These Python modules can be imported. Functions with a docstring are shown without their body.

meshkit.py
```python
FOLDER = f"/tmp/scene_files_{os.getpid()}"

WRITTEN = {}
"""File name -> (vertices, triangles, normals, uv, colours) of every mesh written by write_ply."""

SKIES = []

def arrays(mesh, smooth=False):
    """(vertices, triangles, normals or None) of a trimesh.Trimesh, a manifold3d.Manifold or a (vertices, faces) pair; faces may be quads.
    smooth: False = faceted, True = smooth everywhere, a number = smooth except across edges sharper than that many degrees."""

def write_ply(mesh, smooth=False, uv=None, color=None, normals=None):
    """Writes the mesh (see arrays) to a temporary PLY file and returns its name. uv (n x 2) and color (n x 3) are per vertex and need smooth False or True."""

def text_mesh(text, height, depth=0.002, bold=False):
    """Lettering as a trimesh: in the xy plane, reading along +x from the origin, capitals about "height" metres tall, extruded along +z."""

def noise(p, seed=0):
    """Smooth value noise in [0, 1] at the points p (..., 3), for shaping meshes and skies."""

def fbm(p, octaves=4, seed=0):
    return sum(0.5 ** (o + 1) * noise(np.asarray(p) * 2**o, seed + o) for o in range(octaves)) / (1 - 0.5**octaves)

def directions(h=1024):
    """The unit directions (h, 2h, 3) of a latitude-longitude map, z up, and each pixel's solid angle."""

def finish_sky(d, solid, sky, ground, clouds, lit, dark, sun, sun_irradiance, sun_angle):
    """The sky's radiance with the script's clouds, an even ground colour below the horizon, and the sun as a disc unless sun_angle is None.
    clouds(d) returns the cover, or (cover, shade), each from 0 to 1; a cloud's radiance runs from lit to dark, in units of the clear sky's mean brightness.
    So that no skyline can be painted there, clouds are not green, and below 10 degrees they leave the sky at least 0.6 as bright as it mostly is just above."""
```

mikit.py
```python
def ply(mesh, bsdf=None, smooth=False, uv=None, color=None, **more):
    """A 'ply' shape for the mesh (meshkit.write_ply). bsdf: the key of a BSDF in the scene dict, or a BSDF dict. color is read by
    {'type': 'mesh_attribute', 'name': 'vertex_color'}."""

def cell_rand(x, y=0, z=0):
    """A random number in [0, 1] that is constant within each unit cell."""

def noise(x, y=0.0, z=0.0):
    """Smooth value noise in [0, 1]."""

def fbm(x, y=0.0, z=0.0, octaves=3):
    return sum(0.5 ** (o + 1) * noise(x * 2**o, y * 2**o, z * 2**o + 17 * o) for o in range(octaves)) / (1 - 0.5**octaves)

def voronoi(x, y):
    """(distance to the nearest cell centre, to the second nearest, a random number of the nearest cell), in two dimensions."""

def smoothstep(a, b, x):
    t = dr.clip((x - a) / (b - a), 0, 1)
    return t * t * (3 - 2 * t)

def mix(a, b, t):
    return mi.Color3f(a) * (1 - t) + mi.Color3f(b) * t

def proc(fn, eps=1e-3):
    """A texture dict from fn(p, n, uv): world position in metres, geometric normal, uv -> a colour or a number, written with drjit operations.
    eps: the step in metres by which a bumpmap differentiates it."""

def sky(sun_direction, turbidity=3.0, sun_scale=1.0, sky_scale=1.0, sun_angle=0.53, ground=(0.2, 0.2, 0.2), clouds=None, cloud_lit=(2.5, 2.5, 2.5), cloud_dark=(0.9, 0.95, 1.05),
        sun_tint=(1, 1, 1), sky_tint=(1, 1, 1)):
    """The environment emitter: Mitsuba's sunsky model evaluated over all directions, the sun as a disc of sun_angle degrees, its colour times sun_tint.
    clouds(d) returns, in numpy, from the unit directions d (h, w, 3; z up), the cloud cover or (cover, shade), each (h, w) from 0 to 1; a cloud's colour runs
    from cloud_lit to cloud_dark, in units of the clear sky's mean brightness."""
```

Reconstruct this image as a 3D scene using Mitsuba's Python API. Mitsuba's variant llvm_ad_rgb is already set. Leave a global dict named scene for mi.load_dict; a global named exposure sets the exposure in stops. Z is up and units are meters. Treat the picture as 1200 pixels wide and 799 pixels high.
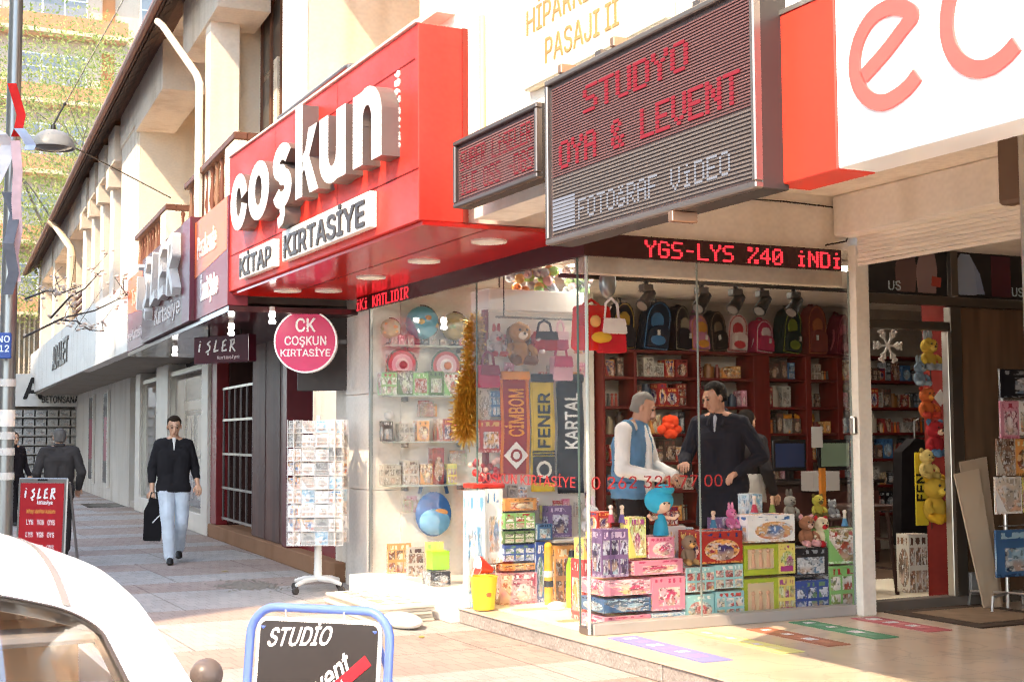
import math, random
import numpy as np, trimesh, drjit as dr, mitsuba as mi, mikit, meshkit
import manifold3d as m3
from shapely.geometry import Polygon, LineString, Point, box as sbox
from shapely import affinity
from shapely.ops import unary_union
from mikit import noise, fbm, voronoi, cell_rand, smoothstep, mix, proc

scene, labels = {}, {}
exposure = 2.95
# ---------------------------------------------------------------- camera, sky
F_PX, H = 1600.0, 1.5
_ya, _pi, _ro = np.radians([63.8, 4.0, -0.33])
_f = np.array([-np.sin(_ya) * np.cos(_pi), np.cos(_ya) * np.cos(_pi), np.sin(_pi)])
_r = np.array([np.cos(_ya), np.sin(_ya), 0.0])
_u = np.cross(_r, _f)
_c, _s = np.cos(_ro), np.sin(_ro)
RR, DD, FF = _c * _r + _s * _u, _s * _r - _c * _u, _f
CAM = np.array([0, 0, H])
_m = np.eye(4)
_m[:3, 0], _m[:3, 1], _m[:3, 2], _m[:3, 3] = -RR, -DD, FF, CAM
scene['camera'] = {'type': 'perspective', 'fov': 2 * math.degrees(math.atan(600 / F_PX)), 'fov_axis': 'x', 'near_clip': 0.05, 'far_clip': 900.0,
                   'to_world': mi.ScalarTransform4f(_m.tolist())}
SUN = (0.47, -0.84, 1.0)
scene['daylight'] = mikit.sky(SUN, turbidity=3, sky_scale=3.2, sun_scale=0.64, sun_tint=(1.0, 0.95, 0.87), sky_tint=(1.17, 0.98, 0.81))


def at(px, py, x=None, y=None, z=None):
    """where the line of sight through a point of the photograph meets the real plane x=, y= or z= (used only to measure the place)"""
    d = FF + RR * (px - 600) / F_PX + DD * (py - 399.5) / F_PX
    if x is not None: return CAM + d * (x / d[0])
    if y is not None: return CAM + d * (y / d[1])
    return CAM + d * ((z - H) / d[2])


def sight(px, py, depth):
    return CAM + depth * (FF + RR * (px - 600) / F_PX + DD * (py - 399.5) / F_PX)


# ---------------------------------------------------------------- materials
def dec(uv):
    u, v = dr.floor(uv.x + 0.5), dr.floor(uv.y + 0.5)
    g = dr.floor(u / 256 + 1e-4); r = u - 256 * g
    s = dr.floor(v / 256 + 1e-4); b = v - 256 * s
    lin = lambda q: dr.power(dr.maximum(q, 0.5) / 255, 2.2)
    return mi.Color3f(lin(r), lin(g), lin(b)), s


def f_plain(p, n, uv):
    c, s = dec(uv)
    return c * (0.9 + 0.2 * fbm(p.x * 2.3 + s * 7, p.y * 2.3, p.z * 2.3, 2))


def f_grime(p, n, uv):
    c, s = dec(uv)
    k = fbm(p.x * 1.1 + s * 3, p.y * 1.1, p.z * 0.6, 4)
    st = fbm(p.x * 6, p.y * 6, p.z * 0.35, 2)
    d = smoothstep(0.45, 0.8, 0.55 * k + 0.45 * st)
    fine = 0.95 + 0.1 * noise(p.x * 40, p.y * 40, p.z * 40)
    return mix(c * fine, c * mi.Color3f(0.72, 0.66, 0.58) * fine, d * 0.7)


def f_cloth(p, n, uv):
    c, s = dec(uv)
    k = fbm(p.x * 9 + s * 5, p.y * 9, p.z * 9, 3)
    return c * (0.78 + 0.44 * k)


def f_wood(p, n, uv):
    c, s = dec(uv)
    k = fbm(p.x * 14 + s * 3, p.y * 14, p.z * 1.2, 3)
    return c * (0.6 + 0.8 * k)


def f_rough(p, n, uv):
    return 0.28 + 0.3 * fbm(p.x * 3, p.y * 3, p.z * 3, 3)


P_plain, P_grime, P_cloth, P_wood = proc(f_plain), proc(f_grime), proc(f_cloth), proc(f_wood)


def two(b): return {'type': 'twosided', 'bsdf': b}


def pr(c, rough, **k): return two({'type': 'principled', 'base_color': c, 'roughness': rough, **k})


scene['m_matte'] = pr(P_plain, 0.75, specular=0.3)
scene['m_satin'] = pr(P_plain, 0.38, specular=0.5)
scene['m_gloss'] = pr(P_plain, 0.12, specular=0.5, clearcoat=0.6, clearcoat_gloss=0.95)
scene['m_metal'] = pr(P_plain, 0.3, metallic=0.85)
scene['m_cloth'] = pr(P_cloth, 0.9, specular=0.15, sheen=0.4)
scene['m_wood'] = pr(P_wood, 0.5, specular=0.4)
scene['m_wall'] = two({'type': 'bumpmap', 'arbitrary': proc(lambda p, n, uv: 0.004 * fbm(p.x * 25, p.y * 25, p.z * 25, 3), eps=4e-3), 'scale': 1.0,
                       'bsdf': {'type': 'principled', 'base_color': P_grime, 'roughness': 0.85, 'specular': 0.2}})
scene['m_sign'] = pr(P_grime, proc(f_rough), specular=0.5)
scene['m_glass'] = {'type': 'thindielectric', 'int_ior': 1.5}
scene['m_leaf'] = {'type': 'principledthin', 'base_color': P_cloth, 'roughness': 0.5, 'diff_trans': 0.9, 'spec_trans': 0.0}

# printed card: u = id + along, v = palette + up
PAL = [  # background, second, third, picture
    ('e8879f', 'f4d9dd', 'd0386a', 'f0b84a'),  # 0 pink
    ('8fd0cf', 'f2efe2', 'c9403f', 'd9b45a'),  # 1 aqua
    ('7cbf5a', 'f0ece4', 'b3262b', 'caa0a0'),  # 2 green
    ('2c4fa0', 'dfe6f2', '5c8f66', '93a9c9'),  # 3 blue
    ('b5281e', 'f1a52c', '2c3a78', 'efe9e4'),  # 4 red fire
    ('f2f0ea', 'e7a53a', '3a6fb0', 'cf4b33'),  # 5 white
    ('e89a2c', '5a3a1c', 'f4e3b0', 'c2491f'),  # 6 orange
    ('7a5f8e', 'c9b2d0', '3f3a5a', '9ac3cf'),  # 7 purple
    ('26262c', '8a8f96', 'c9cdd0', '4f7fa8'),  # 8 dark
    ('e8d44a', 'a8c83c', 'b04a8a', 'f3efd8'),  # 9 yellow lime
    ('f4f1ec', 'e6d2b8', 'b9a58c', 'd98a4a'),  # 10 magazine
    ('5a7d3f', '2c2c28', 'c9d2b0', 'd9d9d0'),  # 11 dark green
    ('c9bfae', '8a5a3a', '5a3f30', 'd6a878'),  # 12 brown toys
    ('d98aa0', 'b02f4a', 'f0e0e0', '7a4a5a'),  # 13 floral
    ('3c6a9a', '1f3350', '9ac0d0', 'd8d8cc'),  # 14 sea blue
    ('9a2d2a', '4a1512', 'c9a070', '3a2422'),  # 15 dark red goods
    ('b4ad9f', '6a625a', '857a70', 'cfc8bc'),  # 16 greyed goods
    ('c33a32', 'e8dccb', 'd8a23c', '4a5a80'),  # 17 red racks
    ('cfe3ea', '5aa9cf', 'e8e4da', '2f77a8'),  # 18 pale blue
    ('5a463c', '8a4a3a', 'c09a70', '3a322e'),  # 19 dim shelf goods
    ('bfb8ae', 'a8a096', '9a948c', 'cdc6bc'),  # 20 pale grey packs
]
_h = lambda s: [((int(s[i:i + 2], 16)) / 255) ** 2.2 for i in (0, 2, 4)]
_tab = mi.Float(np.array([_h(c) for row in PAL for c in row], np.float32).ravel())


def pal(i):
    i = mi.UInt32(i)
    return mi.Color3f(dr.gather(mi.Float, _tab, i * 3), dr.gather(mi.Float, _tab, i * 3 + 1), dr.gather(mi.Float, _tab, i * 3 + 2))


def f_print(p, n, uv):
    k, q = dr.floor(uv.x), dr.floor(uv.y)
    a, b = dr.clip((uv.x - k - 0.05) / 0.9, 0, 1), dr.clip((uv.y - q - 0.05) / 0.9, 0, 1)
    q = dr.clip(q, 0, len(PAL) - 1)
    h1, h2, h3 = cell_rand(k, q, 3), cell_rand(k, q, 5), cell_rand(k, q, 9)
    bg, c2, c3, c4 = (pal(q * 4 + j) for j in range(4))
    # picture window
    x0, x1 = 0.06 + 0.2 * h1, 0.94 - 0.12 * h2
    y0, y1 = 0.08 + 0.06 * h2, 0.62 + 0.16 * h3
    win = smoothstep(x0, x0 + 0.03, a) * smoothstep(x1, x1 - 0.03, a) * smoothstep(y0, y0 + 0.03, b) * smoothstep(y1, y1 - 0.03, b)
    oval = smoothstep(1.0, 0.92, dr.square((a - 0.5 - 0.15 * (h2 - 0.5)) / 0.42) + dr.square((b - 0.42) / 0.34))
    ga, gb = a * 3 - dr.floor(a * 3), b * 2.4 - dr.floor(b * 2.4)
    grid = smoothstep(0.08, 0.11, ga) * smoothstep(0.94, 0.9, ga) * smoothstep(0.1, 0.14, gb) * smoothstep(0.92, 0.88, gb) * smoothstep(0.78, 0.76, b)
    diag = smoothstep(0.3, 0.33, a * 0.8 + b * 0.5 - 0.1 * h3) * smoothstep(0.98, 0.95, a) * smoothstep(0.04, 0.07, b)
    st = cell_rand(k, q, 17)
    inside = dr.select(st < 0.3, win, dr.select(st < 0.55, oval, dr.select(st < 0.75, grid, diag)))
    wob = fbm(a * 5 + k * 3.1, b * 5, 2.0, 3)
    n1 = fbm(a * 6 + k * 3.7, b * 6 + q, 5.0, 3)
    n2 = fbm(a * 9 + k * 1.3, b * 8 + q * 3, 9.0, 3)
    n3 = noise(a * 16 + k, b * 15, 4.0)
    fig = smoothstep(1.0, 0.6, dr.square((a - 0.3 - 0.4 * h1) / 0.2) + dr.square((b - 0.36) / 0.3) + 1.2 * (wob - 0.5))
    pic = mix(mix(c4, c2, b + 0.4 * (h2 - 0.5)), mix(c2, c3, h3), smoothstep(0.42, 0.62, n1))
    pic = mix(pic, mix(c3, bg, h1), smoothstep(0.54, 0.66, n2))
    pic = mix(pic, mix(mi.Color3f(0.55, 0.36, 0.26), c3, smoothstep(0.35, 0.6, b + 0.3 * wob)), fig)
    pic = mix(pic, mi.Color3f(0.03), smoothstep(0.7, 0.8, n3) * 0.6)
    pic = mix(pic, mi.Color3f(0.75), smoothstep(0.72, 0.8, noise(a * 21 + 4, b * 18 + k, 8.0)) * 0.7)
    pic = pic * (0.7 + 0.6 * wob)
    out = mix(bg, pic, inside * 0.92)
    # title strip of loose shapes
    t = smoothstep(0.52, 0.56, noise(a * 15 + k * 5, b * 9 + 3)) * smoothstep(0.8, 0.82, b) * smoothstep(0.95, 0.93, b) * smoothstep(0.08, 0.1, a) * smoothstep(0.9, 0.88, a)
    out = mix(out, mix(c3, c2, smoothstep(0.5, 0.51, h3)), t)
    # small print lines
    s = smoothstep(0.55, 0.6, noise(a * 30 + k * 2, dr.floor(b * 22))) * smoothstep(0.075, 0.06, b)
    out = mix(out, c2, s * 0.7)
    g_ = mi.luminance(out)
    return mix(out, mi.Color3f(g_), 0.18) * (0.94 + 0.12 * noise(p.x * 12, p.y * 12, p.z * 12))


scene['m_print'] = pr(proc(f_print), 0.3, specular=0.5)


# ---------------------------------------------------------------- naming
def key_of(name, parent=None):
    base = f'{parent}__{name}' if parent else name
    k, i = base, 1
    while k in scene or k in _taken:
        k = f'{base}_{i:03d}'; i += 1
    _taken.add(k)
    return k


_taken = set()


def thing(name, label, cat, group=None):
    k = key_of(name)
    labels[k] = {'label': label, 'category': cat}
    if group: labels[k]['group'] = group
    return k


def hexc(c):
    if isinstance(c, str): return tuple(int(c[i:i + 2], 16) for i in (0, 2, 4))
    return c


_seed = [0]


def dress(mesh, color, fin, smooth):
    v, f, _ = meshkit.arrays(mesh)
    mesh = trimesh.Trimesh(v, f, process=False)
    sm = False
    if smooth is True:
        sm = True
    elif smooth:
        mesh.merge_vertices()
        mesh = trimesh.graph.smooth_shade(mesh, angle=np.radians(smooth), facet_minarea=None)
        sm = True
    r, g, b = hexc(color)
    _seed[0] = (_seed[0] + 37) % 97
    uv = np.tile([[float(r + 256 * g), float(b + 256 * _seed[0])]], (len(mesh.vertices), 1))
    return mikit.ply(mesh, 'm_' + fin, smooth=sm, uv=uv)


def part(parent, name, mesh, color='cccccc', fin='matte', smooth=30, label=None, kind=None):
    k = key_of(name, parent)
    scene[k] = dress(mesh, color, fin, smooth) if not (isinstance(mesh, dict)) else mesh
    if label or kind:
        labels[k] = {}
        if label: labels[k]['label'] = label
        if kind: labels[k]['kind'] = kind
    return k


def one(name, label, cat, mesh, color='cccccc', fin='matte', smooth=30, group=None, kind=None):
    k = thing(name, label, cat, group)
    scene[k] = dress(mesh, color, fin, smooth) if not isinstance(mesh, dict) else mesh
    if kind: labels[k]['kind'] = kind
    return k


def struct(name, mesh, color='888888', fin='matte', smooth=False, bsdf=None):
    k = key_of(name)
    scene[k] = mikit.ply(mesh, bsdf) if bsdf else dress(mesh, color, fin, smooth)
    labels[k] = {'label': name.replace('_', ' '), 'kind': 'structure'}
    return k


def glow(mesh, rad):
    m = mikit.ply(mesh, 'm_dark')
    m['emitter'] = {'type': 'area', 'radiance': {'type': 'rgb', 'value': list(map(float, rad))}}
    return m


scene['m_dark'] = two({'type': 'diffuse', 'reflectance': {'type': 'rgb', 'value': 0.02}})


# ---------------------------------------------------------------- meshes
def fr(o, right, up):
    m = np.eye(4); right, up = np.array(right, float), np.array(up, float)
    m[:3, 0], m[:3, 1], m[:3, 2], m[:3, 3] = right, up, np.cross(right, up), o
    return m


def WF(x, y, z=0.0): return fr((x, y, z), (1, 0, 0), (0, 0, 1))     # faces the street (-y)
def WX(x, y, z=0.0): return fr((x, y, z), (0, 1, 0), (0, 0, 1))     # faces +x


O2, TH = np.array([-13.6, 4.66, 0.0]), math.radians(3.6)
A2, N2 = np.array([-math.cos(TH), math.sin(TH), 0]), np.array([-math.sin(TH), -math.cos(TH), 0])


def LP(s, d, z): return O2 + A2 * s + N2 * d + np.array([0, 0, z])


def WL(s, d, z=0.0): return fr(LP(s, d, z), -A2, (0, 0, 1))         # the neighbouring facade, a few degrees off; right = towards the camera


def mv(mesh, M):
    mesh = mesh.copy(); mesh.apply_transform(M); return mesh


def cat(*ms):
    ms = [m for x in ms for m in (x if isinstance(x, (list, tuple)) else [x])]
    return trimesh.util.concatenate(ms) if len(ms) > 1 else ms[0]


def to_tm(man):
    v, f, _ = meshkit.arrays(man)
    return trimesh.Trimesh(v, f, process=False)


def bx(x0, x1, y0, y1, z0, z1, bev=0.0):
    x0, x1 = sorted((x0, x1)); y0, y1 = sorted((y0, y1)); z0, z1 = sorted((z0, z1))
    if bev > 0:
        b = min(bev, 0.45 * min(x1 - x0, y1 - y0, z1 - z0))
        pts = []
        for x, sx in ((x0, 1), (x1, -1)):
            for y, sy in ((y0, 1), (y1, -1)):
                for z, sz in ((z0, 1), (z1, -1)):
                    pts += [(x + sx * b, y + sy * b, z), (x + sx * b, y, z + sz * b), (x, y + sy * b, z + sz * b)]
        return trimesh.Trimesh(*_hull(pts), process=False)
    return trimesh.creation.box(bounds=[[x0, y0, z0], [x1, y1, z1]])


def _hull(pts):
    m = m3.Manifold.hull_points(np.array(pts, float)).to_mesh()
    return m.vert_properties[:, :3], m.tri_verts


def fb(M, *a, bev=0.0): return mv(bx(*a, bev=bev), M)


def rbox(sx, sy, sz, r, seg=10):
    """a box with round edges, centred on x and y, standing on z=0"""
    r = min(r, 0.49 * min(sx, sy, sz))
    s = m3.Manifold.sphere(r, seg)
    c = [s.translate((x, y, z)) for x in (-sx / 2 + r, sx / 2 - r) for y in (-sy / 2 + r, sy / 2 - r) for z in (r, sz - r)]
    return to_tm(m3.Manifold.batch_hull(c))


def cyl(p0, p1, r0, r1=None, n=16):
    p0, p1 = np.array(p0, float), np.array(p1, float); r1 = r0 if r1 is None else r1
    z = p1 - p0; L = np.linalg.norm(z); z /= L
    x = np.cross(z, [0, 0, 1] if abs(z[2]) < 0.9 else [1, 0, 0]); x /= np.linalg.norm(x); y = np.cross(z, x)
    a = np.arange(n) * 2 * np.pi / n
    ring = np.cos(a)[:, None] * x + np.sin(a)[:, None] * y
    v = np.vstack([p0 + ring * r0, p1 + ring * r1, [p0], [p1]])
    i = np.arange(n); j = (i + 1) % n
    f = np.vstack([np.stack([i, j, j + n], 1), np.stack([i, j + n, i + n], 1), np.stack([j, i, i * 0 + 2 * n], 1), np.stack([i + n, j + n, i * 0 + 2 * n + 1], 1)])
    return trimesh.Trimesh(v, f, process=False)


def tube(pts, r, n=8):
    p = np.array(pts, float)
    rad = np.broadcast_to(np.asarray(r, float), (len(p),))
    t = np.gradient(p, axis=0); t /= np.linalg.norm(t, axis=1, keepdims=True)
    x = np.cross(t[0], [0, 0, 1] if abs(t[0][2]) < 0.9 else [1, 0, 0]); x /= np.linalg.norm(x)
    V = []; a = np.arange(n) * 2 * np.pi / n
    for k in range(len(p)):
        x = x - t[k] * (x @ t[k]); x /= np.linalg.norm(x); y = np.cross(t[k], x)
        V.append(p[k] + rad[k] * (np.cos(a)[:, None] * x + np.sin(a)[:, None] * y))
    V = np.vstack(V + [[p[0]], [p[-1]]]); F = []
    i = np.arange(n); j = (i + 1) % n
    for k in range(len(p) - 1):
        o = k * n
        F += [np.stack([i + o, j + o, j + o + n], 1), np.stack([i + o, j + o + n, i + o + n], 1)]
    e = (len(p) - 1) * n
    F += [np.stack([j, i, i * 0 + len(V) - 2], 1), np.stack([i + e, j + e, i * 0 + len(V) - 1], 1)]
    return trimesh.Trimesh(V, np.vstack(F), process=False)


def lathe(prof, n=20):
    prof = np.array(prof, float); a = np.arange(n) * 2 * np.pi / n
    V = np.vstack([np.stack([np.cos(a) * r, np.sin(a) * r, 0 * a + z], 1) for r, z in prof]); F = []
    i = np.arange(n); j = (i + 1) % n
    for k in range(len(prof) - 1):
        o = k * n
        F += [np.stack([i + o, j + o, j + o + n], 1), np.stack([i + o, j + o + n, i + o + n], 1)]
    return trimesh.Trimesh(V, np.vstack(F), process=True)


def ball(c, r, sub=2, sc=(1, 1, 1)):
    m = trimesh.creation.icosphere(subdivisions=sub, radius=1.0)
    m.apply_scale(np.array(sc) * r); m.apply_translation(c); return m


def ext(poly, d):
    gs = [g for g in getattr(poly, 'geoms', [poly]) if g.geom_type == 'Polygon' and g.area > 1e-9]
    return cat([trimesh.creation.extrude_polygon(g, d, engine='earcut') for g in gs])


def text(s, h, d=0.004, bold=False, center=False, width=None):
    m = meshkit.text_mesh(s, h, d, bold)
    if width: m.apply_scale([width / (m.bounds[1][0] - m.bounds[0][0]), 1, 1])
    if center: m.apply_translation([-(m.bounds[0][0] + m.bounds[1][0]) / 2, 0, 0])
    else: m.apply_translation([-m.bounds[0][0], 0, 0])
    return m


def arcp(cx, cy, rx, ry, a0, a1, n=20):
    t = np.radians(np.linspace(a0, a1, n)); return list(zip(cx + rx * np.cos(t), cy + ry * np.sin(t)))


def strokes(lines, w, cap=2):
    return unary_union([LineString(l).buffer(w / 2, cap_style=cap, join_style=1) for l in lines])


def quadsheet(M, u0, u1, v0, v1):
    v = np.array([[u0, v0, 0], [u1, v0, 0], [u1, v1, 0], [u0, v1, 0]], float)
    return mv(trimesh.Trimesh(v, [[0, 1, 2], [0, 2, 3]], process=False), M)


def wrinkle(m, amp=.009):
    m = trimesh.Trimesh(m.vertices, m.faces, process=True)
    v = np.array(m.vertices); n = np.array(m.vertex_normals)
    k = meshkit.fbm(v * [13, 13, 7] + 3, 3, 5); k2 = np.abs(meshkit.noise(v * [7, 7, 16] + 11, 2) - .5)
    m.vertices = v + n * (amp * ((k - .5) * 1.6 + (0.2 - k2)))[:, None]
    return m


_pid = [0]
rng = random.Random(7)


def pbox(M, x0, x1, y0, y1, z0, z1, palette, slant=0.0):
    """a printed card box in the frame M (x right, y up, z out): every face carries the print"""
    _pid[0] += 1
    c = np.array([[x, y, z] for x in (x0, x1) for y in (y0, y1) for z in (z0, z1)], float)  # index = 4ix+2iy+iz
    faces = [(1, 5, 7, 3), (4, 0, 2, 6), (5, 4, 6, 7), (0, 1, 3, 2), (3, 7, 6, 2), (0, 4, 5, 1)]
    V, UV, Fa = [], [], []
    for k, q in enumerate(faces):
        b = len(V)
        idk = _pid[0] * 3 + (0 if k < 2 else 1 if k < 4 else 2)
        for i, (s, t) in zip(q, ((0, 0), (1, 0), (1, 1), (0, 1))):
            V.append(c[i]); UV.append((idk + 0.05 + 0.9 * s, palette + 0.05 + 0.9 * t))
        Fa += [(b, b + 1, b + 2), (b, b + 2, b + 3)]
    m = trimesh.Trimesh(np.array(V), np.array(Fa), process=False)
    m.apply_transform(M)
    return mikit.ply(m, 'm_print', uv=np.array(UV))


def psheet(M, x0, x1, y0, y1, palette, th=0.002): return pbox(M, x0, x1, y0, y1, 0, th, palette)


def T3(x, y, z=0.0): return np.array([[1, 0, 0, x], [0, 1, 0, y], [0, 0, 1, z], [0, 0, 0, 1]], float)


FONT5 = {  # 5 x 7 dot letters
 'A': '01110 10001 10001 11111 10001 10001 10001', 'B': '11110 10001 10001 11110 10001 10001 11110', 'D': '11110 10001 10001 10001 10001 10001 11110',
 'E': '11111 10000 10000 11110 10000 10000 11111', 'F': '11111 10000 10000 11110 10000 10000 10000', 'G': '01110 10001 10000 10111 10001 10001 01110',
 'I': '01110 00100 00100 00100 00100 00100 01110', 'K': '10001 10010 10100 11000 10100 10010 10001', 'L': '10000 10000 10000 10000 10000 10000 11111',
 'N': '10001 11001 10101 10101 10011 10001 10001', 'O': '01110 10001 10001 10001 10001 10001 01110', 'R': '11110 10001 10001 11110 10100 10010 10001',
 'S': '01111 10000 10000 01110 00001 00001 11110', 'T': '11111 00100 00100 00100 00100 00100 00100', 'U': '10001 10001 10001 10001 10001 10001 01110',
 'V': '10001 10001 10001 10001 10001 01010 00100', 'Y': '10001 10001 01010 00100 00100 00100 00100', 'P': '11110 10001 10001 11110 10000 10000 10000',
 'Z': '11111 00001 00010 00100 01000 10000 11111', '%': '11001 11001 00010 00100 01000 10011 10011', '4': '00010 00110 01010 10010 11111 00010 00010',
 '0': '01110 10001 10011 10101 11001 10001 01110', '-': '00000 00000 00000 01110 00000 00000 00000', '&': '01100 10010 10100 01000 10101 10010 01101',
 ':': '00000 00100 00100 00000 00100 00100 00000', 'Ğ': '01010 00100 01110 10000 10111 10001 01110', ' ': '00000 00000 00000 00000 00000 00000 00000', 'i': '00100 00000 01110 00100 00100 00100 01110',
 '3': '11110 00001 00001 01110 00001 00001 11110', '8': '01110 10001 10001 01110 10001 10001 01110', '2': '01110 10001 00001 00110 01000 10000 11111'}


def dots(s, pitch, size, px=None, bold=False):
    """LED lettering: every lit diode a small raised disc; origin at lower left"""
    px = px or pitch
    one_ = trimesh.creation.cylinder(radius=size / 2, height=0.004, sections=6)
    out, x = [], 0
    for ch in s:
        rows = FONT5[ch].split()
        for j, row in enumerate(rows):
            for i, b in enumerate(row):
                if b == '1':
                    for dxx in ((0, 0.5) if bold else (0,)):
                        m = one_.copy(); m.apply_translation([(x + i + dxx) * px, (6 - j) * pitch, 0.002]); out.append(m)
        x += 6
    return cat(out), x * px
# ================================================================ ground
def f_pave(p, n, uv):
    bx_ = p.x / 2.35 + 0.16
    i = dr.floor(bx_); t = bx_ - i
    band = dr.select(t < 0.36, 1.0, 0.0)
    cell = cell_rand(i, dr.floor(p.y / 1.15 + 0.4 * i), 2)
    blk = dr.select((t >= 0.36) & (t < 0.7) & (cell > 0.62), 1.0, 0.0)
    c = mix((0.37, 0.33, 0.295), (0.335, 0.255, 0.215), dr.maximum(band, blk))
    sx, sy = p.x / 0.2, p.y / 0.1 + 0.5 * dr.floor(p.x / 0.2)
    c = c * (0.94 + 0.12 * cell_rand(dr.floor(sx), dr.floor(sy), 5))
    jx, jy = dr.abs(sx - dr.floor(sx) - 0.5), dr.abs(sy - dr.floor(sy) - 0.5)
    j = dr.maximum(smoothstep(0.46, 0.49, jx), smoothstep(0.42, 0.48, jy))
    c = mix(c, c * 0.66, j * 0.5)
    by = p.y / 1.15 + 0.4 * i
    big = dr.maximum(smoothstep(0.012, 0.004, dr.minimum(t, dr.abs(t - 0.36)) * 2.35), smoothstep(0.012, 0.004, dr.abs(by - dr.floor(by + 0.5)) * 1.15))
    c = mix(c, c * 0.5, big * 0.7)
    k = fbm(p.x * 0.9, p.y * 0.9, 0, 4)
    c = c * (0.86 + 0.28 * k)
    spot = smoothstep(0.72, 0.78, noise(p.x * 9, p.y * 9, 4)) * smoothstep(0.5, 0.6, noise(p.x * 1.7, p.y * 1.7, 8))
    return mix(c, c * 0.8, spot * 0.5)


scene['m_pave'] = two({'type': 'principled', 'base_color': proc(f_pave), 'roughness': 0.8, 'specular': 0.25})
scene['m_asphalt'] = two({'type': 'principled', 'base_color': proc(lambda p, n, uv: mi.Color3f(0.055) * (0.6 + 0.8 * fbm(p.x * 30, p.y * 30, 0, 2)) * (0.8 + 0.4 * fbm(p.x * 0.5, p.y * 0.5, 1, 3))), 'roughness': 0.9})


def f_tile(p, n, uv):
    k = fbm(p.x * 2.2, p.y * 2.2, p.z * 2, 4)
    v = smoothstep(0.47, 0.5, fbm(p.x * 3 + k, p.y * 3, 3, 3)) * smoothstep(0.55, 0.5, fbm(p.x * 3 + k, p.y * 3, 3, 3))
    c = mix((0.66, 0.53, 0.40), (0.56, 0.43, 0.315), k) * (1 - 0.12 * v)
    tx, ty = p.x / 0.6, p.y / 0.6
    j = dr.maximum(smoothstep(0.488, 0.496, dr.abs(tx - dr.floor(tx) - 0.5)), smoothstep(0.488, 0.496, dr.abs(ty - dr.floor(ty) - 0.5)))
    d = smoothstep(0.5, 0.8, fbm(p.x * 1.3, p.y * 1.3, 7, 3))
    return mix(c, c * 0.7, j * 0.5) * (1 - 0.18 * d)


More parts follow.
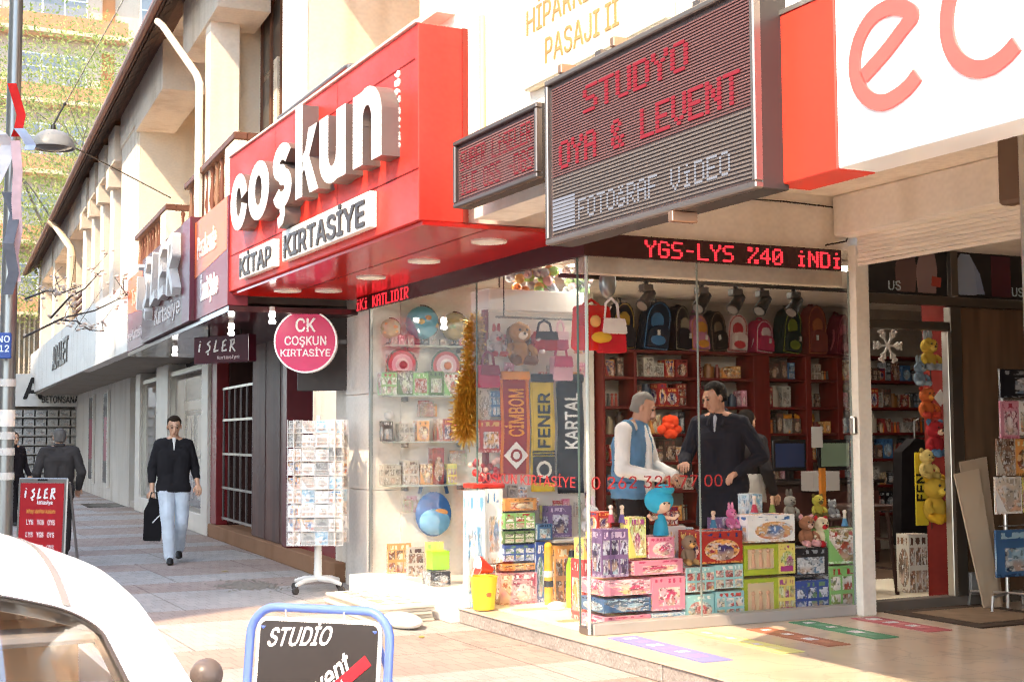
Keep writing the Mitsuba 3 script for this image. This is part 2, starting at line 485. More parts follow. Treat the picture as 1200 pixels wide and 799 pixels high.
scene['m_tile'] = two({'type': 'principled', 'base_color': proc(f_tile), 'roughness': proc(lambda p, n, uv: 0.12 + 0.2 * fbm(p.x * 1.5, p.y * 1.5, 2, 3)), 'specular': 0.5})


def f_granite(p, n, uv):
    k = noise(p.x * 70, p.y * 70, p.z * 70)
    c = mix((0.36, 0.31, 0.28), (0.29, 0.25, 0.23), smoothstep(0.45, 0.7, k))
    return mix(c, mi.Color3f(0.42, 0.37, 0.34), smoothstep(0.7, 0.8, noise(p.x * 45 + 9, p.y * 45, p.z * 45))) * (0.7 + 0.6 * fbm(p.x * 5, p.y * 5, p.z * 12, 3))


scene['m_granite'] = two({'type': 'principled', 'base_color': proc(f_granite), 'roughness': 0.7})

struct('ground', trimesh.Trimesh([[-420, -420, -0.14], [420, -420, -0.14], [420, 420, -0.14], [-420, 420, -0.14]], [[0, 1, 2], [0, 2, 3]], process=False), bsdf='m_asphalt')
struct('pavement', bx(-75, 14, 1.12, 9, -0.139, 0.0), bsdf='m_pave')
struct('kerb', bx(-75, 14, 0.97, 1.117, -0.138, 0.004, bev=0.02), '8f8880', 'wall')
struct('far_pavement', bx(-75, 30, -13, -9, -0.139, 0.0), '77706a', 'wall')

# ================================================================ the corner shop building (near part)
XG, YG, ZS, YD = -8.35, 4.70, 2.93, 7.12       # side glass, front glass, red soffit height, door plane
XB, ZC = -12.9, 3.02                            # back wall of the shop, ceiling
B = thing('corner_shop_building', 'cream two storey building with the stationery shop in its corner ground floor', 'building')
CREAM, WHITE = 'e9dccb', 'efe9e0'
# platform with its stone step
fp = trimesh.Trimesh([[-10.2, 4.56, 0.12], [6, 4.56, 0.12], [6, 7.15, 0.12], [-10.2, 7.15, 0.12]], [[0, 1, 2], [0, 2, 3]], process=False)
k = key_of('floor', B); scene[k] = mikit.ply(cat(fp, trimesh.Trimesh([[-8.42, 7.15, 0.12], [6, 7.15, 0.12], [6, 22, 0.12], [-8.42, 22, 0.12]], [[0, 1, 2], [0, 2, 3]], process=False)), 'm_tile')
labels[k] = {'label': 'beige tiled entrance floor'}
x = -10.22; r_ = random.Random(3)
while x < 6:
    w = r_.uniform(0.85, 1.25)
    k = key_of('step_stone', B); scene[k] = mikit.ply(bx(x + 0.004, x + w, 4.535 + r_.uniform(-.006, .006), 4.62, 0.0, 0.112, bev=0.008), 'm_granite')
    k = key_of('step_tread', B); scene[k] = mikit.ply(bx(x + 0.003, x + w - 0.001, 4.52, 4.72, 0.113, 0.124, bev=0.003), 'm_tile')
    x += w
part(B, 'shop_floor', bx(-14, -8.44, 7.16, 15.6, 0.05, 0.122), '6a5648', 'satin')
part(B, 'shop_floor', bx(-14, -10.21, 4.76, 7.159, 0.05, 0.122), 'd8cbb6', 'satin')
# column left of the display window, marble faced in three slabs
for z0, z1 in ((0, 0.98), (0.985, 1.93), (1.935, 2.93)):
    part(B, 'column_slab', bx(-13.45, -12.68, 4.70, 5.0, z0, z1, bev=0.004), 'e6ddd2', 'sign')
part(B, 'column_side', bx(-14.0, -13.46, 4.78, 5.0, 0, 2.93), 'e6dccf', 'wall')
part(B, 'window_sill', bx(-12.67, -10.22, 4.46, 4.75, 0, 0.185, bev=0.01), 'f0ece4', 'satin', label='white marble sill under the display window')
# walls and ceiling round the shop
part(B, 'side_wall', bx(-13.0, -12.66, 5.0, 7.2, 0.12, ZC), 'e4ddd0', 'wall', label='cream wall of the display window')
part(B, 'bulkhead', bx(-8.62, -8.5, YG + .05, 7.1, 2.67, ZC - .001), 'cdc2b4', 'wall', label='beige bulkhead behind the red text strip')
part(B, 'back_wall', bx(-13.3, XB - 0.02, 7.2, 15.5, 0.12, ZC), 'b5aa9c', 'wall')
part(B, 'end_wall', bx(-13.0, -8.53, 15.5, 15.7, 0.12, ZC), '6d3a30', 'wall')
part(B, 'ceiling', bx(-13.3, -8.4, 4.72, 15.7, ZC, ZC + 0.12), 'cfc6ba', 'wall')
part(B, 'beam', bx(XG - 0.12, XG, YG, YD + 0.1, 2.935, 3.35), 'ece4d8', 'wall', label='white beam above the side window')
part(B, 'beam', bx(XG - 0.12, XG, 3.78, YG, 2.945, 3.35), 'ece4d8', 'wall')
part(B, 'soffit', bx(XG, 7, 3.78, YD + 0.2, 3.35, 3.5), 'e8dccc', 'wall', label='cream soffit over the entrance')
# upper wall, with plaque below
part(B, 'upper_wall', bx(-9.15, 7, 3.76, 4.06, 3.38, 13.5), 'f0e9dc', 'wall', label='cream rendered wall of the upper storey')
for x_ in (-7.6, -5.4, -3.2, -1.0, 1.2, 3.4):
    for z_ in (5.2, 8.2, 11.0):
        w_ = part(B, 'upper_window', bx(x_, x_ + 1.3, 3.70, 3.759, z_, z_ + 1.6), 'd9cfc2', 'satin')
        part(w_, 'pane', bx(x_ + .07, x_ + .62, 3.69, 3.70, z_ + .07, z_ + 1.53), '4a4540', 'gloss')
        part(w_, 'pane', bx(x_ + .68, x_ + 1.23, 3.69, 3.70, z_ + .07, z_ + 1.53), '4a4540', 'gloss')
part(B, 'front_beam', bx(-8.22, 7, 3.77, 4.05, 2.95, 3.379), 'ece4d8', 'wall')
part(B, 'pipe_conduit', cyl((-8.02, 3.74, 3.3), (-8.02, 3.74, 4.27), 0.02), 'd8d49a', 'satin')
part(B, 'cornice', bx(-9.3, -8.5, 3.62, 3.76, 4.42, 4.47), 'efe6d6', 'wall')
# bay with the grey rail behind the red sign
part(B, 'recess_wall', bx(-12.75, -12.3, 3.9, 5.6, 3.8, 9.5), 'eadcc6', 'wall')
part(B, 'column', bx(-12.64, -12.29, 3.76, 3.9, 3.8, 9.5), 'f2eee6', 'wall')
part(B, 'back_wall', bx(-12.3, -9.1, 5.15, 5.35, 3.8, 9.5), 'd9b48f', 'wall')
part(B, 'recess_wall', bx(-9.1, -8.95, 4.06, 5.15, 3.8, 9.5), 'eadcc6', 'wall')
part(B, 'balcony_floor', bx(-12.3, -9.1, 3.7, 5.15, 3.75, 4.25), 'e9dcc8', 'wall')
part(B, 'upper_lintel', bx(-12.3, -9.1, 3.78, 4.1, 6.5, 9.5), 'f0e6d8', 'wall')
wnd = part(B, 'window', bx(-9.14, -9.1, 4.15, 4.2, 4.3, 6.2), 'c89b78', 'wood')
part(B, 'balcony_rail', cat(tube([(-12.28, 3.62, 4.48), (-10.35, 3.62, 4.5), (-10.3, 3.66, 4.5), (-10.3, 4.9, 4.5)], 0.02), tube([(-10.32, 3.62, 4.25), (-10.32, 3.62, 4.5)], 0.018), tube([(-12.25, 3.62, 4.25), (-12.25, 3.62, 4.5)], 0.018)), '8d8a88', 'metal')
part(B, 'corner_pipe', cyl((-10.9, 5.12, 4.3), (-10.9, 5.12, 9), 0.025), 'b98f6d', 'satin')
# entrance front on the door plane
part(B, 'shutter_box', fb(WF(-8.35, YD - 0.02), 0.02, 5.0, 3.03, 3.345, 0.0, 0.22, bev=0.01), 'f2ebe0', 'sign', label='cream roller shutter box over the entrance')
for i in range(7):
    z = 2.80 + i * 0.033
    part(B, 'shutter_slat', fb(WF(-8.27, YD - 0.03), 0.02, 4.9, z, z + 0.030, 0.02 + (0.012 if i % 2 else 0), 0.05, bev=0.008), 'ece4d8', 'satin')
part(B, 'door_post', bx(-8.36, -8.27, YD - 0.08, YD + 0.055, 0.12, 2.97, bev=0.006), 'efe6d8', 'sign', label='cream post at the inner corner of the entrance')
part(B, 'lock_box', bx(-8.34, -8.28, YD - 0.12, YD - 0.08, 1.5, 1.64, bev=0.01), 'b7b0a6', 'metal')
# door front along the passage, in line with the side window
GR, XD = '7c756d', -8.42
DF = lambda nm, y0, y1, z0, z1, c=GR, fin='metal', d0=-0.05, d1=0.03, **k: part(B, nm, bx(XD + d0, XD + d1, y0, y1, z0, z1, bev=0.005), c, fin, **k)
DF('door_jamb', 7.18, 7.23, 0.2, 3.0, '4c3b33')
DF('door_rail', 7.235, 9.4, 2.545, 2.62)
DF('door_rail', 7.235, 8.115, 2.34, 2.41)
DF('door_jamb', 8.12, 8.24, 0.2, 2.54)
DF('door_jamb', 8.14, 8.22, 2.625, 3.0)
DF('door_edge', 8.07, 8.115, 0.2, 2.335, 'b9b3aa', 'metal', -0.03, 0.045)
DF('threshold', 7.2, 9.4, 0.12, 0.2, '6f665e', 'satin', -0.1, 0.02)
DF('base_panel', 8.245, 8.55, 0.2, 0.38, '8a8580', 'satin', -0.02, 0.05)
DF('door_panel', 8.245, 9.4, 0.2, 2.54, '6b5542', 'wood', -0.03, -0.005, label='brown board filling beside the entrance door')
part(B, 'passage_wall', bx(XD - 0.1, XD, 9.4, 16, 0.12, 3.0), '6d5c4c', 'wall')
part(B, 'passage_wall', bx(-3.4, -3.2, 4.75, 16, 0.12, 3.34), 'cfc3b2', 'wall')
part(B, 'passage_end', bx(XD, -3.4, 15.8, 16, 0.12, 3.0), '6d5c4c', 'wall')
# picture panels over the door
for a, b, mot in ((7.24, 8.135, 0), (8.225, 9.4, 1)):
    f_ = part(B, 'poster', bx(XD - 0.02, XD - 0.01, a, b, 2.625, 3.0), '1f1d20', 'gloss', label='dark clothing poster over the door')
    Mp = WX(XD - 0.01, a, 2.625)
    if mot == 0:
        for u, c in ((0.46, '6a5450'), (0.68, '8f7a7a')):
            part(f_, 'printed_jacket', mv(ext(Polygon([(u - .1, 0.02), (u + .09, 0.02), (u + .11, .22), (u + .08, .36), (u - .07, .36), (u - .12, .2)]), 0.002), Mp), c, 'satin', smooth=False)
        part(f_, 'printed_bag', mv(ext(Polygon([(.72, .08), (.82, .07), (.83, .15), (.73, .16)]), 0.004), Mp), 'a8483c', 'satin', smooth=False)
        part(f_, 'printed_letters', mv(text('US', 0.075, 0.003, False), Mp @ T3(0.27, 0.03, 0)), 'cfe0e4', 'satin', smooth=False)
    else:
        part(f_, 'printed_shirt', mv(ext(Polygon([(.03, 0.02), (.2, 0.02), (.24, 0.03), (.2, .3), (.16, .36), (.06, .36), (.02, .3)]), 0.002), Mp), '9fb0c8', 'satin', smooth=False)
        part(f_, 'printed_sleeve', mv(ext(Polygon([(.24, 0.03), (.32, 0.03), (.27, .2), (.2, .3)]), 0.003), Mp), '8fa2bf', 'satin', smooth=False)
        part(f_, 'printed_panel', mv(ext(sbox(.4, 0.02, .62, .36), 0.002), Mp), '5a2f38', 'satin', smooth=False)
        part(f_, 'printed_letters', mv(text('US', 0.075, 0.003, False), Mp @ T3(0.63, 0.03, 0)), 'cfe0e4', 'satin', smooth=False)
part(B, 'passage_ceiling', bx(XD, -3.4, YD + 0.1, 16, 3.0, 3.1), 'cfc6ba', 'wall')
g = part(B, 'door_glass', mikit.ply(quadsheet(WX(XD - 0.01, 7.235), 0, 0.83, 2.415, 2.54), 'm_glass'))
# glass of the shop: sheets with their edges and clips
for a, b in ((-12.68, -10.21), (-10.195, -8.49), (-8.475, XG)):
    g = part(B, 'window_pane', mikit.ply(quadsheet(WF(a, YG), 0, b - a, 0.13 if a > -10.5 else 0.186, 2.775), 'm_glass'))
    part(g, 'edge', bx(b - 0.004, b + 0.007, YG - 0.006, YG + 0.006, 0.13, 2.77), '5d6f66', 'gloss')
for a, b in ((YG + 0.008, 5.62), (5.632, YD - 0.09)):
    g = part(B, 'window_pane', mikit.ply(quadsheet(WX(XG, a), 0, b - a, 0.2, 2.775), 'm_glass'))
    part(g, 'edge', bx(XG - 0.006, XG + 0.006, b - 0.002, b + 0.009, 0.2, 2.77), '838c86', 'gloss')
part(B, 'window_post', bx(XG - 0.012, XG + 0.012, YG - 0.013, YG + 0.0, 0.13, 2.77), 'c9cfc8', 'gloss')
part(B, 'window_base', bx(XG - 0.1, XG + 0.02, YG + 0.02, YD - 0.09, 0.121, 0.2, bev=0.006), 'a9a29c', 'satin', label='grey kerb under the side window')
for x_, y_ in ((-8.42, YG), (-10.2, YG)):
    part(B, 'glass_clip', bx(x_ - 0.06, x_ + 0.06, y_ - 0.02, y_ + 0.02, 0.125, 0.18, bev=0.006), '8c8078', 'metal')
part(B, 'window_post', bx(-12.695, -12.655, YG - 0.03, YG + 0.0, 0.19, 2.78, bev=0.004), '9ea09c', 'metal', label='grey metal strip beside the column')
part(B, 'display_floor', bx(-10.19, XG - 0.11, YG + 0.04, 9.0, 0.122, 0.135), 'e9dcc4', 'satin')
# red decals on the glass
dc = 'b0393a'
part(B, 'window_lettering', mv(text('COŞKUN KIRTASİYE', 0.075, 0.002, False, width=1.62), WF(-10.16, YG - 0.003, 1.135)), dc, 'satin', kind='stuff', label='red shop lettering on the front pane')
part(B, 'window_lettering', mv(text('0 262 321 77 00', 0.085, 0.002, False, width=1.1), WX(XG + 0.002, YG + 0.02, 1.13)), dc, 'satin', kind='stuff', label='red number on the side pane')

part(B, 'soffit_cable', cat(tube([(XG + .012, 3.9, 3.28), (XG + .012, 5.2, 3.262), (XG + .012, 6.4, 3.275), (XG + .012, 7.05, 3.26)], .006, 6), tube([(XG + .012, 7.05, 3.26), (XG + .02, 7.06, 3.1), (XG + .03, 7.0, 3.0), (XG + .025, 6.8, 2.96)], .006, 6)), '3a3431', 'matte')
# ================================================================ neighbouring balcony building (its own bays)
N = thing('balcony_building', 'cream building with recessed balconies, brown eaves and a row of shops along the pavement', 'building')
SM = 34.0
part(N, 'upper_wall', fb(WL(0, 0), -SM, 1.2, 2.95, 4.0, -0.4, 0.88), 'e4d6c6', 'wall')
part(N, 'back_wall', fb(WL(0, 0), -SM, 1.2, 4.0, 8.0, -0.6, -0.4), 'd6c3aa', 'wall')
part(N, 'ceiling', fb(WL(0, 0), -SM, 1.2, 7.425, 7.5, -0.4, 0.88), 'e6dccd', 'wall')
cols = [(-2.9, -2.55), (-9.4, -11.5), (-12.6, -13.3), (-14.4, -15.1), (-16.2, -16.9), (-18.0, -18.9), (-22.5, -23.4), (-27.6, -28.4), (-33.2, -34)]
for u0, u1 in cols:
    a, b = min(u0, u1), max(u0, u1)
    part(N, 'column', fb(WL(0, 0), a, b, 4.0, 7.42, 0.55, 0.9), 'ebe0d2', 'wall')
for a, b in ((-9.42, -9.3), (-3.02, -2.9), (-18.9, -18.8), (-23.4, -23.3)):
    part(N, 'recess_wall', fb(WL(0, 0), a, b, 4.0, 7.42, -0.4, 0.87), 'eadfcc', 'wall')
for a, b, z0 in ((-9.4, -6.3, 6.62), (-4.46, -1.95, 6.55), (-11.5, -9.4, 6.75), (-22.5, -18.9, 6.6), (-27.6, -23.4, 6.6), (-33, -28.4, 6.6)):
    part(N, 'beam', fb(WL(0, 0), a, b, z0, 7.42, 0.3, 0.93), 'eaddcd', 'wall')
for i, (a, b) in enumerate(((-12.7, -11.6), (-14.5, -13.4), (-16.3, -15.2), (-18.1, -17.0))):
    part(N, 'beam', fb(WL(0, 0), a, b, 6.55, 7.2, 0.5, 1.02), 'e2d4c4', 'wall')
    part(N, 'beam_block', fb(WL(0, 0), a - .1, a + 0.35, 6.2, 6.55, 0.5, 1.04), 'e2d4c4', 'wall')
# roof with dark boarded eaves and gutter
def WN(s_): return fr(LP(s_, 0, 0), N2, (0, 0, 1))                  # x outwards, y up, z along the facade away from the camera


part(N, 'roof', mv(ext(Polygon([(1.33, 7.02), (1.33, 7.16), (-1.0, 9.0), (-1.0, 8.85), (0.9, 7.5), (0.9, 7.42), (1.28, 7.06)]), SM + 5.2), WN(-4.2)), '5b4238', 'wood', label='brown roof with boarded eaves')
part(N, 'gutter', mv(cyl((0, 0, 0), (SM + 5.2, 0, 0), 0.06, n=10), fr(LP(SM + 1, 1.37, 7.1), -A2, (0, 0, 1))), '8a5a46', 'satin')
_eb = ext(Polygon([(1.29, 7.02), (0.9, 7.38), (0.9, 7.41), (1.29, 7.05)]), 0.5)
for s_ in np.arange(-4.5, SM, 0.55):
    part(N, 'eave_board', mv(_eb, WN(s_)), '43312b', 'wood')


def pipe(pts, r=0.075):
    return tube([LP(*q) for q in pts], r, 10)


part(N, 'downpipe', pipe([(4.05, 1.33, 6.93), (3.96, 1.28, 6.86), (2.95, 1.0, 5.98), (2.85, .98, 5.85), (2.85, 0.98, 4.0)], 0.047), 'efe2d0', 'satin', label='cream downpipe from the gutter')
part(N, 'downpipe', pipe([(22.6, 1.4, 7.05), (22.5, 1.25, 6.9), (20.6, 1.02, 6.1), (20.4, 1.0, 5.9), (20.4, 1.0, 4.0)], 0.08), 'e0c8a8', 'satin')
part(N, 'setback_wall', fb(WL(0, 0), -20, 4.2, 8.7, 11.0, -1.6, -1.2), 'd9b08a', 'wall')
for u_ in np.arange(-19, 3.5, 2.4): part(N, 'setback_window', fb(WL(0, 0), u_, u_ + 1.3, 9.2, 10.6, -1.2, -1.17), '4a4642', 'gloss')
# balustrades
bal_prof = [(0.02, 0), (0.035, 0.03), (0.02, 0.08), (0.042, 0.2), (0.02, 0.42), (0.018, 0.5), (0.032, 0.56), (0.02, 0.6)]
bal = lathe(bal_prof, 8)
for a, b in ((-8.95, -5.6), (-4.0, -0.7)):
    R = part(N, 'balustrade', cat(fb(WL(0, 0), a, b, 4.72, 4.8, 0.82, 0.97, bev=0.01), fb(WL(0, 0), a, b, 4.02, 4.1, 0.84, 0.95)), '6b4738', 'wood', label='brown turned balcony railing')
    n_ = int((b - a) / 0.29)
    for i in range(n_):
        M = np.eye(4); M[:3, 3] = LP(-(a + (i + 0.5) * (b - a) / n_), 0.895, 4.11)
        part(R, 'baluster', mv(bal, M), '7a4d3c' if i % 3 else '96705a', 'wood', smooth=True)
    part(R, 'end_post', fb(WL(0, 0), b - 0.55, b, 4.02, 4.71, 0.83, 0.96), 'efe0c8', 'wall')
    for j in range(4):
        M = np.eye(4); M[:3, 3] = LP(-(b - 0.04), 0.72 - j * 0.17, 4.11)
        part(R, 'baluster', mv(bal, M), '7a4d3c', 'wood', smooth=True)
    part(R, 'side_rail', fb(WL(0, 0), b - 0.12, b + 0.0, 4.722, 4.798, 0.0, 0.819), '6b4738', 'wood')
    part(N, 'balcony_edge', fb(WL(0, 0), a - 0.1, b + 0.25, 3.9, 4.01, 0.88, 1.06), 'f3e8d4', 'wall')
R = part(N, 'balustrade', cat(*[fb(WL(0, 0), -22.4, -19.0, 4.05 + i * 0.16, 4.12 + i * 0.16, 0.85, 0.9) for i in range(6)]), '5a3a30', 'wood')
# back wall windows and lamp hooks
part(N, 'back_wall', fb(WL(0, 0), -2.9, 1.2, 4.0, 7.42, 0.0, 0.19), 'd6c3aa', 'wall')
for a, b, D_ in ((-2.85, -1.75, 0.55), (-7.6, -6.2, 0.0)):
    w = part(N, 'window', fb(WL(0, D_), a, b, 4.05, 6.9, -0.4, -0.36), '4a332a', 'wood', label='brown wooden balcony door')
    for i in range(2):
        c = a + (b - a) * (0.25 + 0.5 * i)
        for z0, z1 in ((4.3, 5.9), (6.0, 6.75)):
            part(w, 'pane', fb(WL(0, D_), c - 0.24, c + 0.24, z0, z1, -0.36, -0.345), '54504c', 'gloss')
            for s_ in (-.26, .25): part(w, 'frame', fb(WL(0, D_), c + s_, c + s_ + 0.05, z0 - .05, z1 + .05, -0.36, -0.32), '6b4a3a', 'wood')
    part(w, 'curtain', fb(WL(0, D_), b - 0.3, b - 0.1, 4.2, 6.0, -0.34, -0.31), 'd8c9b4', 'cloth')
for s_ in (2.3, 5.2):
    part(N, 'lamp_hook', cat(cyl(LP(s_, 0.35, 7.25), LP(s_, 0.35, 7.0), 0.015), cyl(LP(s_, 0.35, 7.0), LP(s_ - .04, 0.35, 6.85), 0.02, 0.04), cyl(LP(s_, 0.35, 7.0), LP(s_ + .04, 0.35, 6.85), 0.015, 0.02)), '2c2623', 'metal')
# ground floor of the neighbours
part(N, 'soffit', fb(WL(0, 0), -SM, 0.15, 2.86, 2.94, -0.6, 1.2), '8d857b', 'wall')
part(N, 'shop_wall', fb(WL(0, 0), -SM, -17.4, 0, 2.86, -0.9, -0.02), 'c9c1b6', 'wall', label='pale wall of the farther shops')
part(N, 'shop_wall', fb(WL(0, 0), -17.4, -16.0, 0, 2.86, -1.5, -0.6), 'c6beb2', 'wall')
part(N, 'door_leaf', fb(WL(0, 0), -17.0, -16.5, 0.03, 2.4, -0.6, -0.57), 'b9b0a4', 'satin')
part(N, 'entrance_step', fb(WL(0, 0), -17.4, -16.0, 0, 0.14, -0.6, -0.05, bev=.01), 'b5aca0', 'wall')
PIL = 'd6cdc1'
for a, b in ((-16.05, -15.35), (-13.0, -11.55), (-8.0, -7.45)):
    part(N, 'pilaster', fb(WL(0, 0), a, b, 0, 2.86, -0.5, 0.03, bev=0.01), PIL, 'satin')
part(N, 'plinth', fb(WL(0, 0), -15.35, -8.0, 0, 0.3, -0.3, 0.02, bev=0.01), PIL, 'satin')
for a, b in ((-15.35, -13.0), (-11.55, -8.0)):
    w = part(N, 'shop_window', fb(WL(0, 0), a, b, 0.3, 2.86, -0.36, -0.3), '3a3634', 'satin')
    part(w, 'frame', cat(fb(WL(0, 0), a, b, 2.62, 2.7, -0.1, -0.02), fb(WL(0, 0), a, a + 0.08, 0.3, 2.62, -0.1, -0.02), fb(WL(0, 0), b - 0.08, b, 0.3, 2.62, -0.1, -0.02), fb(WL(0, 0), a + 0.08, b - 0.08, 0.3, 0.36, -0.1, -0.02)), 'aaa59c', 'metal')
    part(w, 'pane', mikit.ply(quadsheet(WL(0, -0.06), a + 0.08, b - 0.08, 0.36, 2.62), 'm_glass'))
    nn = 2 if b - a < 3 else 3
    for i in range(nn):
        for z in (1.5, 0.75):
            c = a + 0.1 + (i + 0.5) * (b - a - 0.2) / nn
            part(w, 'price_poster', psheet(WL(0, -0.28), c - 0.36, c + 0.36, z - 0.3, z + 0.4, 16))
            M = WL(0, -0.26)
            part(w, 'poster_disc', mv(ext(affinity.scale(Point(0, 0).buffer(1, 12), 0.2, 0.34), 0.004), M @ np.array([[1, 0, 0, c], [0, 1, 0, z + 0.06], [0, 0, 1, 0], [0, 0, 0, 1]], float)), 'cfc6ba', 'satin')
    part(w, 'blind', fb(WL(0, 0), a + 0.1, b - 0.1, 2.0, 2.16, -0.29, -0.25), 'cdc2b0', 'satin')
for a, b in ((-22.6, -21.3), (-26.4, -24.9)):
    w = part(N, 'shop_window', fb(WL(0, 0), a, b, 0.4, 2.65, -0.02, 0.0), '4c4947', 'satin')
    part(w, 'pane', fb(WL(0, 0), a + .1, b - .1, 0.5, 2.55, 0.0, 0.012), '5a5553', 'gloss')
    part(w, 'red_poster', fb(WL(0, 0), a + .3, b - .15, 0.95, 2.05, 0.012, 0.02), '8e2a3a', 'satin')
    part(w, 'frame', fb(WL(0, 0), b, b + 0.12, 0.3, 2.7, -0.01, 0.05), 'd9d2c6', 'satin')
# dark-framed doorway with grille, and the wooden front between the two shops
part(N, 'threshold', fb(WL(0, 0), -7.4, -0.05, 0, 0.2, -0.9, 0.02, bev=0.012), '8d6a52', 'wall', label='brown stone step before the wooden front')
part(N, 'door_frame', fb(WL(0, 0), -7.42, -6.95, 0.2, 2.86, -0.2, -0.02, bev=.01), '7a1f22', 'satin', label='dark red door jamb')
part(N, 'wood_front', fb(WL(0, 0), -6.85, -4.35, 0.2, 2.86, -0.75, -0.6), '4a2722', 'wood')
part(N, 'wood_return', fb(WL(0, 0), -7.42, -6.86, 0.2, 2.86, -0.78, -0.201), '3f241e', 'wood')
G = part(N, 'door_grille', cat(*[fb(WL(0, 0), -6.8, -4.6, z, z + 0.035, -0.11, -0.08) for z in (0.3, 0.75, 1.25, 1.75, 2.22)]), 'a39b94', 'metal', label='grey steel grille door')
for i in range(6):
    part(G, 'bar', cyl(LP(6.75 - i * 0.42, -0.095, 0.28), LP(6.75 - i * 0.42, -0.095, 2.25), 0.018, n=6), '8d8580', 'metal')
for i in range(5):
    u0 = -4.5 + i * 0.42
    part(N, 'wood_plank', fb(WL(0, 0), u0, u0 + 0.41, 0.2, 2.86, -0.35, -0.05 + 0.006 * (i % 2), bev=.008), '4b2a22' if i % 2 else '543026', 'wood')
part(N, 'door_frame', fb(WL(0, 0), -2.42, -2.2, 0.2, 2.86, -0.3, 0.02, bev=.01), '5c1a1e', 'satin')
part(N, 'shop_wall', fb(WL(0, 0), -2.2, -0.1, 0.2, 2.86, -1.1, -0.95), '52382f', 'wood')
part(N, 'red_board', fb(WL(0, 0), -2.2, -0.2, 0.2, 0.52, -0.2, -0.14), '7a2226', 'satin')
# ================================================================ the far end of the street
Q = thing('opposite_building', 'tall plain building on the other side of the road', 'building')
part(Q, 'wall', bx(-5.3, -2.9, -27, -13, -0.13, 22.2), 'e0d4c2', 'wall')
Q2 = thing('opposite_building', 'higher plain building next to it on the other side of the road', 'building')
part(Q2, 'wall', bx(-16, -5.31, -27, -13.05, -0.13, 23.3), 'd8cdbb', 'wall')
Q3 = thing('opposite_building', 'long highest building at the far side of the road', 'building')
part(Q3, 'wall', bx(-62, -16.01, -27, -13.1, -0.13, 25.9), 'e0d4c2', 'wall')
A = thing('apartment_block', 'peach apartment block with white framed windows closing the end of the street', 'building')
XA = -68.0
part(A, 'wall', bx(XA - 12, XA, -2, 26, -0.13, 30), 'd8c4ac', 'wall')
for z in (7.4, 10.8, 14.2, 17.6, 21.0, 24.4):
    part(A, 'floor_band', bx(XA, XA + 0.9, 3.2, 12.2, z - 0.15, z + 0.05), 'e6c7a4', 'wall')
    part(A, 'balcony_front', bx(XA + 0.8, XA + 0.9, 3.2, 12.2, z + 0.05, z + 0.75), 'd99a72', 'wall')
    for y0, w_ in ((4.2, 2.2), (7.2, 3.2), (12.9, 2.3), (16.0, 1.8), (19, 1.8)):
        wn = part(A, 'window', bx(XA, XA + 0.06, y0, y0 + w_, z + 0.75, z + 2.45), 'f1ede6', 'satin')
        n_ = 2 if w_ < 2 else 3
        for i in range(n_):
            a = y0 + 0.08 + i * (w_ - 0.08) / n_
            part(wn, 'pane', bx(XA + 0.06, XA + 0.075, a, a + (w_ - 0.08) / n_ - 0.09, z + 0.84, z + 1.75), '8f908e', 'gloss')
            part(wn, 'pane', bx(XA + 0.06, XA + 0.075, a, a + (w_ - 0.08) / n_ - 0.09, z + 1.83, z + 2.37), '9b9a96', 'gloss')
    for y0 in (3.2, 11.0):
        part(A, 'brick_panel', bx(XA, XA + 0.05, y0 + .1, y0 + 0.7, z + 0.1, z + 2.8), 'c98a5c', 'wall')
# kiosk-like shop under it
K = thing('far_shop', 'far shop with a white lettered sign above grey stacked shelves', 'shop')
XK = -44.0
part(K, 'wall', bx(XK - 5, XK - 0.6, 3.6, 9, 0, 3.1), 'a39a8f', 'wall')
part(K, 'sign_board', bx(XK - 0.1, XK, 4.3, 6.9, 2.5, 2.95), 'e6dfd4', 'satin', label='white sign with dark lettering')
part(K, 'sign_board', bx(XK - 0.1, XK, 4.4, 5.6, 2.952, 3.5), 'e6dfd4', 'satin')
part(K, 'sign_lettering', mv(text('A', 0.62, 0.02, True), WX(XK, 5.0, 2.75)), '33302e')
part(K, 'sign_lettering', mv(text('BETONSANAT', 0.2, 0.02, True, width=1.2), WX(XK, 5.55, 2.62)), '4a4643')
for i in range(8):
    part(K, 'shelf', bx(XK - 0.6, XK, 4.3, 6.8, 0.2 + i * 0.28, 0.23 + i * 0.28), 'bdb4a8', 'satin')
    for j in range(7):
        part(K, 'shelf_pack', pbox(WX(XK - 0.1, 4.35 + j * 0.35), 0, 0.3, 0.235 + i * 0.28, 0.235 + i * 0.28 + 0.2, -0.3, 0, 20))
part(K, 'awning', bx(XK - 0.8, XK - 0.15, 3.6, 7.0, 3.12, 3.18), 'c98a4a', 'satin')
# hedge-like fence beyond it
fn = thing('garden_fence', 'dark slatted fence with ivy behind the lamp post', 'fence')
for i in range(26):
    part(fn, 'slat', bx(-52.1, -52.0, 4.6 + i * 0.17, 4.7 + i * 0.17, 0, 6.0), '6a5a44', 'wood')


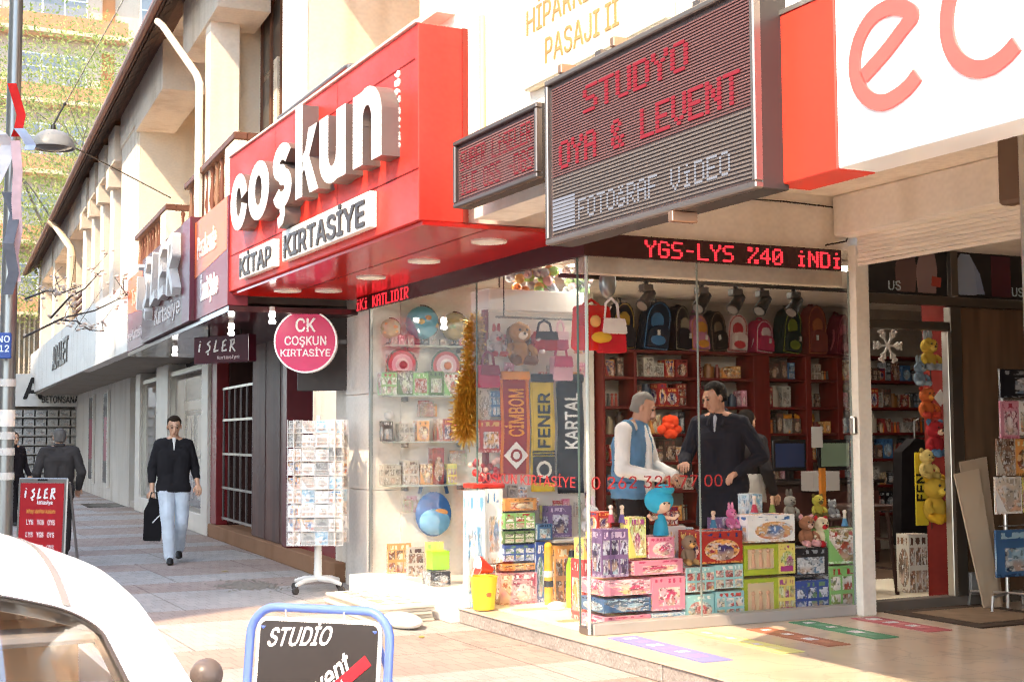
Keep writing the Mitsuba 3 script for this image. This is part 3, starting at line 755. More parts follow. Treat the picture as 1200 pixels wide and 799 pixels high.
def leaves(n, centre, rad, seed, size, squash=(1, 1, 1), gaps=0.5):
    g = np.random.default_rng(seed)
    P = []
    while sum(map(len, P)) < n:
        q = g.uniform(-1, 1, (n, 3)); q = q[(q ** 2).sum(1) < 1]
        d = meshkit.fbm(q * 3.6 + seed, 2, seed)
        q = q[d + 0.12 * np.linalg.norm(q, axis=1) > gaps]
        P.append(q)
    q = np.vstack(P)[:n] * rad * np.array(squash) + centre
    nn = len(q)
    a = g.normal(size=(nn, 3)); a /= np.linalg.norm(a, axis=1, keepdims=True)
    b = np.cross(a, g.normal(size=(nn, 3))); b /= np.linalg.norm(b, axis=1, keepdims=True)
    s = size * g.uniform(0.55, 1.3, (nn, 1))
    V = np.stack([q - a * s, q + b * s * 0.45, q + a * s, q - b * s * 0.45], 1).reshape(-1, 3)
    i = np.arange(nn)[:, None] * 4
    return trimesh.Trimesh(V, np.vstack([i + [0, 1, 2], i + [0, 2, 3]]), process=False)


def branch(p, d, L, r, depth, g, out):
    pts, q, dd = [np.array(p)], np.array(p, float), np.array(d, float)
    for i in range(4):
        dd = dd + g.normal(0, 0.14, 3); dd /= np.linalg.norm(dd)
        q = q + dd * L / 4; pts.append(q.copy())
    out.append(tube(pts, np.linspace(r, r * 0.55, 5), 7))
    if depth:
        for j in range(3):
            e = dd + g.normal(0, 0.55, 3) + np.array([0, 0, 0.15]); e /= np.linalg.norm(e)
            branch(pts[-1 - (j % 2)], e, L * 0.68, r * 0.5, depth - 1, g, out)


def tree(name, label, base, h, rad, seed, n, cols_, size=0.09, squash=(1, 1, 1), gaps=0.5):
    t = thing(name, label, 'tree', 'street trees at the far end')
    g = np.random.default_rng(seed)
    limbs = []
    part(t, 'trunk', tube([np.array(base), np.array(base) + [0.1, 0.05, h * 0.3], np.array(base) + [0.05, 0.1, h * 0.55]], [0.2, 0.16, 0.12], 9), '5d5046', 'wood')
    for k_ in range(5):
        a = k_ * 1.26 + 0.3
        branch(np.array(base) + [0.06, 0.07, h * (0.36 + 0.045 * k_)], [0.6 * math.cos(a), 0.6 * math.sin(a), 0.75], h * 0.26, 0.055, 2, g, limbs)
    part(t, 'limb', cat(limbs), '85786a', 'wood')
    for i, c in enumerate(cols_):
        part(t, 'crown', dress(leaves(n // len(cols_), np.array(base) + [0, 0, h * 0.68], rad, seed + 10 + i * (i > 1), size, squash, gaps + 0.03 * i), c, 'leaf', False))
    return t


tree('street_tree', 'yellow green street tree in young leaf, behind the street lamp', (-50.0, 6.2, 0), 16.5, 6.0, 5, 26000, ('bcc078', 'cfd08e', '9aa85c'), 0.07, (1, 0.85, 1.0), 0.56)
tree('street_tree', 'thinner leaved tree near the eaves, right of the larger street tree', (-55.0, 10.2, 0), 17, 5.6, 9, 14000, ('b8bc78', 'cdcd90', '98a45c'), 0.075, (1, 0.9, 1.1), 0.58)

# flowering branch reaching in over the white fascia
fb_ = thing('blossom_branch', 'bare branch with pale blossom reaching over the white fascia', 'branch')
g_ = np.random.default_rng(4)
limbs = []
for p0, p1 in (((28, 395), (150, 345)), ((60, 372), (118, 318)), ((70, 375), (122, 388)), ((30, 350), (95, 335))):
    a, b = sight(*p0, 22.5), sight(*p1, 20.5)
    limbs.append(tube([a, a * 0.6 + b * 0.4 + [0, 0, .05], a * .3 + b * .7 - [0, 0, 0.04], b], [0.02, 0.015, 0.012, 0.006], 6))
    for i in range(4):
        c = a + (b - a) * g_.uniform(0.3, 1); limbs.append(tube([c, c + g_.normal(0, .12, 3) + [0, 0, .1], c + g_.normal(0, .2, 3) + [0, 0, .16]], [0.008, 0.006, 0.003], 5))
part(fb_, 'limb', cat(limbs), '4f433b', 'wood')
bl = []
for m in limbs:
    for i in range(7):
        c = m.vertices[g_.integers(len(m.vertices))] + g_.normal(0, 0.04, 3)
        bl.append(ball(c, g_.uniform(0.018, 0.035), 1, (1, 1, .7)))
part(fb_, 'blossom', cat(bl), 'd8c9bd', 'cloth', kind='stuff')

# ================================================================ street furniture
P_ = thing('lamp_post', 'grey round lamp post wound with ribbons at the left edge', 'post')
pb = sight(8, 400, 13); pb[2] = 0
lean = np.array([0.0, 0.016, 0])
part(P_, 'shaft', cyl(pb + [0, 0, 0.0], pb + [-.02, .03, 0] + np.array([0, 0, 6.5]), 0.085, 0.06, 18), '8d8c8a', 'metal')
part(P_, 'base_collar', cyl(pb, pb + [0, 0, 0.4], 0.12, 0.1, 18), '7f7c78', 'metal')
for z in (1.12, 1.35, 1.5, 2.0): part(P_, 'band', cyl(pb + [0, 0, z], pb + [0, 0, z + 0.07], 0.092, 0.092, 18), 'cfc9c0', 'satin')
part(P_, 'sticker', cyl(pb + [0, 0, 1.62], pb + [0, 0, 1.78], 0.09, 0.09, 18), 'e6ded2', 'satin')


def ribbon(pts, w, up=(0, 0, 1), th=0.004):
    pts = np.array(pts, float); wv = np.array(up, float) * w / 2
    V = np.vstack([pts - wv, pts + wv]); n = len(pts); F = []
    for i in range(n - 1): F += [(i, i + 1, n + i + 1), (i, n + i + 1, n + i)]
    t = np.gradient(pts, axis=0); nn = np.cross(t, wv); nn /= np.linalg.norm(nn, axis=1, keepdims=True)
    V2 = np.vstack([V, V + np.vstack([nn, nn]) * th]); F = F + [(c + 2 * n, b + 2 * n, a + 2 * n) for a, b, c in F]
    for i in range(n - 1):
        F += [(i, i + 2 * n, i + 1 + 2 * n), (i, i + 1 + 2 * n, i + 1), (n + i, n + i + 1, n + i + 1 + 2 * n), (n + i, n + i + 1 + 2 * n, n + i + 2 * n)]
    return trimesh.Trimesh(V2, F, process=False)


def hang(pxs, depth, w, wob=0.03, seed=1):
    g = np.random.default_rng(seed); pts = [sight(x, y, depth + g.normal(0, wob)) for x, y in pxs]
    return ribbon(pts, w, RR)


one('red_ribbon', 'red ribbon knotted high on the lamp post', 'ribbon', hang([(14, 98), (20, 118), (25, 135), (22, 150), (18, 160)], 12.85, 0.085, seed=2), 'd0322f', 'cloth')
one('white_flag', 'white paper flag tied to the lamp post beside the street lamp', 'flag', hang([(-14, 150), (0, 158), (10, 170), (4, 190), (-8, 215)], 12.8, 0.14, seed=3), 'e4dfe2', 'cloth')
one('blue_printed_flag', 'small white and blue printed flag tied under the red ribbon', 'flag', cat(hang([(22, 150), (30, 160), (36, 170), (34, 176)], 12.8, 0.1, seed=4)), 'b9c6e0', 'cloth')
one('striped_banner_strip', 'long pink and grey banner strip hanging down the lamp post', 'banner', hang([(18, 165), (21, 200), (19, 235), (21, 270), (16, 300), (19, 330)], 12.8, 0.09, seed=5), 'dcb9bb', 'cloth')
one('grey_banner_strip', 'dark grey strip of the banner wound round the lamp post', 'banner', hang([(8, 225), (18, 250), (10, 285), (16, 320), (9, 345)], 12.78, 0.1, seed=6), '6f7078', 'cloth')
S_ = thing('street_name_sign', 'small blue street sign fixed to the lamp post', 'sign')
part(S_, 'plate', mv(bx(-0.14, 0.07, -0.12, 0.12, 0, 0.02, bev=0.006), fr(sight(5, 405, 12.75), RR, (0, 0, 1))), '2a4a94', 'satin')
part(S_, 'lettering', mv(text('NO', 0.06, 0.004, True), fr(sight(-3, 401, 12.73), RR, (0, 0, 1))), 'd9dfea', 'satin')
part(S_, 'lettering', mv(text('12', 0.06, 0.004, True), fr(sight(-1, 412, 12.73), RR, (0, 0, 1))), 'd9dfea', 'satin')
SL = thing('street_lamp', 'grey dome street lamp hung from a cable', 'lamp')
lc = sight(62, 172, 17.0)
part(SL, 'hood', mv(lathe([(0.0, 0.2), (0.09, 0.2), (0.16, 0.17), (0.23, 0.1), (0.265, 0.02), (0.27, -0.02), (0.25, -0.02), (0.2, 0.06), (0.0, 0.1)], 28), np.array([[1, 0, 0, lc[0]], [0, 1, 0, lc[1]], [0, 0, 1, lc[2]], [0, 0, 0, 1]])), '8f8d88', 'satin', smooth=40)
part(SL, 'glass_bowl', mv(lathe([(0.0, -0.05), (0.12, -0.04), (0.2, -0.015), (0.24, 0.0)], 24), np.array([[1, 0, 0, lc[0]], [0, 1, 0, lc[1]], [0, 0, 1, lc[2]], [0, 0, 0, 1]])), '6b6862', 'gloss', smooth=True)
part(SL, 'clamp', cyl(lc + [0, 0, 0.19], lc + [0, 0, 0.27], 0.03), '55524e', 'metal')
pA, pC = lc + [0, 0, 0.27], sight(112, 58, 17.3)
mid = sight(76, 122, 17.1)
one('lamp_cable', 'dark cable holding the street lamp', 'cable', cat(tube([pA, mid], 0.011, 6), tube([mid, pC, pC + (pC - mid) * 4], 0.009, 6), ball(mid, 0.022, 1), tube([sight(85, 172, 17.0), sight(200, 232, 20)], 0.008, 6)), '3a3634', 'satin')
# bollard
bo = sight(242, 790, 5.2); zb = bo[2]
BO = thing('bollard', 'brown metal bollard with a ball top behind the white car', 'bollard')
part(BO, 'ball', ball(bo, 0.062, 3), '6d5f58', 'satin', smooth=True)
part(BO, 'shaft', cyl((bo[0], bo[1], 0.02), (bo[0], bo[1], zb - 0.04), 0.05, 0.042, 20), '6d5f58', 'satin')
part(BO, 'foot', cyl((bo[0], bo[1], 0.0), (bo[0], bo[1], 0.03), 0.08, 0.075, 20), '5d524c', 'satin')
# drain grid and worn patch
gg_ = np.random.default_rng(3)
gp = at(292, 686, z=0)
one('gravel_patch', 'patch of loose dark gravel on the pavement before the wooden front', 'gravel', cat(*[ball((gp[0] + gg_.normal(0, .2), gp[1] + gg_.normal(0, .12), 0.004), gg_.uniform(.006, .018), 0, (1, 1, .6)) for _ in range(600)]), '8d8378', 'matte', False, kind='stuff')
one('drain_plate', 'flat drain plate in the shaded pavement of the farther shops', 'drain', mv(bx(-0.9, 0.9, -0.4, 0.4, 0.003, 0.01), fr(at(120, 592, z=0), -A2, -N2)), '5e574f', 'metal')

# litter on the pavement
gl = np.random.default_rng(12)
_lf = sorted([(gl.uniform(-16, -6.5), gl.uniform(1.6, 4.1), gl.uniform(0, 3), gl.uniform(.025, .05)) for _ in range(9)], key=lambda q: -q[0])
for i, (x, y, a, L_) in enumerate(_lf):
    k = thing('fallen_leaf', f'small dry leaf lying on the pavement, {"nearest second third fourth fifth sixth seventh eighth farthest".split()[i]} of nine', 'leaf', 'dry leaves on the pavement')
    sh_ = affinity.rotate(affinity.scale(Point(0, 0).buffer(1, 5), L_, L_ * .45), math.degrees(a))
    m_ = ext(sh_, .003); m_.apply_translation([x, y, .004])
    scene[k] = dress(m_, ['8a6a3a', '6f5a3a', 'a08a50'][i % 3], 'cloth', False)
# ================================================================ signs
YS = 3.40
CS = thing('red_shop_sign', 'big red box sign with raised white lowercase letters over the shop window', 'sign')
XL, XR = -13.22, -8.30
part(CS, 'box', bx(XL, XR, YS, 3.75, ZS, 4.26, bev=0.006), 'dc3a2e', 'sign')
part(CS, 'top_trim', bx(XL, XR, 3.38, 3.42, 4.262, 4.28), 'f0e6d8', 'satin')
part(CS, 'side_trim', bx(XR + 0.001, XR + 0.008, 3.72, 3.76, ZS, 4.26), '9a4a42', 'metal')
for z in (3.27, 4.02):
    part(CS, 'panel_joint', bx(XL + 0.01 if z < 3.5 else -10.6, -8.36 if z > 3.5 else XR, YS - 0.002, YS + 0.002, z, z + 0.012), '6f1512', 'matte')
for x_ in (-11.62, -9.95): part(CS, 'panel_joint', bx(x_, x_ + .006, YS - .0015, YS + .002, ZS + .01, 4.25), 'a82a20', 'matte')
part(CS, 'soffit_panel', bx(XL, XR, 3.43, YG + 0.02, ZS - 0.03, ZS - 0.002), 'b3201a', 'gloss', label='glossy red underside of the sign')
part(CS, 'soffit_joint', bx(XL, XR, 3.9, 3.906, ZS - 0.033, ZS - 0.03), '5d100e', 'matte')
for px, py in ((337, 340), (435, 324), (497, 305), (573, 282), (385, 340)):
    q = at(px, py, z=ZS - 0.03)
    L_ = part(CS, 'downlight', cyl((q[0], q[1], ZS - 0.045), (q[0], q[1], ZS - 0.03), 0.13, 0.13, 24), 'f2e9de', 'satin', label='round white downlight in the red underside')
    part(L_, 'lens', cyl((q[0], q[1], ZS - 0.05), (q[0], q[1], ZS - 0.045), 0.1, 0.1, 24), 'fdf6ea', 'gloss')


def letter(parent, shape, M, depth, face='f4f1ec', side='6d625c', edge=0.004, nm='letter'):
    b = part(parent, nm, mv(ext(shape, depth), M), side, 'satin', smooth=35)
    M2 = M.copy(); M2[:3, 3] += M2[:3, 2] * depth
    part(b, 'face', mv(ext(shape, edge), M2), face, 'satin', smooth=False)


W_ = 0.17


def ell(cx, cy, rx, ry, w): return affinity.scale(Point(cx, cy).buffer(1, 24), rx, ry).difference(affinity.scale(Point(cx, cy).buffer(1, 24), rx - w, ry - w * 0.8))


h_ = 0.56; w_ = 0.5
c_sh = ell(.25, .28, .25, .28, W_).difference(Polygon([(.25, .28), (.8, .42), (.8, .14)]))
o_sh = ell(.26, .28, .26, .28, W_)
s_sh = unary_union([strokes([arcp(.22, .41, .14, .095, 20, 270, 18)[0:18] + arcp(.22, .17, .14, .105, 90, -165, 18)], 0.15)])
s_sh = unary_union([s_sh, strokes([[(.22, .0), (.24, -.06), (.21, -.11), (.13, -.13)]], 0.1)])
k_sh = unary_union([sbox(0, 0, W_, .8), Polygon([(W_, .2), (.33, .56), (.53, .56), (.3, .27)]), Polygon([(W_, .34), (.36, 0), (.56, 0), (.28, .4)])])
n_sh = unary_union([sbox(0, 0, W_, .56), sbox(.33, 0, .33 + W_, .36), ell(.25, .33, .25, .245, W_).intersection(sbox(0, .3, 1, 1))])
u_sh = affinity.rotate(n_sh, 180, origin=(.25, .28))
tgt = [(c_sh, 271, 290, .5), (o_sh, 291.5, 315.5, .52), (s_sh, 320, 342, .44), (k_sh, 346.5, 373, .56), (u_sh, 374.5, 405, .5), (n_sh, 414, 447, .5)]
yl = YS - 0.136
z_base = 3.415
for sh, pa, pb_, w0 in tgt:
    xa = at(pa, 200, y=yl)[0]; xb = at(pb_, 200, y=yl)[0]
    s2 = affinity.scale(sh, (xb - xa) / w0, 0.93, origin=(0, 0))
    letter(CS, s2, WF(xa, YS + 0.004, z_base), 0.14)


def plate(parent, s, xa, xb, z0, z1, nm):
    p_ = part(parent, nm, fb(WF(xa, YS), 0, xb - xa, z0, z1, 0.001, 0.06, bev=0.004), 'f1ece4', 'satin')
    hh = (z1 - z0) * 0.74
    t = text(s, hh * 0.93, 0.012, True, width=(xb - xa) * 0.93)
    part(p_, 'lettering', mv(t, WF(xa + (xb - xa) * 0.03, YS - 0.06, z0 + (z1 - z0) * 0.1)), '3a2f2a', 'satin', smooth=False)


plate(CS, 'KİTAP', at(288, 300, y=YS)[0], at(328, 300, y=YS)[0], 2.985, 3.225, 'name_plate')
plate(CS, 'KIRTASİYE', at(339, 280, y=YS)[0], at(442, 280, y=YS)[0], 2.99, 3.25, 'name_plate')
m = text('SINCE 1986', 0.085, 0.01, True, width=0.55)
m.apply_transform(trimesh.transformations.rotation_matrix(math.pi / 2, [0, 0, 1]))
part(CS, 'lettering', mv(m, WF(at(469, 170, y=YS)[0], YS, 3.47)), 'f4efe8', 'satin', smooth=False)

# red LED strip along the top of the glass
LS = thing('led_strip_sign', 'dark red LED running-text strip along the top of the shop glass', 'sign')
part(LS, 'case', bx(-13.0, XG + 0.015, YG - 0.05, YG - 0.012, 2.765, 2.9), '3a1514', 'satin')
part(LS, 'case', bx(XG + 0.012, XG + 0.05, YG - 0.05, 6.93, 2.765, 2.925), '3a1514', 'satin')
d, wd = dots('YGS-LYS %40 iNDi', 0.0178, 0.0165, 0.0183, bold=True)
xa, xb = at(752, 290, x=XG)[1], at(980, 300, x=XG)[1]
d.apply_scale([(xb - xa) / (d.bounds[1][0] - d.bounds[0][0]), 1, 1])
part(LS, 'lit_text', glow(mv(d, WX(XG + 0.05, xa, 2.785)), (0.26, 0.008, 0.012)), label='glowing red running text', kind='stuff')
d, wd = dots('iKi KATLIDIR', 0.0165, 0.015, 0.0185, bold=True)
xa, xb = at(423, 350, y=YG)[0], at(484, 340, y=YG)[0]
d.apply_scale([(xb - xa) / (d.bounds[1][0] - d.bounds[0][0]), 1, 1])
part(LS, 'lit_text', glow(mv(d, WF(xa, YG - 0.05, 2.775)), (0.26, 0.008, 0.012)), kind='stuff')


def led_matrix(t, M, u0, u1, v0, v1, cols, rows, c='4a2a2a'):
    """the face of an LED board: rows of raised dark louvres over a plate"""
    n = rows
    for i in range(n):
        a = v0 + (v1 - v0) * (i + 0.1) / n; b = v0 + (v1 - v0) * (i + 0.62) / n
        part(t, 'louvre', mv(bx(u0, u1, a, b, 0, 0.006), M), c, 'satin')


def board(name, label, M, w, h, depth, frame, face):
    t = thing(name, label, 'sign')
    part(t, 'case', fb(M, 0, w, 0, h, -depth, -0.02, bev=0.004), '3f3835', 'satin')
    f_ = 0.03
    for a in ((0, w, 0, f_), (0, w, h - f_, h), (0, f_, f_, h - f_), (w - f_, w, f_, h - f_)):
        part(t, 'frame', fb(M, a[0], a[1], a[2], a[3], -0.03, 0.015, bev=0.006), frame, 'metal')
    part(t, 'screen', fb(M, f_, w - f_, f_, h - f_, -0.019, -0.012), face, 'satin')
    return t


YB = 3.42
xl, xr = at(641, 190, y=YB)[0], at(887, 110, y=YB)[0]
zb_, zt = 2.53, 3.43
MB_ = WF(xl, YB, zb_)
w, h = xr - xl, zt - zb_
BL = board('large_led_board', 'large dark LED board with red and white lettering beside the big red sign', MB_, w, h, 0.16, '978b84', '4a3c3a')
led_matrix(BL, fr(MB_[:3, 3] + np.array([0, 0.012, 0]), (1, 0, 0), (0, 0, 1)), 0.05, w - 0.05, 0.36, h - 0.05, 1, 34, '6f4c4a')
led_matrix(BL, fr(MB_[:3, 3] + np.array([0, 0.012, 0]), (1, 0, 0), (0, 0, 1)), 0.05, w - 0.05, 0.05, 0.355, 1, 17, '6a605b')
rad = (0.085, 0.004, 0.008)
for s, pa, pb2, z0, hh in (('STUDYO', 684, 808, 0.645, 0.145), ('OYA & LEVENT', 655, 868, 0.40, 0.15)):
    d, wd = dots(s, hh / 7, hh / 7 * 0.9, bold=True)
    xa, xb = at(pa, 120, y=YB)[0], at(pb2, 90, y=YB)[0]
    d.apply_scale([(xb - xa) / (d.bounds[1][0] - d.bounds[0][0]), 1, 1])
    part(BL, 'lit_text', glow(mv(d, WF(xa, YB + 0.004, zb_ + z0)), rad), label='red LED lettering', kind='stuff')
d, wd = dots('FOTOĞRAF ViDEO', 0.0155, 0.0125)
xa, xb = at(678, 250, y=YB)[0], at(856, 195, y=YB)[0]
d.apply_scale([(xb - xa) / (d.bounds[1][0] - d.bounds[0][0]), 1, 1])
part(BL, 'lit_text', glow(mv(d, WF(xa, YB + 0.004, zb_ + 0.1)), (0.07, 0.07, 0.078)), label='white LED lettering', kind='stuff')
m = cat(*[bx(0.06, 0.3, 0.07 + i * 0.0195, 0.07 + i * 0.0195 + 0.012, 0, 0.004) for i in range(9)])
part(BL, 'lit_block', glow(mv(m, fr(MB_[:3, 3] + np.array([0, 0.005, 0]), (1, 0, 0), (0, 0, 1))), (0.07, 0.07, 0.08)), kind='stuff')
for px in (722, 660, 788): 
    xq = at(px, 150, y=YB)[0]
    part(BL, 'bracket', bx(xq - 0.02, xq + 0.02, YB - 0.02, YB + 0.12, zt if px != 788 else zb_ - 0.05, zt + 0.05 if px != 788 else zb_, bev=0.004), 'c39a80', 'metal')
part(BL, 'hanger', bx(xl + 0.5, xl + 0.56, YB + 0.02, 3.78, zt, zt + 0.04), '8a7d76', 'metal')
part(BL, 'hanger', bx(xr - 0.5, xr - 0.44, YB + 0.02, 3.78, zt, zt + 0.04), '8a7d76', 'metal')
YB2 = 3.5
xl, xr = at(533, 200, y=YB2)[0], at(631, 170, y=YB2)[0]
SB = board('small_led_board', 'small dark LED board with two red rows at the end of the red sign', WF(xl, YB2, 2.955), xr - xl, 0.43, 0.11, '7d716b', '4a2f2f')
led_matrix(SB, WF(xl, YB2 + 0.012, 2.955), 0.05, xr - xl - 0.05, 0.05, 0.38, 1, 20, '7a5450')
for s, z0 in (('SUPER LiSELER', 0.23), ('iLE OSS -DGS', 0.075)):
    d, wd = dots(s.replace('H', 'N'), 0.0185, 0.013)
    d.apply_scale([(xr - xl - 0.18) / (d.bounds[1][0] - d.bounds[0][0]), 1, 1])
    part(SB, 'lit_text', glow(mv(d, WF(xl + 0.09, YB2 + 0.004, 2.955 + z0)), (0.07, 0.005, 0.008)), kind='stuff')
part(SB, 'hanger', bx(xr - 0.4, xr - 0.36, YB2 + 0.1, 3.78, 3.3, 3.36), '5d5651', 'metal')

# plaque on the upper wall
PQ = thing('passage_plaque', 'cream plaque with engraved lettering on the upper wall above the LED board', 'sign')
yq = 3.70
xa = at(613, 95, y=yq)[0]
part(PQ, 'slab', bx(xa, xa + 1.62, yq, 3.76, 3.6, 4.42, bev=0.01), 'f0e2c2', 'satin')
part(PQ, 'lettering', mv(text('HİPARKİZE HAN', 0.15, 0.006, False, width=1.45), WF(xa + 0.06, yq, 3.93)), 'b58a52', 'satin', smooth=False)
part(PQ, 'lettering', mv(text('PASAJI II', 0.15, 0.006, False, width=0.85), WF(xa + 0.3, yq, 3.70)), 'b58a52', 'satin', smooth=False)

# white sign with red letters on the right
EC = thing('white_red_sign', 'white shop sign with big red curved letters and a red end panel', 'sign')
YE = 3.55
xe = at(903, 120, y=YE)[0]
ze0, ze1 = 2.555, 3.28
xe1 = at(980, 150, y=YE)[0]
part(EC, 'end_panel', bx(xe, xe1, YE, YE + 0.2, ze0, ze1, bev=0.005), 'de4230', 'satin', label='red end panel')
part(EC, 'board', bx(xe1 + 0.002, 1.2, YE + 0.004, YE + 0.2, ze0 + 0.004, ze1 - 0.004, bev=0.004), 'f7f4f0', 'gloss')
part(EC, 'edge_trim', bx(xe, 1.2, YE - 0.006, YE + 0.2, ze1, ze1 + 0.02), 'b9b1a6', 'metal')
# letters drawn as strokes in metres on the board
def Pe(px, py): q = at(px, py, y=YE); return (q[0], q[2])
e_l = [Pe(*p) for p in ((1013, 90), (1040, 60), (1062, 30), (1073, 18), (1060, 9), (1042, 8), (1022, 20), (1007, 45), (1001, 75), (1005, 100), (1018, 117), (1034, 122), (1050, 115), (1066, 102), (1076, 88))]
c_l = [Pe(*p) for p in ((1160, -60), (1135, -45), (1115, -10), (1109, 25), (1112, 52), (1124, 73), (1143, 83), (1163, 79), (1180, 66), (1192, 52))]


def chaikin(p, n=2):
    for _ in range(n):
        q = [p[0]]
        for a, b in zip(p, p[1:]): q += [(a[0] * .75 + b[0] * .25, a[1] * .75 + b[1] * .25), (a[0] * .25 + b[0] * .75, a[1] * .25 + b[1] * .75)]
        p = q + [p[-1]]
    return p


MZ = fr((0, YE + 0.004, 0), (1, 0, 0), (0, 0, 1))
for l in (e_l, c_l):
    part(EC, 'letter', mv(ext(strokes([chaikin(l)], 0.062), 0.012), MZ), 'e0625b', 'satin', smooth=False)
one('corner_bracket_box', 'dark brown box hanging under the white sign at the right edge', 'box', mv(bx(0.0, 0.3, -0.25, 0.25, 0, 0.12, bev=0.02), fr(sight(1184, 195, 8.3), (1, 0, 0), (0, 0, 1))), '6b5648', 'satin')
one('chrome_pole', 'bright metal pole at the right edge of the entrance', 'pole', cyl(at(1200, 250, y=6.2) * [1, 1, 0] + [0, 0, 0.12], at(1200, 250, y=6.2) * [1, 1, 0] + [0, 0, 3.35], 0.022), 'cfd0ce', 'metal')

# sign band of the neighbouring shop
DS = 1.25
IS = thing('maroon_shop_sign', 'maroon and orange shop sign with white brush lettering left of the red sign', 'sign')
MD, OR = '6e2a33', 'e06a35'


def sgn(u0, u1, z0, z1, dd=0.0): return fb(WL(0, DS), u0, u1, z0, z1, -0.2, dd, bev=0.004)


part(IS, 'panel', sgn(-1.42, 0.5, 2.8, 3.89, 0.0), MD, 'satin')
part(IS, 'orange_panel', mv(ext(Polygon([(-1.40, 3.885), (0.45, 3.885), (0.45, 3.36), (-1.40, 3.26)]), 0.004), WL(0, DS + 0.0)), OR, 'satin', smooth=False)
part(IS, 'panel', sgn(-5.4, -1.43, 2.8, 3.96, 0.05), '5a322e', 'sign')
part(IS, 'panel_edge', sgn(-1.95, -1.43, 2.8, 3.965, 0.055), '6a2335', 'satin')
part(IS, 'panel', sgn(-7.4, -5.41, 2.8, 3.9, 0.0), MD, 'satin')
part(IS, 'orange_panel', mv(ext(Polygon([(-7.38, 3.895), (-5.42, 3.895), (-5.42, 3.3), (-7.38, 3.38)]), 0.004), WL(0, DS)), OR, 'satin', smooth=False)
part(IS, 'soffit_panel', fb(WL(0, 0), -7.4, 0.5, 2.74, 2.795, -0.2, DS - 0.01), '3a2224', 'gloss')
part(IS, 'lettering', mv(text('Perakende', 0.24, 0.01, False, width=1.1), WL(0, DS + 0.004) @ np.array([[1, 0, 0, -1.2], [0, 1, 0, 3.45], [0, 0, 1, 0], [0, 0, 0, 1]], float)), 'f3d8c8', 'satin', smooth=False)
part(IS, 'lettering', mv(text('İzmit Şube', 0.22, 0.01, True, width=1.0), WL(0, DS) @ np.array([[1, 0, 0, -1.0], [0, 1, 0, 2.98], [0, 0, 1, 0], [0, 0, 0, 1]], float)), 'e6d9d6', 'satin', smooth=False)
part(IS, 'lettering', mv(text('Toptan', 0.24, 0.01, False, width=1.3), WL(0, DS + 0.004) @ np.array([[1, 0, 0, -6.9], [0, 1, 0, 3.45], [0, 0, 1, 0], [0, 0, 0, 1]], float)), 'e8b49a', 'satin', smooth=False)
part(IS, 'lettering', mv(text('ve kırtasiye', 0.14, 0.01, False, width=1.7), WL(0, DS) @ np.array([[1, 0, 0, -7.2], [0, 1, 0, 2.95], [0, 0, 1, 0], [0, 0, 0, 1]], float)), 'cfc0bd', 'satin', smooth=False)
part(IS, 'lettering', mv(text('Kırtasiye', 0.2, 0.01, False, width=2.0), WL(0, DS + 0.05) @ np.array([[1, 0, 0, -4.1], [0, 1, 0, 2.95], [0, 0, 1, 0], [0, 0, 0, 1]], float)), 'd0c4c0', 'satin', smooth=False)
# brush letters İŞLER, drawn with strokes
BR = {'I': [[(.12, .1), (.2, .78)], [(.24, .93), (.27, 1.0)]], 'S': [[(.5, .95), (.2, .75), (.45, .5), (.42, .25), (.05, .05)], [(.3, 0), (.22, -.16)]], 'L': [[(.3, 1), (.08, .08), (.5, .18)]],
      'E': [[(.5, .98), (.2, .85), (.1, .1), (.55, .15)], [(.15, .5), (.45, .58)]], 'R': [[(.08, 0), (.25, .95)], [(.1, .9), (.5, .98), (.52, .68), (.2, .48), (.6, .02)]]}


def brush(word, x, z, w, h, th, M, depth, parent, color='efe9e4', fin='satin', side=None, nm='letter'):
    cw = w / len(word)
    for i, ch in enumerate(word):
        lines = [[(x + i * cw + a * cw * 1.25, z + b * h) for a, b in l] for l in BR[ch]]
        part(parent, nm, mv(ext(strokes(lines, th), depth), M), color, fin, smooth=False)


brush('ISLER', -5.3, 3.18, 3.4, 0.66, 0.11, WL(0, DS + 0.05), 0.1, IS, color='cdc8c4')
WF2 = thing('white_fascia', 'long plain white fascia over the farther shops', 'sign')
part(WF2, 'panel', mv(ext(Polygon([(-32.5, 2.95), (-7.42, 2.82), (-7.42, 3.86), (-14.2, 4.05), (-32.5, 4.2)]), 0.2), WL(0, 1.05)), 'ddd7ce', 'sign', smooth=False)
part(WF2, 'lettering', mv(text('ADALET', 0.55, 0.03, True, width=4.6), WL(0, DS) @ np.array([[1, 0, 0, -22.6], [0, 1, 0, 3.25], [0, 0, 1, 0], [0, 0, 0, 1]], float)), '57504a', 'satin', smooth=False)
part(WF2, 'canopy_top', fb(WL(0, 0), -32.5, -7.42, 3.8, 3.84, 0.0, 1.04), 'd9d2c6', 'wall')
# hanging maroon sign over the wooden front
HS = thing('hanging_maroon_sign', 'dark maroon hanging sign with white brush lettering over the grille door', 'sign')
p0 = sight(227, 420, 15.9); p1 = sight(291, 420, 15.3)
rt = (p1 - p0) * [1, 1, 0]; wd = np.linalg.norm(rt); rt /= wd
MH = fr(p0 * [1, 1, 0], rt, (0, 0, 1))
z0_, z1_ = 2.36, 2.67
part(HS, 'case', mv(bx(0, wd, z0_, z1_, -0.12, 0, bev=0.006), MH), '4a1722', 'gloss')
brush('ISLER', 0.08, z0_ + 0.12, wd * 0.72, 0.14, 0.018, MH, 0.008, HS)
part(HS, 'lettering', mv(text('kırtasiye', 0.04, 0.006, False, width=wd * 0.4), MH @ np.array([[1, 0, 0, wd * .45], [0, 1, 0, z0_ + .04], [0, 0, 1, 0], [0, 0, 0, 1]], float)), 'c9b6b6', 'satin', smooth=False)
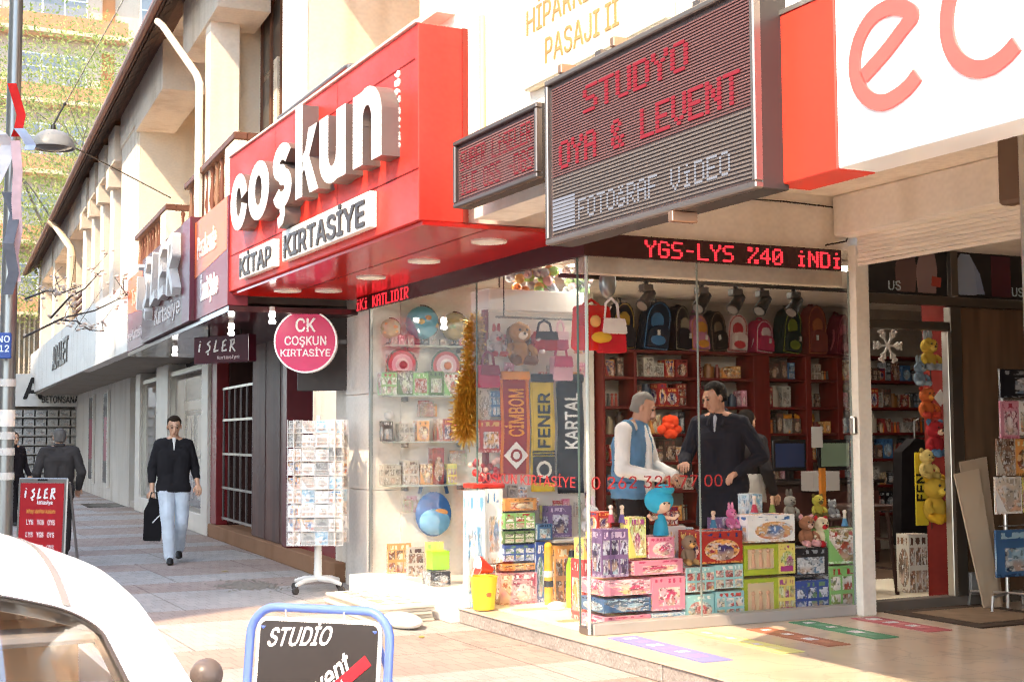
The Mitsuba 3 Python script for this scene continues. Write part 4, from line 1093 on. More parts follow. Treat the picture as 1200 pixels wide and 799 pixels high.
for x_ in (0.2, wd - 0.2): part(HS, 'hanger', mv(cyl((x_, z1_, -0.06), (x_, z1_ + 0.07, -0.06), 0.012), MH), '2c2422', 'metal')
# bare energy saving bulbs
for px, py, dpt, lab in ((319, 370, 13.4, 'nearest the round pink sign'), (271, 384, 14.3, 'above the hanging maroon sign'), (205, 410, 17.6, 'farthest left, above the shop windows')):
    c = sight(px, py, dpt)
    t = thing('energy_saving_bulb', f'lit white energy saving bulb {lab}', 'lamp', 'bare bulbs under the shop signs')
    part(t, 'bulb', glow(lathe([(0.0, -0.085), (0.03, -0.08), (0.04, -0.06), (0.022, -0.03), (0.036, 0.0), (0.03, 0.04), (0.015, 0.05)], 12).apply_translation(c), (2.4, 2.3, 2.1)))
    part(t, 'holder', cyl(c + [0, 0, 0.045], c + [0, 0, 0.09], 0.028, 0.024), 'e9e4da', 'satin')
    part(t, 'cord', cyl(c + [0, 0, 0.09], [c[0], c[1], 2.78], 0.008, n=6), '2a2422', 'satin')
# round pink sign on a dark board
DB = thing('dark_sign_board', 'plain dark grey board projecting beside the column behind the round pink sign', 'sign')
dp = 14.25
p0, p1 = sight(348, 400, dp + 0.1), sight(406, 400, dp - 0.1)
rt = (p1 - p0) * [1, 1, 0]; wd = np.linalg.norm(rt); rt /= wd
part(DB, 'case', mv(bx(0, wd, 1.99, 2.86, -0.12, 0, bev=0.006), fr(p0 * [1, 1, 0], rt, (0, 0, 1))), '4a4340', 'satin')
RS = thing('round_pink_sign', 'round pink sign with white lettering hanging by the column', 'sign')
cc = sight(358, 400, 13.75)
rr = 37.0 / 1600 * 13.75
rv = sight(400, 400, 13.75) - cc; rv[2] = 0; rv /= np.linalg.norm(rv)
MR = fr(cc, rv, (0, 0, 1))
part(RS, 'drum', mv(cyl((0, 0, -0.1), (0, 0, 0), rr, n=48), MR), 'e6dcd6', 'gloss')
part(RS, 'disc', mv(cyl((0, 0, 0), (0, 0, 0.004), rr * 0.955, n=48), MR), 'd82a62', 'satin')
ring = Point(0, 0).buffer(rr, 24).difference(Point(0, 0).buffer(rr * 0.95, 24))
part(RS, 'rim', mv(ext(ring, 0.008), MR), 'f0e9e6', 'gloss', smooth=False)
for s, hh, ww, y_ in (('CK', 0.13, 0.2, 0.1), ('COŞKUN', 0.085, 0.42, -0.035), ('KIRTASİYE', 0.07, 0.5, -0.15)):
    part(RS, 'lettering', mv(text(s, hh, 0.006, True, center=True, width=ww), MR @ T3(0, y_, 0.004)), 'f6ecec', 'satin', smooth=False)
part(RS, 'arm', mv(bx(0.1, 0.4, -0.02, 0.02, -0.16, -0.1), MR), '3a3432', 'metal')
# ================================================================ inside the shop: fittings
# ceiling lamps of the shop (the glints on the glass show them lit)
for i, (x, y) in enumerate(((-10.2, 6.2), (-10.7, 5.45), (-9.9, 7.4), (-9.5, 8.1), (-9.0, 9.0))):
    t = thing('ceiling_lamp', 'fluorescent ceiling lamp in the shop, ' + ['over the two men', 'over the display partition', 'in the middle of the shop', 'towards the door', 'nearest the door'][i], 'lamp', 'fluorescent lamps on the shop ceiling')
    part(t, 'housing', bx(x - 0.15, x + 0.15, y - 0.62, y + 0.62, ZC - 0.05, ZC - 0.002, bev=0.01), 'e9e6e0', 'satin')
    part(t, 'tube', glow(bx(x - 0.1, x + 0.1, y - 0.58, y + 0.58, ZC - 0.062, ZC - 0.052), (3.4, 3.2, 2.8)))
ZT = 2.84
tr = thing('track_rail', 'dark lighting track under the shop ceiling behind the side window', 'track')
part(tr, 'rail', bx(-9.24, -9.2, 4.95, 9.2, ZT - 0.12, ZT - 0.09), '3a3531', 'metal')
part(tr, 'rail', bx(-9.22, -8.7, 5.8, 5.83, ZT - 0.09, ZT - 0.06), '3a3531', 'metal')
part(tr, 'bracket', cat(*[bx(-9.23, -9.21, y, y + 0.02, ZT - 0.09, ZC) for y in (5.1, 6.2, 7.4, 8.8)]), '3a3531', 'metal')
for i, (px, lab) in enumerate(((757, 'first from the glass corner'), (822, 'second from the glass corner'), (862, 'third from the glass corner'), (893, 'fourth from the glass corner'), (930, 'nearest the door post'))):
    q = at(px, 340, x=-9.22)
    t = thing('track_spotlight', f'black track spotlight under the shop ceiling, {lab}', 'lamp', 'spotlights on the track')
    y = q[1]
    part(t, 'arm', cyl((-9.22, y, ZT - 0.12), (-9.22, y, ZT - 0.2), 0.02, n=8), '2a2624', 'metal')
    part(t, 'gear_box', bx(-9.26, -9.18, y - 0.05, y + 0.05, ZT - 0.2, ZT - 0.14, bev=.008), '2e2a28', 'satin')
    a = np.array([-9.22, y + 0.05, ZT - 0.2]); b = a + np.array([0.05, -0.12, -0.12])
    part(t, 'head', cyl(a, b, 0.042, 0.055, 14), '1c1a19', 'matte')
    part(t, 'lens', cyl(b, b + (b - a) * 0.02, 0.045, 0.045, 14), '6f6a64', 'gloss')

# ---- back shelves: one wall of dark red shelving facing the entrance
SH = thing('back_shelving', 'tall dark red shelving across the back wall of the shop', 'shelf')
DR = '5e1d19'
yb0, yb1 = 7.25, 14.2
shelf_z = [at(800, py, x=XB + 0.35)[2] for py in (411, 442, 476, 508, 541, 574, 610)]
part(SH, 'back_panel', bx(XB, XB + 0.02, yb0, yb1, 0.13, 2.42), 'b5aca0', 'matte')
for i, z in enumerate(shelf_z):
    part(SH, 'shelf_board', bx(XB + 0.022, XB + 0.35, yb0, yb1, z - 0.03, z, bev=.004), DR, 'wood')
ups = [yb0, at(745, 500, x=XB + .35)[1], at(820, 500, x=XB + .35)[1], at(893, 500, x=XB + .35)[1], at(948, 500, x=XB + .35)[1], at(985, 500, x=XB + .35)[1], yb1 - 1.6, yb1 - .8, yb1]
for i, y in enumerate(ups):
    w = 0.22 if i == 3 else 0.08 if i in (4, 5) else 0.035
    part(SH, 'upright', bx(XB + 0.021, XB + 0.362, y - w / 2, y + w / 2, 0.13, shelf_z[0] - 0.031, bev=.004), '6a211b', 'wood')
gg = random.Random(11)
ORD = 'first second third fourth fifth sixth seventh eighth ninth tenth eleventh twelfth thirteenth fourteenth fifteenth sixteenth seventeenth eighteenth nineteenth twentieth'.split()
ORD += ['twenty-' + o for o in ORD[:9]]
_cnt = {}


def where(i, y):
    b = sum(y > u for u in ups) - 1
    _cnt[(i, b)] = _cnt.get((i, b), -1) + 1
    return f'{ORD[min(28, _cnt[(i, b)])]} from left in {ORD[b]} bay, {ORD[i]} shelf of the back wall'


for i, z in enumerate(shelf_z[1:], 1):
    y = yb0 + 0.1
    gap = shelf_z[i - 1] - 0.03 - z
    while y < yb1 - 0.2:
        w = gg.uniform(0.06, 0.17)
        if any(abs(y + w / 2 - q) < 0.13 + w / 2 for q in ups[3:4]) or any(abs(y + w / 2 - q) < 0.05 + w / 2 for q in ups if q != ups[3]):
            y += 0.04; continue
        hh = gg.uniform(0.45, 0.9) * gap
        M = WX(XB + 0.3 - gg.uniform(0, .08), y)
        r = gg.random()
        if r < 0.62:
            k = thing('boxed_goods', 'small boxed goods, ' + where(i, y), 'box', 'small goods on the back shelves')
            scene[k] = pbox(M, 0, w, z + 0.001, z + hh, -0.16, 0, gg.choice([15, 19, 19, 16, 15, 8, 17, 12, 4, 14, 6, 13]))
        elif r < 0.85:
            c = (XB + 0.2, y + w / 2, z)
            k = thing('jar_goods', 'small jar, ' + where(i, y), 'jar', 'small goods on the back shelves')
            scene[k] = dress(cat(cyl(c, np.array(c) + [0, 0, hh * 0.8], w * 0.42, w * 0.4, 10), cyl(np.array(c) + [0, 0, hh * .8], np.array(c) + [0, 0, hh], w * 0.25, w * 0.22, 10)), gg.choice(['7a3328', '4a3a30', '9a8a70', '3a4452', 'b0a290', '8a5a2c']), 'satin', 40)
        else:
            n = 3
            for j in range(n):
                c = np.array((XB + 0.24, y + 0.02 + j * w / n, z))
                k = thing('figurine_goods', 'tiny figurine, ' + where(i, y), 'figurine', 'small goods on the back shelves')
                scene[k] = dress(cat(cyl(c, c + [0, 0, hh * 0.6], w / n * 0.4, w / n * 0.25, 8), ball(c + [0, 0, hh * 0.72], w / n * 0.33, 1)), gg.choice(['a04030', 'c9b090', '504a44', 'd0702a']), 'satin', 40)
        y += w + gg.uniform(0.0, 0.015)
# orange plush row and long board on the right shelves
def plush(name, label, c, s, body, extra=None, face=None, group=None, ears='round', yaw=0.0, lie=0.0):
    """a seated soft toy: belly, head with muzzle, ears, eyes, two arms, two legs; s = its height, looking along +x"""
    t = thing(name, label, 'soft toy', group)
    ex = extra or body
    M = np.eye(4); M[:3, 3] = c
    M = M @ trimesh.transformations.rotation_matrix(yaw, [0, 0, 1]) @ trimesh.transformations.rotation_matrix(lie, [1, 0, 0]) @ np.diag([s, s, s, 1])
    P = lambda nm, m, col, fin='cloth': part(t, nm, mv(wrinkle(m, .03) if fin == 'cloth' else m, M), col, fin, smooth=True)
    P('body', ball((0, 0, 0.27), 0.24, 3, (0.85, 0.95, 1.1)), body)
    P('head', ball((0.04, 0, 0.68), 0.23, 3, (0.95, 1.05, 0.95)), body)
    P('muzzle', ball((0.22, 0, 0.62), 0.1, 2, (0.8, 1.1, 0.8)), face or ex)
    for sy in (-1, 1):
        if ears == 'round': P('ear', ball((0.0, sy * 0.19, 0.86), 0.085, 2, (0.5, 1, 1)), ex)
        elif ears == 'long': P('ear', ball((-0.02, sy * 0.2, 0.62), 0.17, 2, (0.4, 0.4, 1.2)), ex)
        elif ears == 'up': P('ear', ball((0.0, sy * 0.09, 0.98), 0.15, 2, (0.4, 0.42, 1.2)), ex)
        P('eye', ball((0.245, sy * 0.085, 0.73), 0.026, 1), '1c1816', 'gloss')
        P('arm', tube([(0.05, sy * 0.2, 0.4), (0.14, sy * 0.3, 0.3), (0.2, sy * 0.26, 0.2)], [0.075, 0.07, 0.08], 8), body)
        P('leg', tube([(0.08, sy * 0.12, 0.12), (0.25, sy * 0.18, 0.08), (0.36, sy * 0.2, 0.09)], [0.1, 0.09, 0.1], 8), ex)
    P('nose', ball((0.3, 0, 0.65), 0.03, 1), '2a1e1a', 'gloss')
    return t


for i in range(3):
    q = at(930 + i * 13, 482, x=XB + 0.3)
    plush('soft_toy', ['left', 'middle', 'right'][i] + ' of three small orange soft toys in a row on the back shelf', (XB + 0.18, q[1], shelf_z[3] + 0.0), 0.24, 'c77a2a', 'd99a4a', group='orange toys in a row')

# ---- backpacks on the top shelf
BPK = [(735, 30, 58, '25242a', 'a08038', 'dark backpack with a yellow badge'), (771, 34, 58, '1f2a3a', '3f6c94', 'navy backpack with a pale blue badge'), (803, 25, 52, '1c1a22', '8d8470', 'black backpack with a pale badge'),
       (823, 28, 46, 'b0708a', 'c98a3a', 'pink and orange backpack'), (845, 25, 46, '2c2422', '6a5a4a', 'dark brown backpack'), (868, 28, 46, 'cbb6b0', 'b23a40', 'white and red backpack'),
       (899, 28, 40, 'b03a58', 'cfc0c0', 'pink rimmed backpack with a pale front'), (930, 32, 54, '2f3a36', '7d8a3a', 'dark green backpack with a lime badge'), (962, 28, 56, '7a3a34', 'a8603a', 'dull red backpack'), (987, 20, 48, '6a2430', 'a0505a', 'small crimson backpack')]
for i, (px, w, h, c1, c2, lab) in enumerate(BPK):
    q = at(px, 411, x=XB + 0.36); y = q[1]; sc = 1 / 1600 * ((q - CAM) @ FF)
    W, Hh = w * sc, h * sc
    t = thing('backpack', f'{lab} on the top shelf', 'backpack', None)
    z = shelf_z[0]
    shp = unary_union([sbox(-W / 2, 0, W / 2, Hh * 0.62), affinity.scale(Point(0, Hh * 0.62).buffer(1, 16), W / 2, Hh * 0.38)]).buffer(-0.02).buffer(0.02)
    M = WX(XB + 0.12 + gg.uniform(0, .05), y, z) @ trimesh.transformations.rotation_matrix(gg.uniform(-.09, .09), [0, 0, 1]) @ trimesh.transformations.rotation_matrix(gg.uniform(-.25, .25), [0, 1, 0], [0, 0, .08])
    shp = affinity.skew(affinity.scale(shp, 1, gg.uniform(.94, 1.06), origin=(0, 0)), gg.uniform(-5, 5), 0, origin=(0, 0))
    part(t, 'body', mv(ext(shp, 0.16), M), c1, 'cloth', smooth=40)
    part(t, 'front_pocket', mv(ext(affinity.scale(shp, 0.8, 0.45, origin=(0, 0.02)), 0.05), M @ T3(0, 0.02, 0.161)), c1, 'cloth', smooth=40)
    part(t, 'badge', mv(ext(affinity.scale(Point(0, 0).buffer(1, 14), W * 0.24, Hh * 0.17), 0.02), M @ T3(0, Hh * 0.6, 0.161)), c2, 'cloth', smooth=40)
    part(t, 'zip', mv(ext(shp.buffer(-0.015).difference(shp.buffer(-0.025)), 0.004), M @ T3(0, 0, 0.161)), c2, 'satin')
    tg = gg.uniform(-.08, .08)
    part(t, 'swing_tag', mv(bx(tg, tg + .035, Hh * .3, Hh * .3 + .055, .222, .225), M), 'd6d0c6', 'satin')
    for s_ in (-1, 1): part(t, 'side_strap', mv(tube([(s_ * W * .46, Hh * .1, .08), (s_ * W * .5, Hh * .35, .12), (s_ * W * .44, Hh * .62, .1)], .012, 6), M), c2 if i % 3 == 0 else c1, 'cloth')
    if i % 2: part(t, 'lower_print', mv(ext(affinity.scale(Point(0, 0).buffer(1, 10), W * .28, Hh * .1), .012), M @ T3(0, Hh * .2, .212)), c2, 'cloth', smooth=40)
    part(t, 'handle', mv(tube([(-0.04, Hh * 0.99, 0.05), (-0.03, Hh * 1.06, 0.05), (0.03, Hh * 1.06, 0.05), (0.04, Hh * 0.99, 0.05)], 0.012, 6), M), c1, 'cloth')

# ---- counter, screens and papers in front of the right shelves
q0, q1 = at(900, 560, x=-11.6), at(1000, 560, x=-11.6)
CT = thing('shop_counter', 'dark counter in front of the back shelves', 'counter')
part(CT, 'cabinet', bx(-12.1, -11.55, q0[1] - 0.2, q1[1] + 0.3, 0.136, 0.98, bev=.01), '3a2624', 'wood')
part(CT, 'top', bx(-12.15, -11.5, q0[1] - 0.25, q1[1] + 0.35, 0.982, 1.02, bev=.008), '2c2422', 'gloss')
for i in range(4):
    part(CT, 'drawer', bx(-11.55, -11.53, q0[1] - 0.15 + i * 0.4, q0[1] + 0.22 + i * 0.4, 0.25, 0.9, bev=.006), '4a2c28', 'wood')
for px, nm, lab, c in ((925, 'monitor', 'flat black screen with a blue glow on the shop counter', '2f3a58'), (978, 'monitor', 'flat screen with a pale green picture on the shop counter', '7d8f78')):
    q = at(px, 540, x=-11.75)
    t = thing(nm, lab, 'screen')
    part(t, 'panel', bx(-11.78, -11.74, q[1] - 0.22, q[1] + 0.22, 1.12, 1.45, bev=.008), '1d1b1c', 'gloss')
    part(t, 'picture', bx(-11.739, -11.735, q[1] - 0.19, q[1] + 0.19, 1.16, 1.41), c, 'gloss')
    part(t, 'stand', cat(bx(-11.79, -11.72, q[1] - 0.03, q[1] + 0.03, 1.02, 1.12), bx(-11.85, -11.65, q[1] - 0.1, q[1] + 0.1, 1.02, 1.035)), '1d1b1c', 'satin')
for px, py, w, h, lab in ((957, 512, 0.14, 0.22, 'white paper notice hung on the back shelf'), (954, 563, 0.34, 0.2, 'pale grey box front on the shop counter')):
    q = at(px, py, x=-11.5)
    one('paper_notice', lab, 'paper', bx(-11.5, -11.49 if h > .21 else -11.3, q[1] - w / 2, q[1] + w / 2, q[2] - h / 2, q[2] + h / 2), 'b3aba6', 'matte')

# ---- display window: side wall shelves (glass) with their goods
XS = -12.66
for nm, py, d in (('glass_shelf', 404, 0.22), ('glass_shelf', 463, 0.22), ('glass_shelf', 517, 0.22), ('glass_shelf', 568, 0.22)):
    z = at(495, py, x=XS + 0.22)[2]
    t = thing(nm, {404: 'topmost glass shelf of the display window, under the globes', 463: 'second glass shelf of the display window, under the green boxes', 517: 'third glass shelf of the display window, with small red racks', 568: 'lowest glass shelf of the display window, above the blue bag'}[py], 'shelf')
    part(t, 'board', bx(XS, XS + 0.22, 4.8, 5.85, z - 0.014, z), 'a9b5ac', 'gloss')
    for y in (5.0, 5.6): part(t, 'bracket', bx(XS, XS + 0.12, y, y + 0.03, z - 0.06, z - 0.015), '6d665f', 'metal')
sz = lambda py: at(495, py, x=XS + 0.22)[2]


def pos(px, py, X): return at(px, py, x=X)


for px, r, c, lab in ((493, 0.165, '5f9fb4', 'large pale blue globe in the display window'), (456, 0.1, 'a9b08a', 'small globe at the left end of the top glass shelf'), (531, 0.14, 'a08a4a', 'golden brown globe at the right end of the top glass shelf')):
    q = pos(px, 395, XS + 0.11); z = sz(404)
    t = thing('globe', lab, 'globe')
    c0 = np.array([XS + 0.15, q[1], z + 0.05 + r * 1.05])
    part(t, 'ball', ball(c0, r, 3), c, 'gloss', smooth=True)
    g2 = np.random.default_rng(int(px))
    for j in range(7):
        d = g2.normal(size=3) + [0.9, 0, 0]; d /= np.linalg.norm(d)
        M = fr(c0 + d * r * 0.985, np.cross([0.1, 0.2, 1], d) / np.linalg.norm(np.cross([0.1, 0.2, 1], d)), (0, 0, 1)) if False else None
        part(t, 'continent', ball(c0 + d * r * 0.62, r * 0.42, 2, (1, 1, 0.8)), ['c98a4a', '8a9a5a', 'd0b070'][j % 3], 'gloss', smooth=True)
    part(t, 'foot', cat(cyl((c0[0], c0[1], z + 0.001), (c0[0], c0[1], z + 0.02), r * 0.5, r * 0.4, 18), cyl((c0[0], c0[1], z + 0.02), (c0[0], c0[1], z + 0.06), 0.015)), '3a3431', 'satin')
    part(t, 'meridian', tube([c0 + [0, r * 1.06 * math.cos(a), r * 1.06 * math.sin(a)] for a in np.linspace(-1.5, 1.7, 14)], 0.006, 5), '6a5a44', 'metal')
# round topped cards and green boxes on the second shelf
z = sz(463)
for px, pl in ((472, 13), (524, 17)):
    q = pos(px, 430, XS + 0.12)
    t = thing('round_topped_pack', f'round topped red and pink toy pack, {"left" if px < 500 else "right"} of the two on the second glass shelf', 'toy pack')
    for j, (rr_, c) in enumerate(((0.165, '4a5a4a'), (0.145, 'b04a4a'), (0.11, 'd8a8b0'), (0.07, 'e9e0dc'))):
        part(t, 'arch' if j else 'back_card', mv(ext(Point(0, 0).buffer(rr_, 20).intersection(sbox(-1, -0.06, 1, 1)), 0.004 + 0.003 * j), WX(XS + 0.1, q[1], z + 0.3)), c, 'satin')
    part(t, 'toy', ball((XS + 0.14, q[1], z + 0.3), 0.04, 2), 'd0702a' if px > 500 else '8a4a3a', 'satin', smooth=True)
for i, px in enumerate((457, 476, 494, 512, 530)):
    q = pos(px, 450, XS + 0.2)
    k = thing('green_toy_box', f'green and black toy box on the second glass shelf, {["first","second","third","fourth","fifth"][i]} from the column', 'box', 'green boxes on the glass shelf')
    scene[k] = pbox(WX(XS + 0.2, q[1] - 0.085), 0, 0.16, z + 0.001, z + 0.22 + 0.02 * (i % 2), -0.12, 0, 11 if i % 2 else 2)
z = sz(517)
for i, (px, w, h, pl) in enumerate(((455, .1, .2, 8), (477, .16, .18, 16), (496, .13, .2, 6), (516, .07, .22, 17), (524, .07, .22, 4), (533, .07, .22, 17), (541, .07, .2, 4))):
    q = pos(px, 500, XS + 0.18)
    k = thing('toy_pack', f'small toy pack on the third glass shelf, {["leftmost", "second", "third", "fourth", "fifth", "sixth", "rightmost"][i]} of seven', 'toy pack', 'packs on the third glass shelf')
    scene[k] = pbox(WX(XS + 0.18, q[1] - w / 2), 0, w, z + 0.001, z + h, -0.1, 0, pl)
one('ball_toy', 'small black and white ball on a toy pack on the third glass shelf', 'ball', ball((XS + 0.13, pos(456, 493, XS + .13)[1], z + 0.255), 0.05, 2), 'd8d4cc', 'gloss', smooth=True)
z = sz(568)
for i, (px, w, h, pl) in enumerate(((460, .18, .2, 16), (482, .16, .24, 12), (500, .13, .2, 6), (514, .12, .36, 15), (530, .1, .2, 9))):
    q = pos(px, 550, XS + 0.18)
    k = thing('toy_pack', f'boxed toy on the lowest glass shelf, {["leftmost", "second", "third", "tall fourth", "rightmost"][i]} of five', 'toy pack', 'packs on the lowest glass shelf')
    scene[k] = pbox(WX(XS + 0.18, q[1] - w / 2), 0, w, z + 0.001, z + h, -0.12, 0, pl)
# round blue bag below
q = pos(508, 602, XS + 0.12)
t = thing('round_blue_bag', 'round blue bag hanging below the lowest glass shelf', 'bag')
part(t, 'body', ball(q, 0.22, 3, (0.45, 0.85, 1.0)), '2f5f9e', 'cloth', smooth=True)
part(t, 'front_pocket', ball(q + [0.08, -0.02, -0.07], 0.17, 3, (0.4, 0.95, 0.75)), '6fa8cf', 'cloth', smooth=True)
part(t, 'patch', ball(q + [0.1, 0.03, 0.02], 0.07, 2, (0.4, 1.2, 0.5)), 'd99a5a', 'cloth', smooth=True)
part(t, 'strap', tube([q + [0, -0.15, 0.2], q + [0, -0.1, 0.4], q + [0, 0.1, 0.4], q + [0, 0.15, 0.2]], 0.02, 6), '27466f', 'cloth')
# books and boxes standing on the sill floor at the left
for i, (x0, x1, y0, y1, X, pl, lab) in enumerate(((455, 482, 636, 672, -12.35, 6, 'orange picture book leaning in the display window'), (478, 506, 640, 676, -12.2, 12, 'brown toned picture book in the display window'), (500, 520, 634, 682, -11.9, 9, 'yellow spined book standing in the display window'))):
    a, b = pos(x0, y1, X), pos(x1, y0, X)
    k = thing('picture_book', lab, 'book'); scene[k] = pbox(WX(X, a[1]), 0, b[1] - a[1], max(0.14, a[2]), b[2], -0.04, 0, pl)
a, b = pos(507, 668, -11.75), pos(527, 645, -11.75)
k = thing('lime_box', 'lime green box in the display window'+' above a grey one', 'box'); scene[k] = dress(bx(-11.9, -11.75, a[1], b[1], a[2], b[2], bev=.004), 'a3d832', 'satin', False)
a, b = pos(505, 692, -11.7), pos(528, 669, -11.7)
k = thing('grey_box', 'dark grey and white box under the lime green box', 'box'); scene[k] = pbox(WX(-11.7, a[1]), 0, b[1] - a[1], 0.136, b[2], -0.2, 0, 8)
# ---- display partition facing the entrance, with its hanging goods
XP = -10.32
DP = thing('display_partition', 'white display partition behind the front glass, hung with scarves and bags', 'partition')
ya, yb = at(572, 400, x=XP)[1], at(684, 400, x=XP)[1]
part(DP, 'panel', bx(XP - 0.05, XP, ya, yb, 0.136, 2.55, bev=.004), 'd8cfc2', 'matte')
part(DP, 'edge', bx(XP - 0.055, XP + 0.012, ya - 0.035, ya - 0.001, 0.136, 2.56), '7a2a2a', 'satin')
part(DP, 'top_box', bx(XP - 0.35, XP + 0.02, ya, yb, 2.56, 2.74, bev=.006), 'e4ddd3', 'satin')
part(DP, 'hook_rail', tube([(XP + 0.05, ya + 0.05, 2.50), (XP + 0.05, yb - 0.05, 2.50)], 0.009, 8), '8d8a86', 'metal')
part(DP, 'rail_arm', cat(*[tube([(XP, y, 2.5), (XP + 0.05, y, 2.5)], 0.006, 6) for y in (ya + .1, (ya + yb) / 2, yb - .1)]), '8d8a86', 'metal')
part(DP, 'hanging_rod', tube([(XP + 0.1, ya + 0.06, 2.74), (XP + 0.1, ya + 0.06, 3.0)], 0.008, 6), '5a5550', 'metal')
part(DP, 'hanging_rod', tube([(XP + 0.1, ya + 0.1, 2.5), (XP + 0.1, ya + 0.1, 3.0)], 0.006, 6), '5a5550', 'metal')
XH = XP + 0.07


def rect(x0, y0, x1, y1, X):
    a, b = at(x0, y1, x=X), at(x1, y0, x=X)
    return a[1], b[1], a[2], b[2]


def scarf(label, px, c, edge, letter_, lc, badge, top):
    y0, y1, z0, z1 = rect(*px, XH)
    t = thing('scarf', label, 'scarf')
    n = 16; zz = np.linspace(z1, z0, n)
    for nm, a, b, cc, off in (('cloth', 0, 1, c, 0.0), ('edge', 0.0, 0.1, edge, 0.004), ('edge', 0.9, 1.0, edge, 0.004)):
        ys = (y0 + (y1 - y0) * a, y0 + (y1 - y0) * b)
        V = []
        for z in zz:
            o = 0.012 * math.sin(z * 9) + off
            for dx in (0, -0.006):
                for y in ys: V.append((XH + o + dx, y, z))
        V = np.array(V); F = []
        for i in range(n - 1):
            k_ = i * 4
            F += [(k_, k_ + 4, k_ + 5), (k_, k_ + 5, k_ + 1), (k_ + 2, k_ + 3, k_ + 7), (k_ + 2, k_ + 7, k_ + 6), (k_, k_ + 2, k_ + 6), (k_, k_ + 6, k_ + 4), (k_ + 1, k_ + 5, k_ + 7), (k_ + 1, k_ + 7, k_ + 3)]
        F += [(0, 1, 3), (0, 3, 2), (4 * n - 4, 4 * n - 2, 4 * n - 1), (4 * n - 4, 4 * n - 1, 4 * n - 3)]
        part(t, nm, trimesh.Trimesh(V, F, process=False), cc, 'cloth', smooth=60)
    yc, w = (y0 + y1) / 2, y1 - y0
    if letter_:
        m = text(letter_, w * 0.5, 0.004, True, width=(z1 - z0) * 0.5)
        m.apply_transform(trimesh.transformations.rotation_matrix(math.pi / 2, [0, 0, 1]))
        m.apply_translation([w * 0.26, 0, 0])
        part(t, 'lettering', mv(m, WX(XH + 0.02, yc, z0 + (z1 - z0) * 0.4)), lc, 'cloth', smooth=False)
    M = WX(XH + 0.02, yc, z0 + (z1 - z0) * 0.2)
    if badge == 'ring':
        part(t, 'emblem', mv(ext(affinity.rotate(sbox(-w * .3, -w * .3, w * .3, w * .3), 45), 0.004), M), 'e9e2da', 'cloth', smooth=False)
        part(t, 'emblem', mv(ext(Point(0, 0).buffer(w * 0.2).difference(Point(0, 0).buffer(w * 0.12)), 0.007), M), '8a2420', 'cloth', smooth=False)
    elif badge == 'round':
        part(t, 'emblem_field', mv(ext(sbox(-w * .48, -w * .5, w * .48, w * .5), 0.003), M), '33302e', 'cloth', smooth=False)
        part(t, 'emblem', mv(ext(Point(0, 0).buffer(w * 0.33).difference(Point(0, 0).buffer(w * 0.22)), 0.006), M), 'd8d2c4', 'cloth', smooth=False)
        part(t, 'emblem', mv(ext(affinity.scale(Point(0, 0).buffer(1), w * .14, w * .2), 0.006), M), '2a2724', 'cloth', smooth=False)
        for dz in (0.55, 0.66): part(t, 'stripe', mv(bx(-w * .49, w * .49, w * dz, w * (dz + 0.06), 0, 0.004), M), '2b2826', 'cloth')
    part(t, 'fold', bx(XH - 0.01, XH + 0.03, y0, y1, z1, z1 + 0.07, bev=.01), top, 'cloth')


scarf('maroon and orange fan scarf with orange lettering, left of the three', (587, 445, 620, 556), '9a2323', 'd0702a', 'CİMBOM', 'e08a2a', 'ring', 'd98a3a')
scarf('yellow and navy fan scarf with dark lettering, middle of the three', (623, 448, 649, 576), 'd8b83a', 'c9a930', 'FENER', '2b2a30', 'round', '2a2a30')
scarf('black and white fan scarf with white lettering, right of the three', (654, 448, 683, 578), '242222', '1c1a1a', 'KARTAL', 'e9e5df', None, '1f1d1d')


def handbag(label, px, X, c, c2, shape='bag', flap=True):
    y0, y1, z0, z1 = rect(*px, X)
    t = thing('handbag', label, 'bag')
    w, h = y1 - y0, z1 - z0
    hb = h * (0.62 if shape == 'bag' else 0.85)
    sh = Polygon([(-w / 2, 0), (w / 2, 0), (w * 0.42, hb), (-w * 0.42, hb)]).buffer(-0.02).buffer(0.02 if shape == 'bag' else 0.03)
    M = WX(X - 0.05, (y0 + y1) / 2, z0)
    part(t, 'body', mv(ext(sh, 0.09), M), c, 'cloth', smooth=40)
    part(t, 'flap', mv(ext(affinity.scale(sh, 0.96, 0.45, origin=(0, hb)), 0.015), M @ T3(0, 0, 0.091)), c2, 'cloth', smooth=40)
    part(t, 'strap', mv(tube([(-w * .3, hb * .95, 0.05), (-w * .22, h * .9, 0.05), (0, h * 1.0, 0.05), (w * .22, h * .9, 0.05), (w * .3, hb * .95, 0.05)], 0.012, 6), M), c2, 'cloth')
    return t


handbag('small red and black bag hanging from the rail of the partition', (624, 376, 652, 410), XH, 'a8333a', '3a2a2c')
handbag('pink flowered bag hanging above the black scarf', (646, 400, 669, 446), XH, 'd9a8b2', 'b04a68')
handbag('pink shoulder bag high on the partition next to the glass', (650, 376, 664, 410), XH, 'b0566e', 'e0c0c6')
handbag('magenta purse hanging beside the gold garland', (560, 412, 584, 454), -10.2, 'a3264a', '7a1c38')
handbag('round red bag with white piping hanging behind the glass corner', (702, 350, 731, 413), -8.75, 'c02430', 'e0d6d0')
t = handbag('large red soft backpack with a yellow front hanging at the glass corner', (674, 352, 712, 408), -8.8, 'c8241f', 'b51f1c', 'pack')
y0, y1, z0, z1 = rect(674, 352, 712, 408, -8.8)
part(t, 'yellow_snout', ball((-8.72, (y0 + y1) / 2 + 0.04, z0 + 0.08), 0.06, 2, (0.7, 1.4, 0.7)), 'd8a83a', 'cloth', smooth=True)
part(t, 'pale_belly', ball((-8.74, (y0 + y1) / 2, z0 + 0.2), 0.045, 2, (0.6, 1, 1)), 'd9a060', 'cloth', smooth=True)
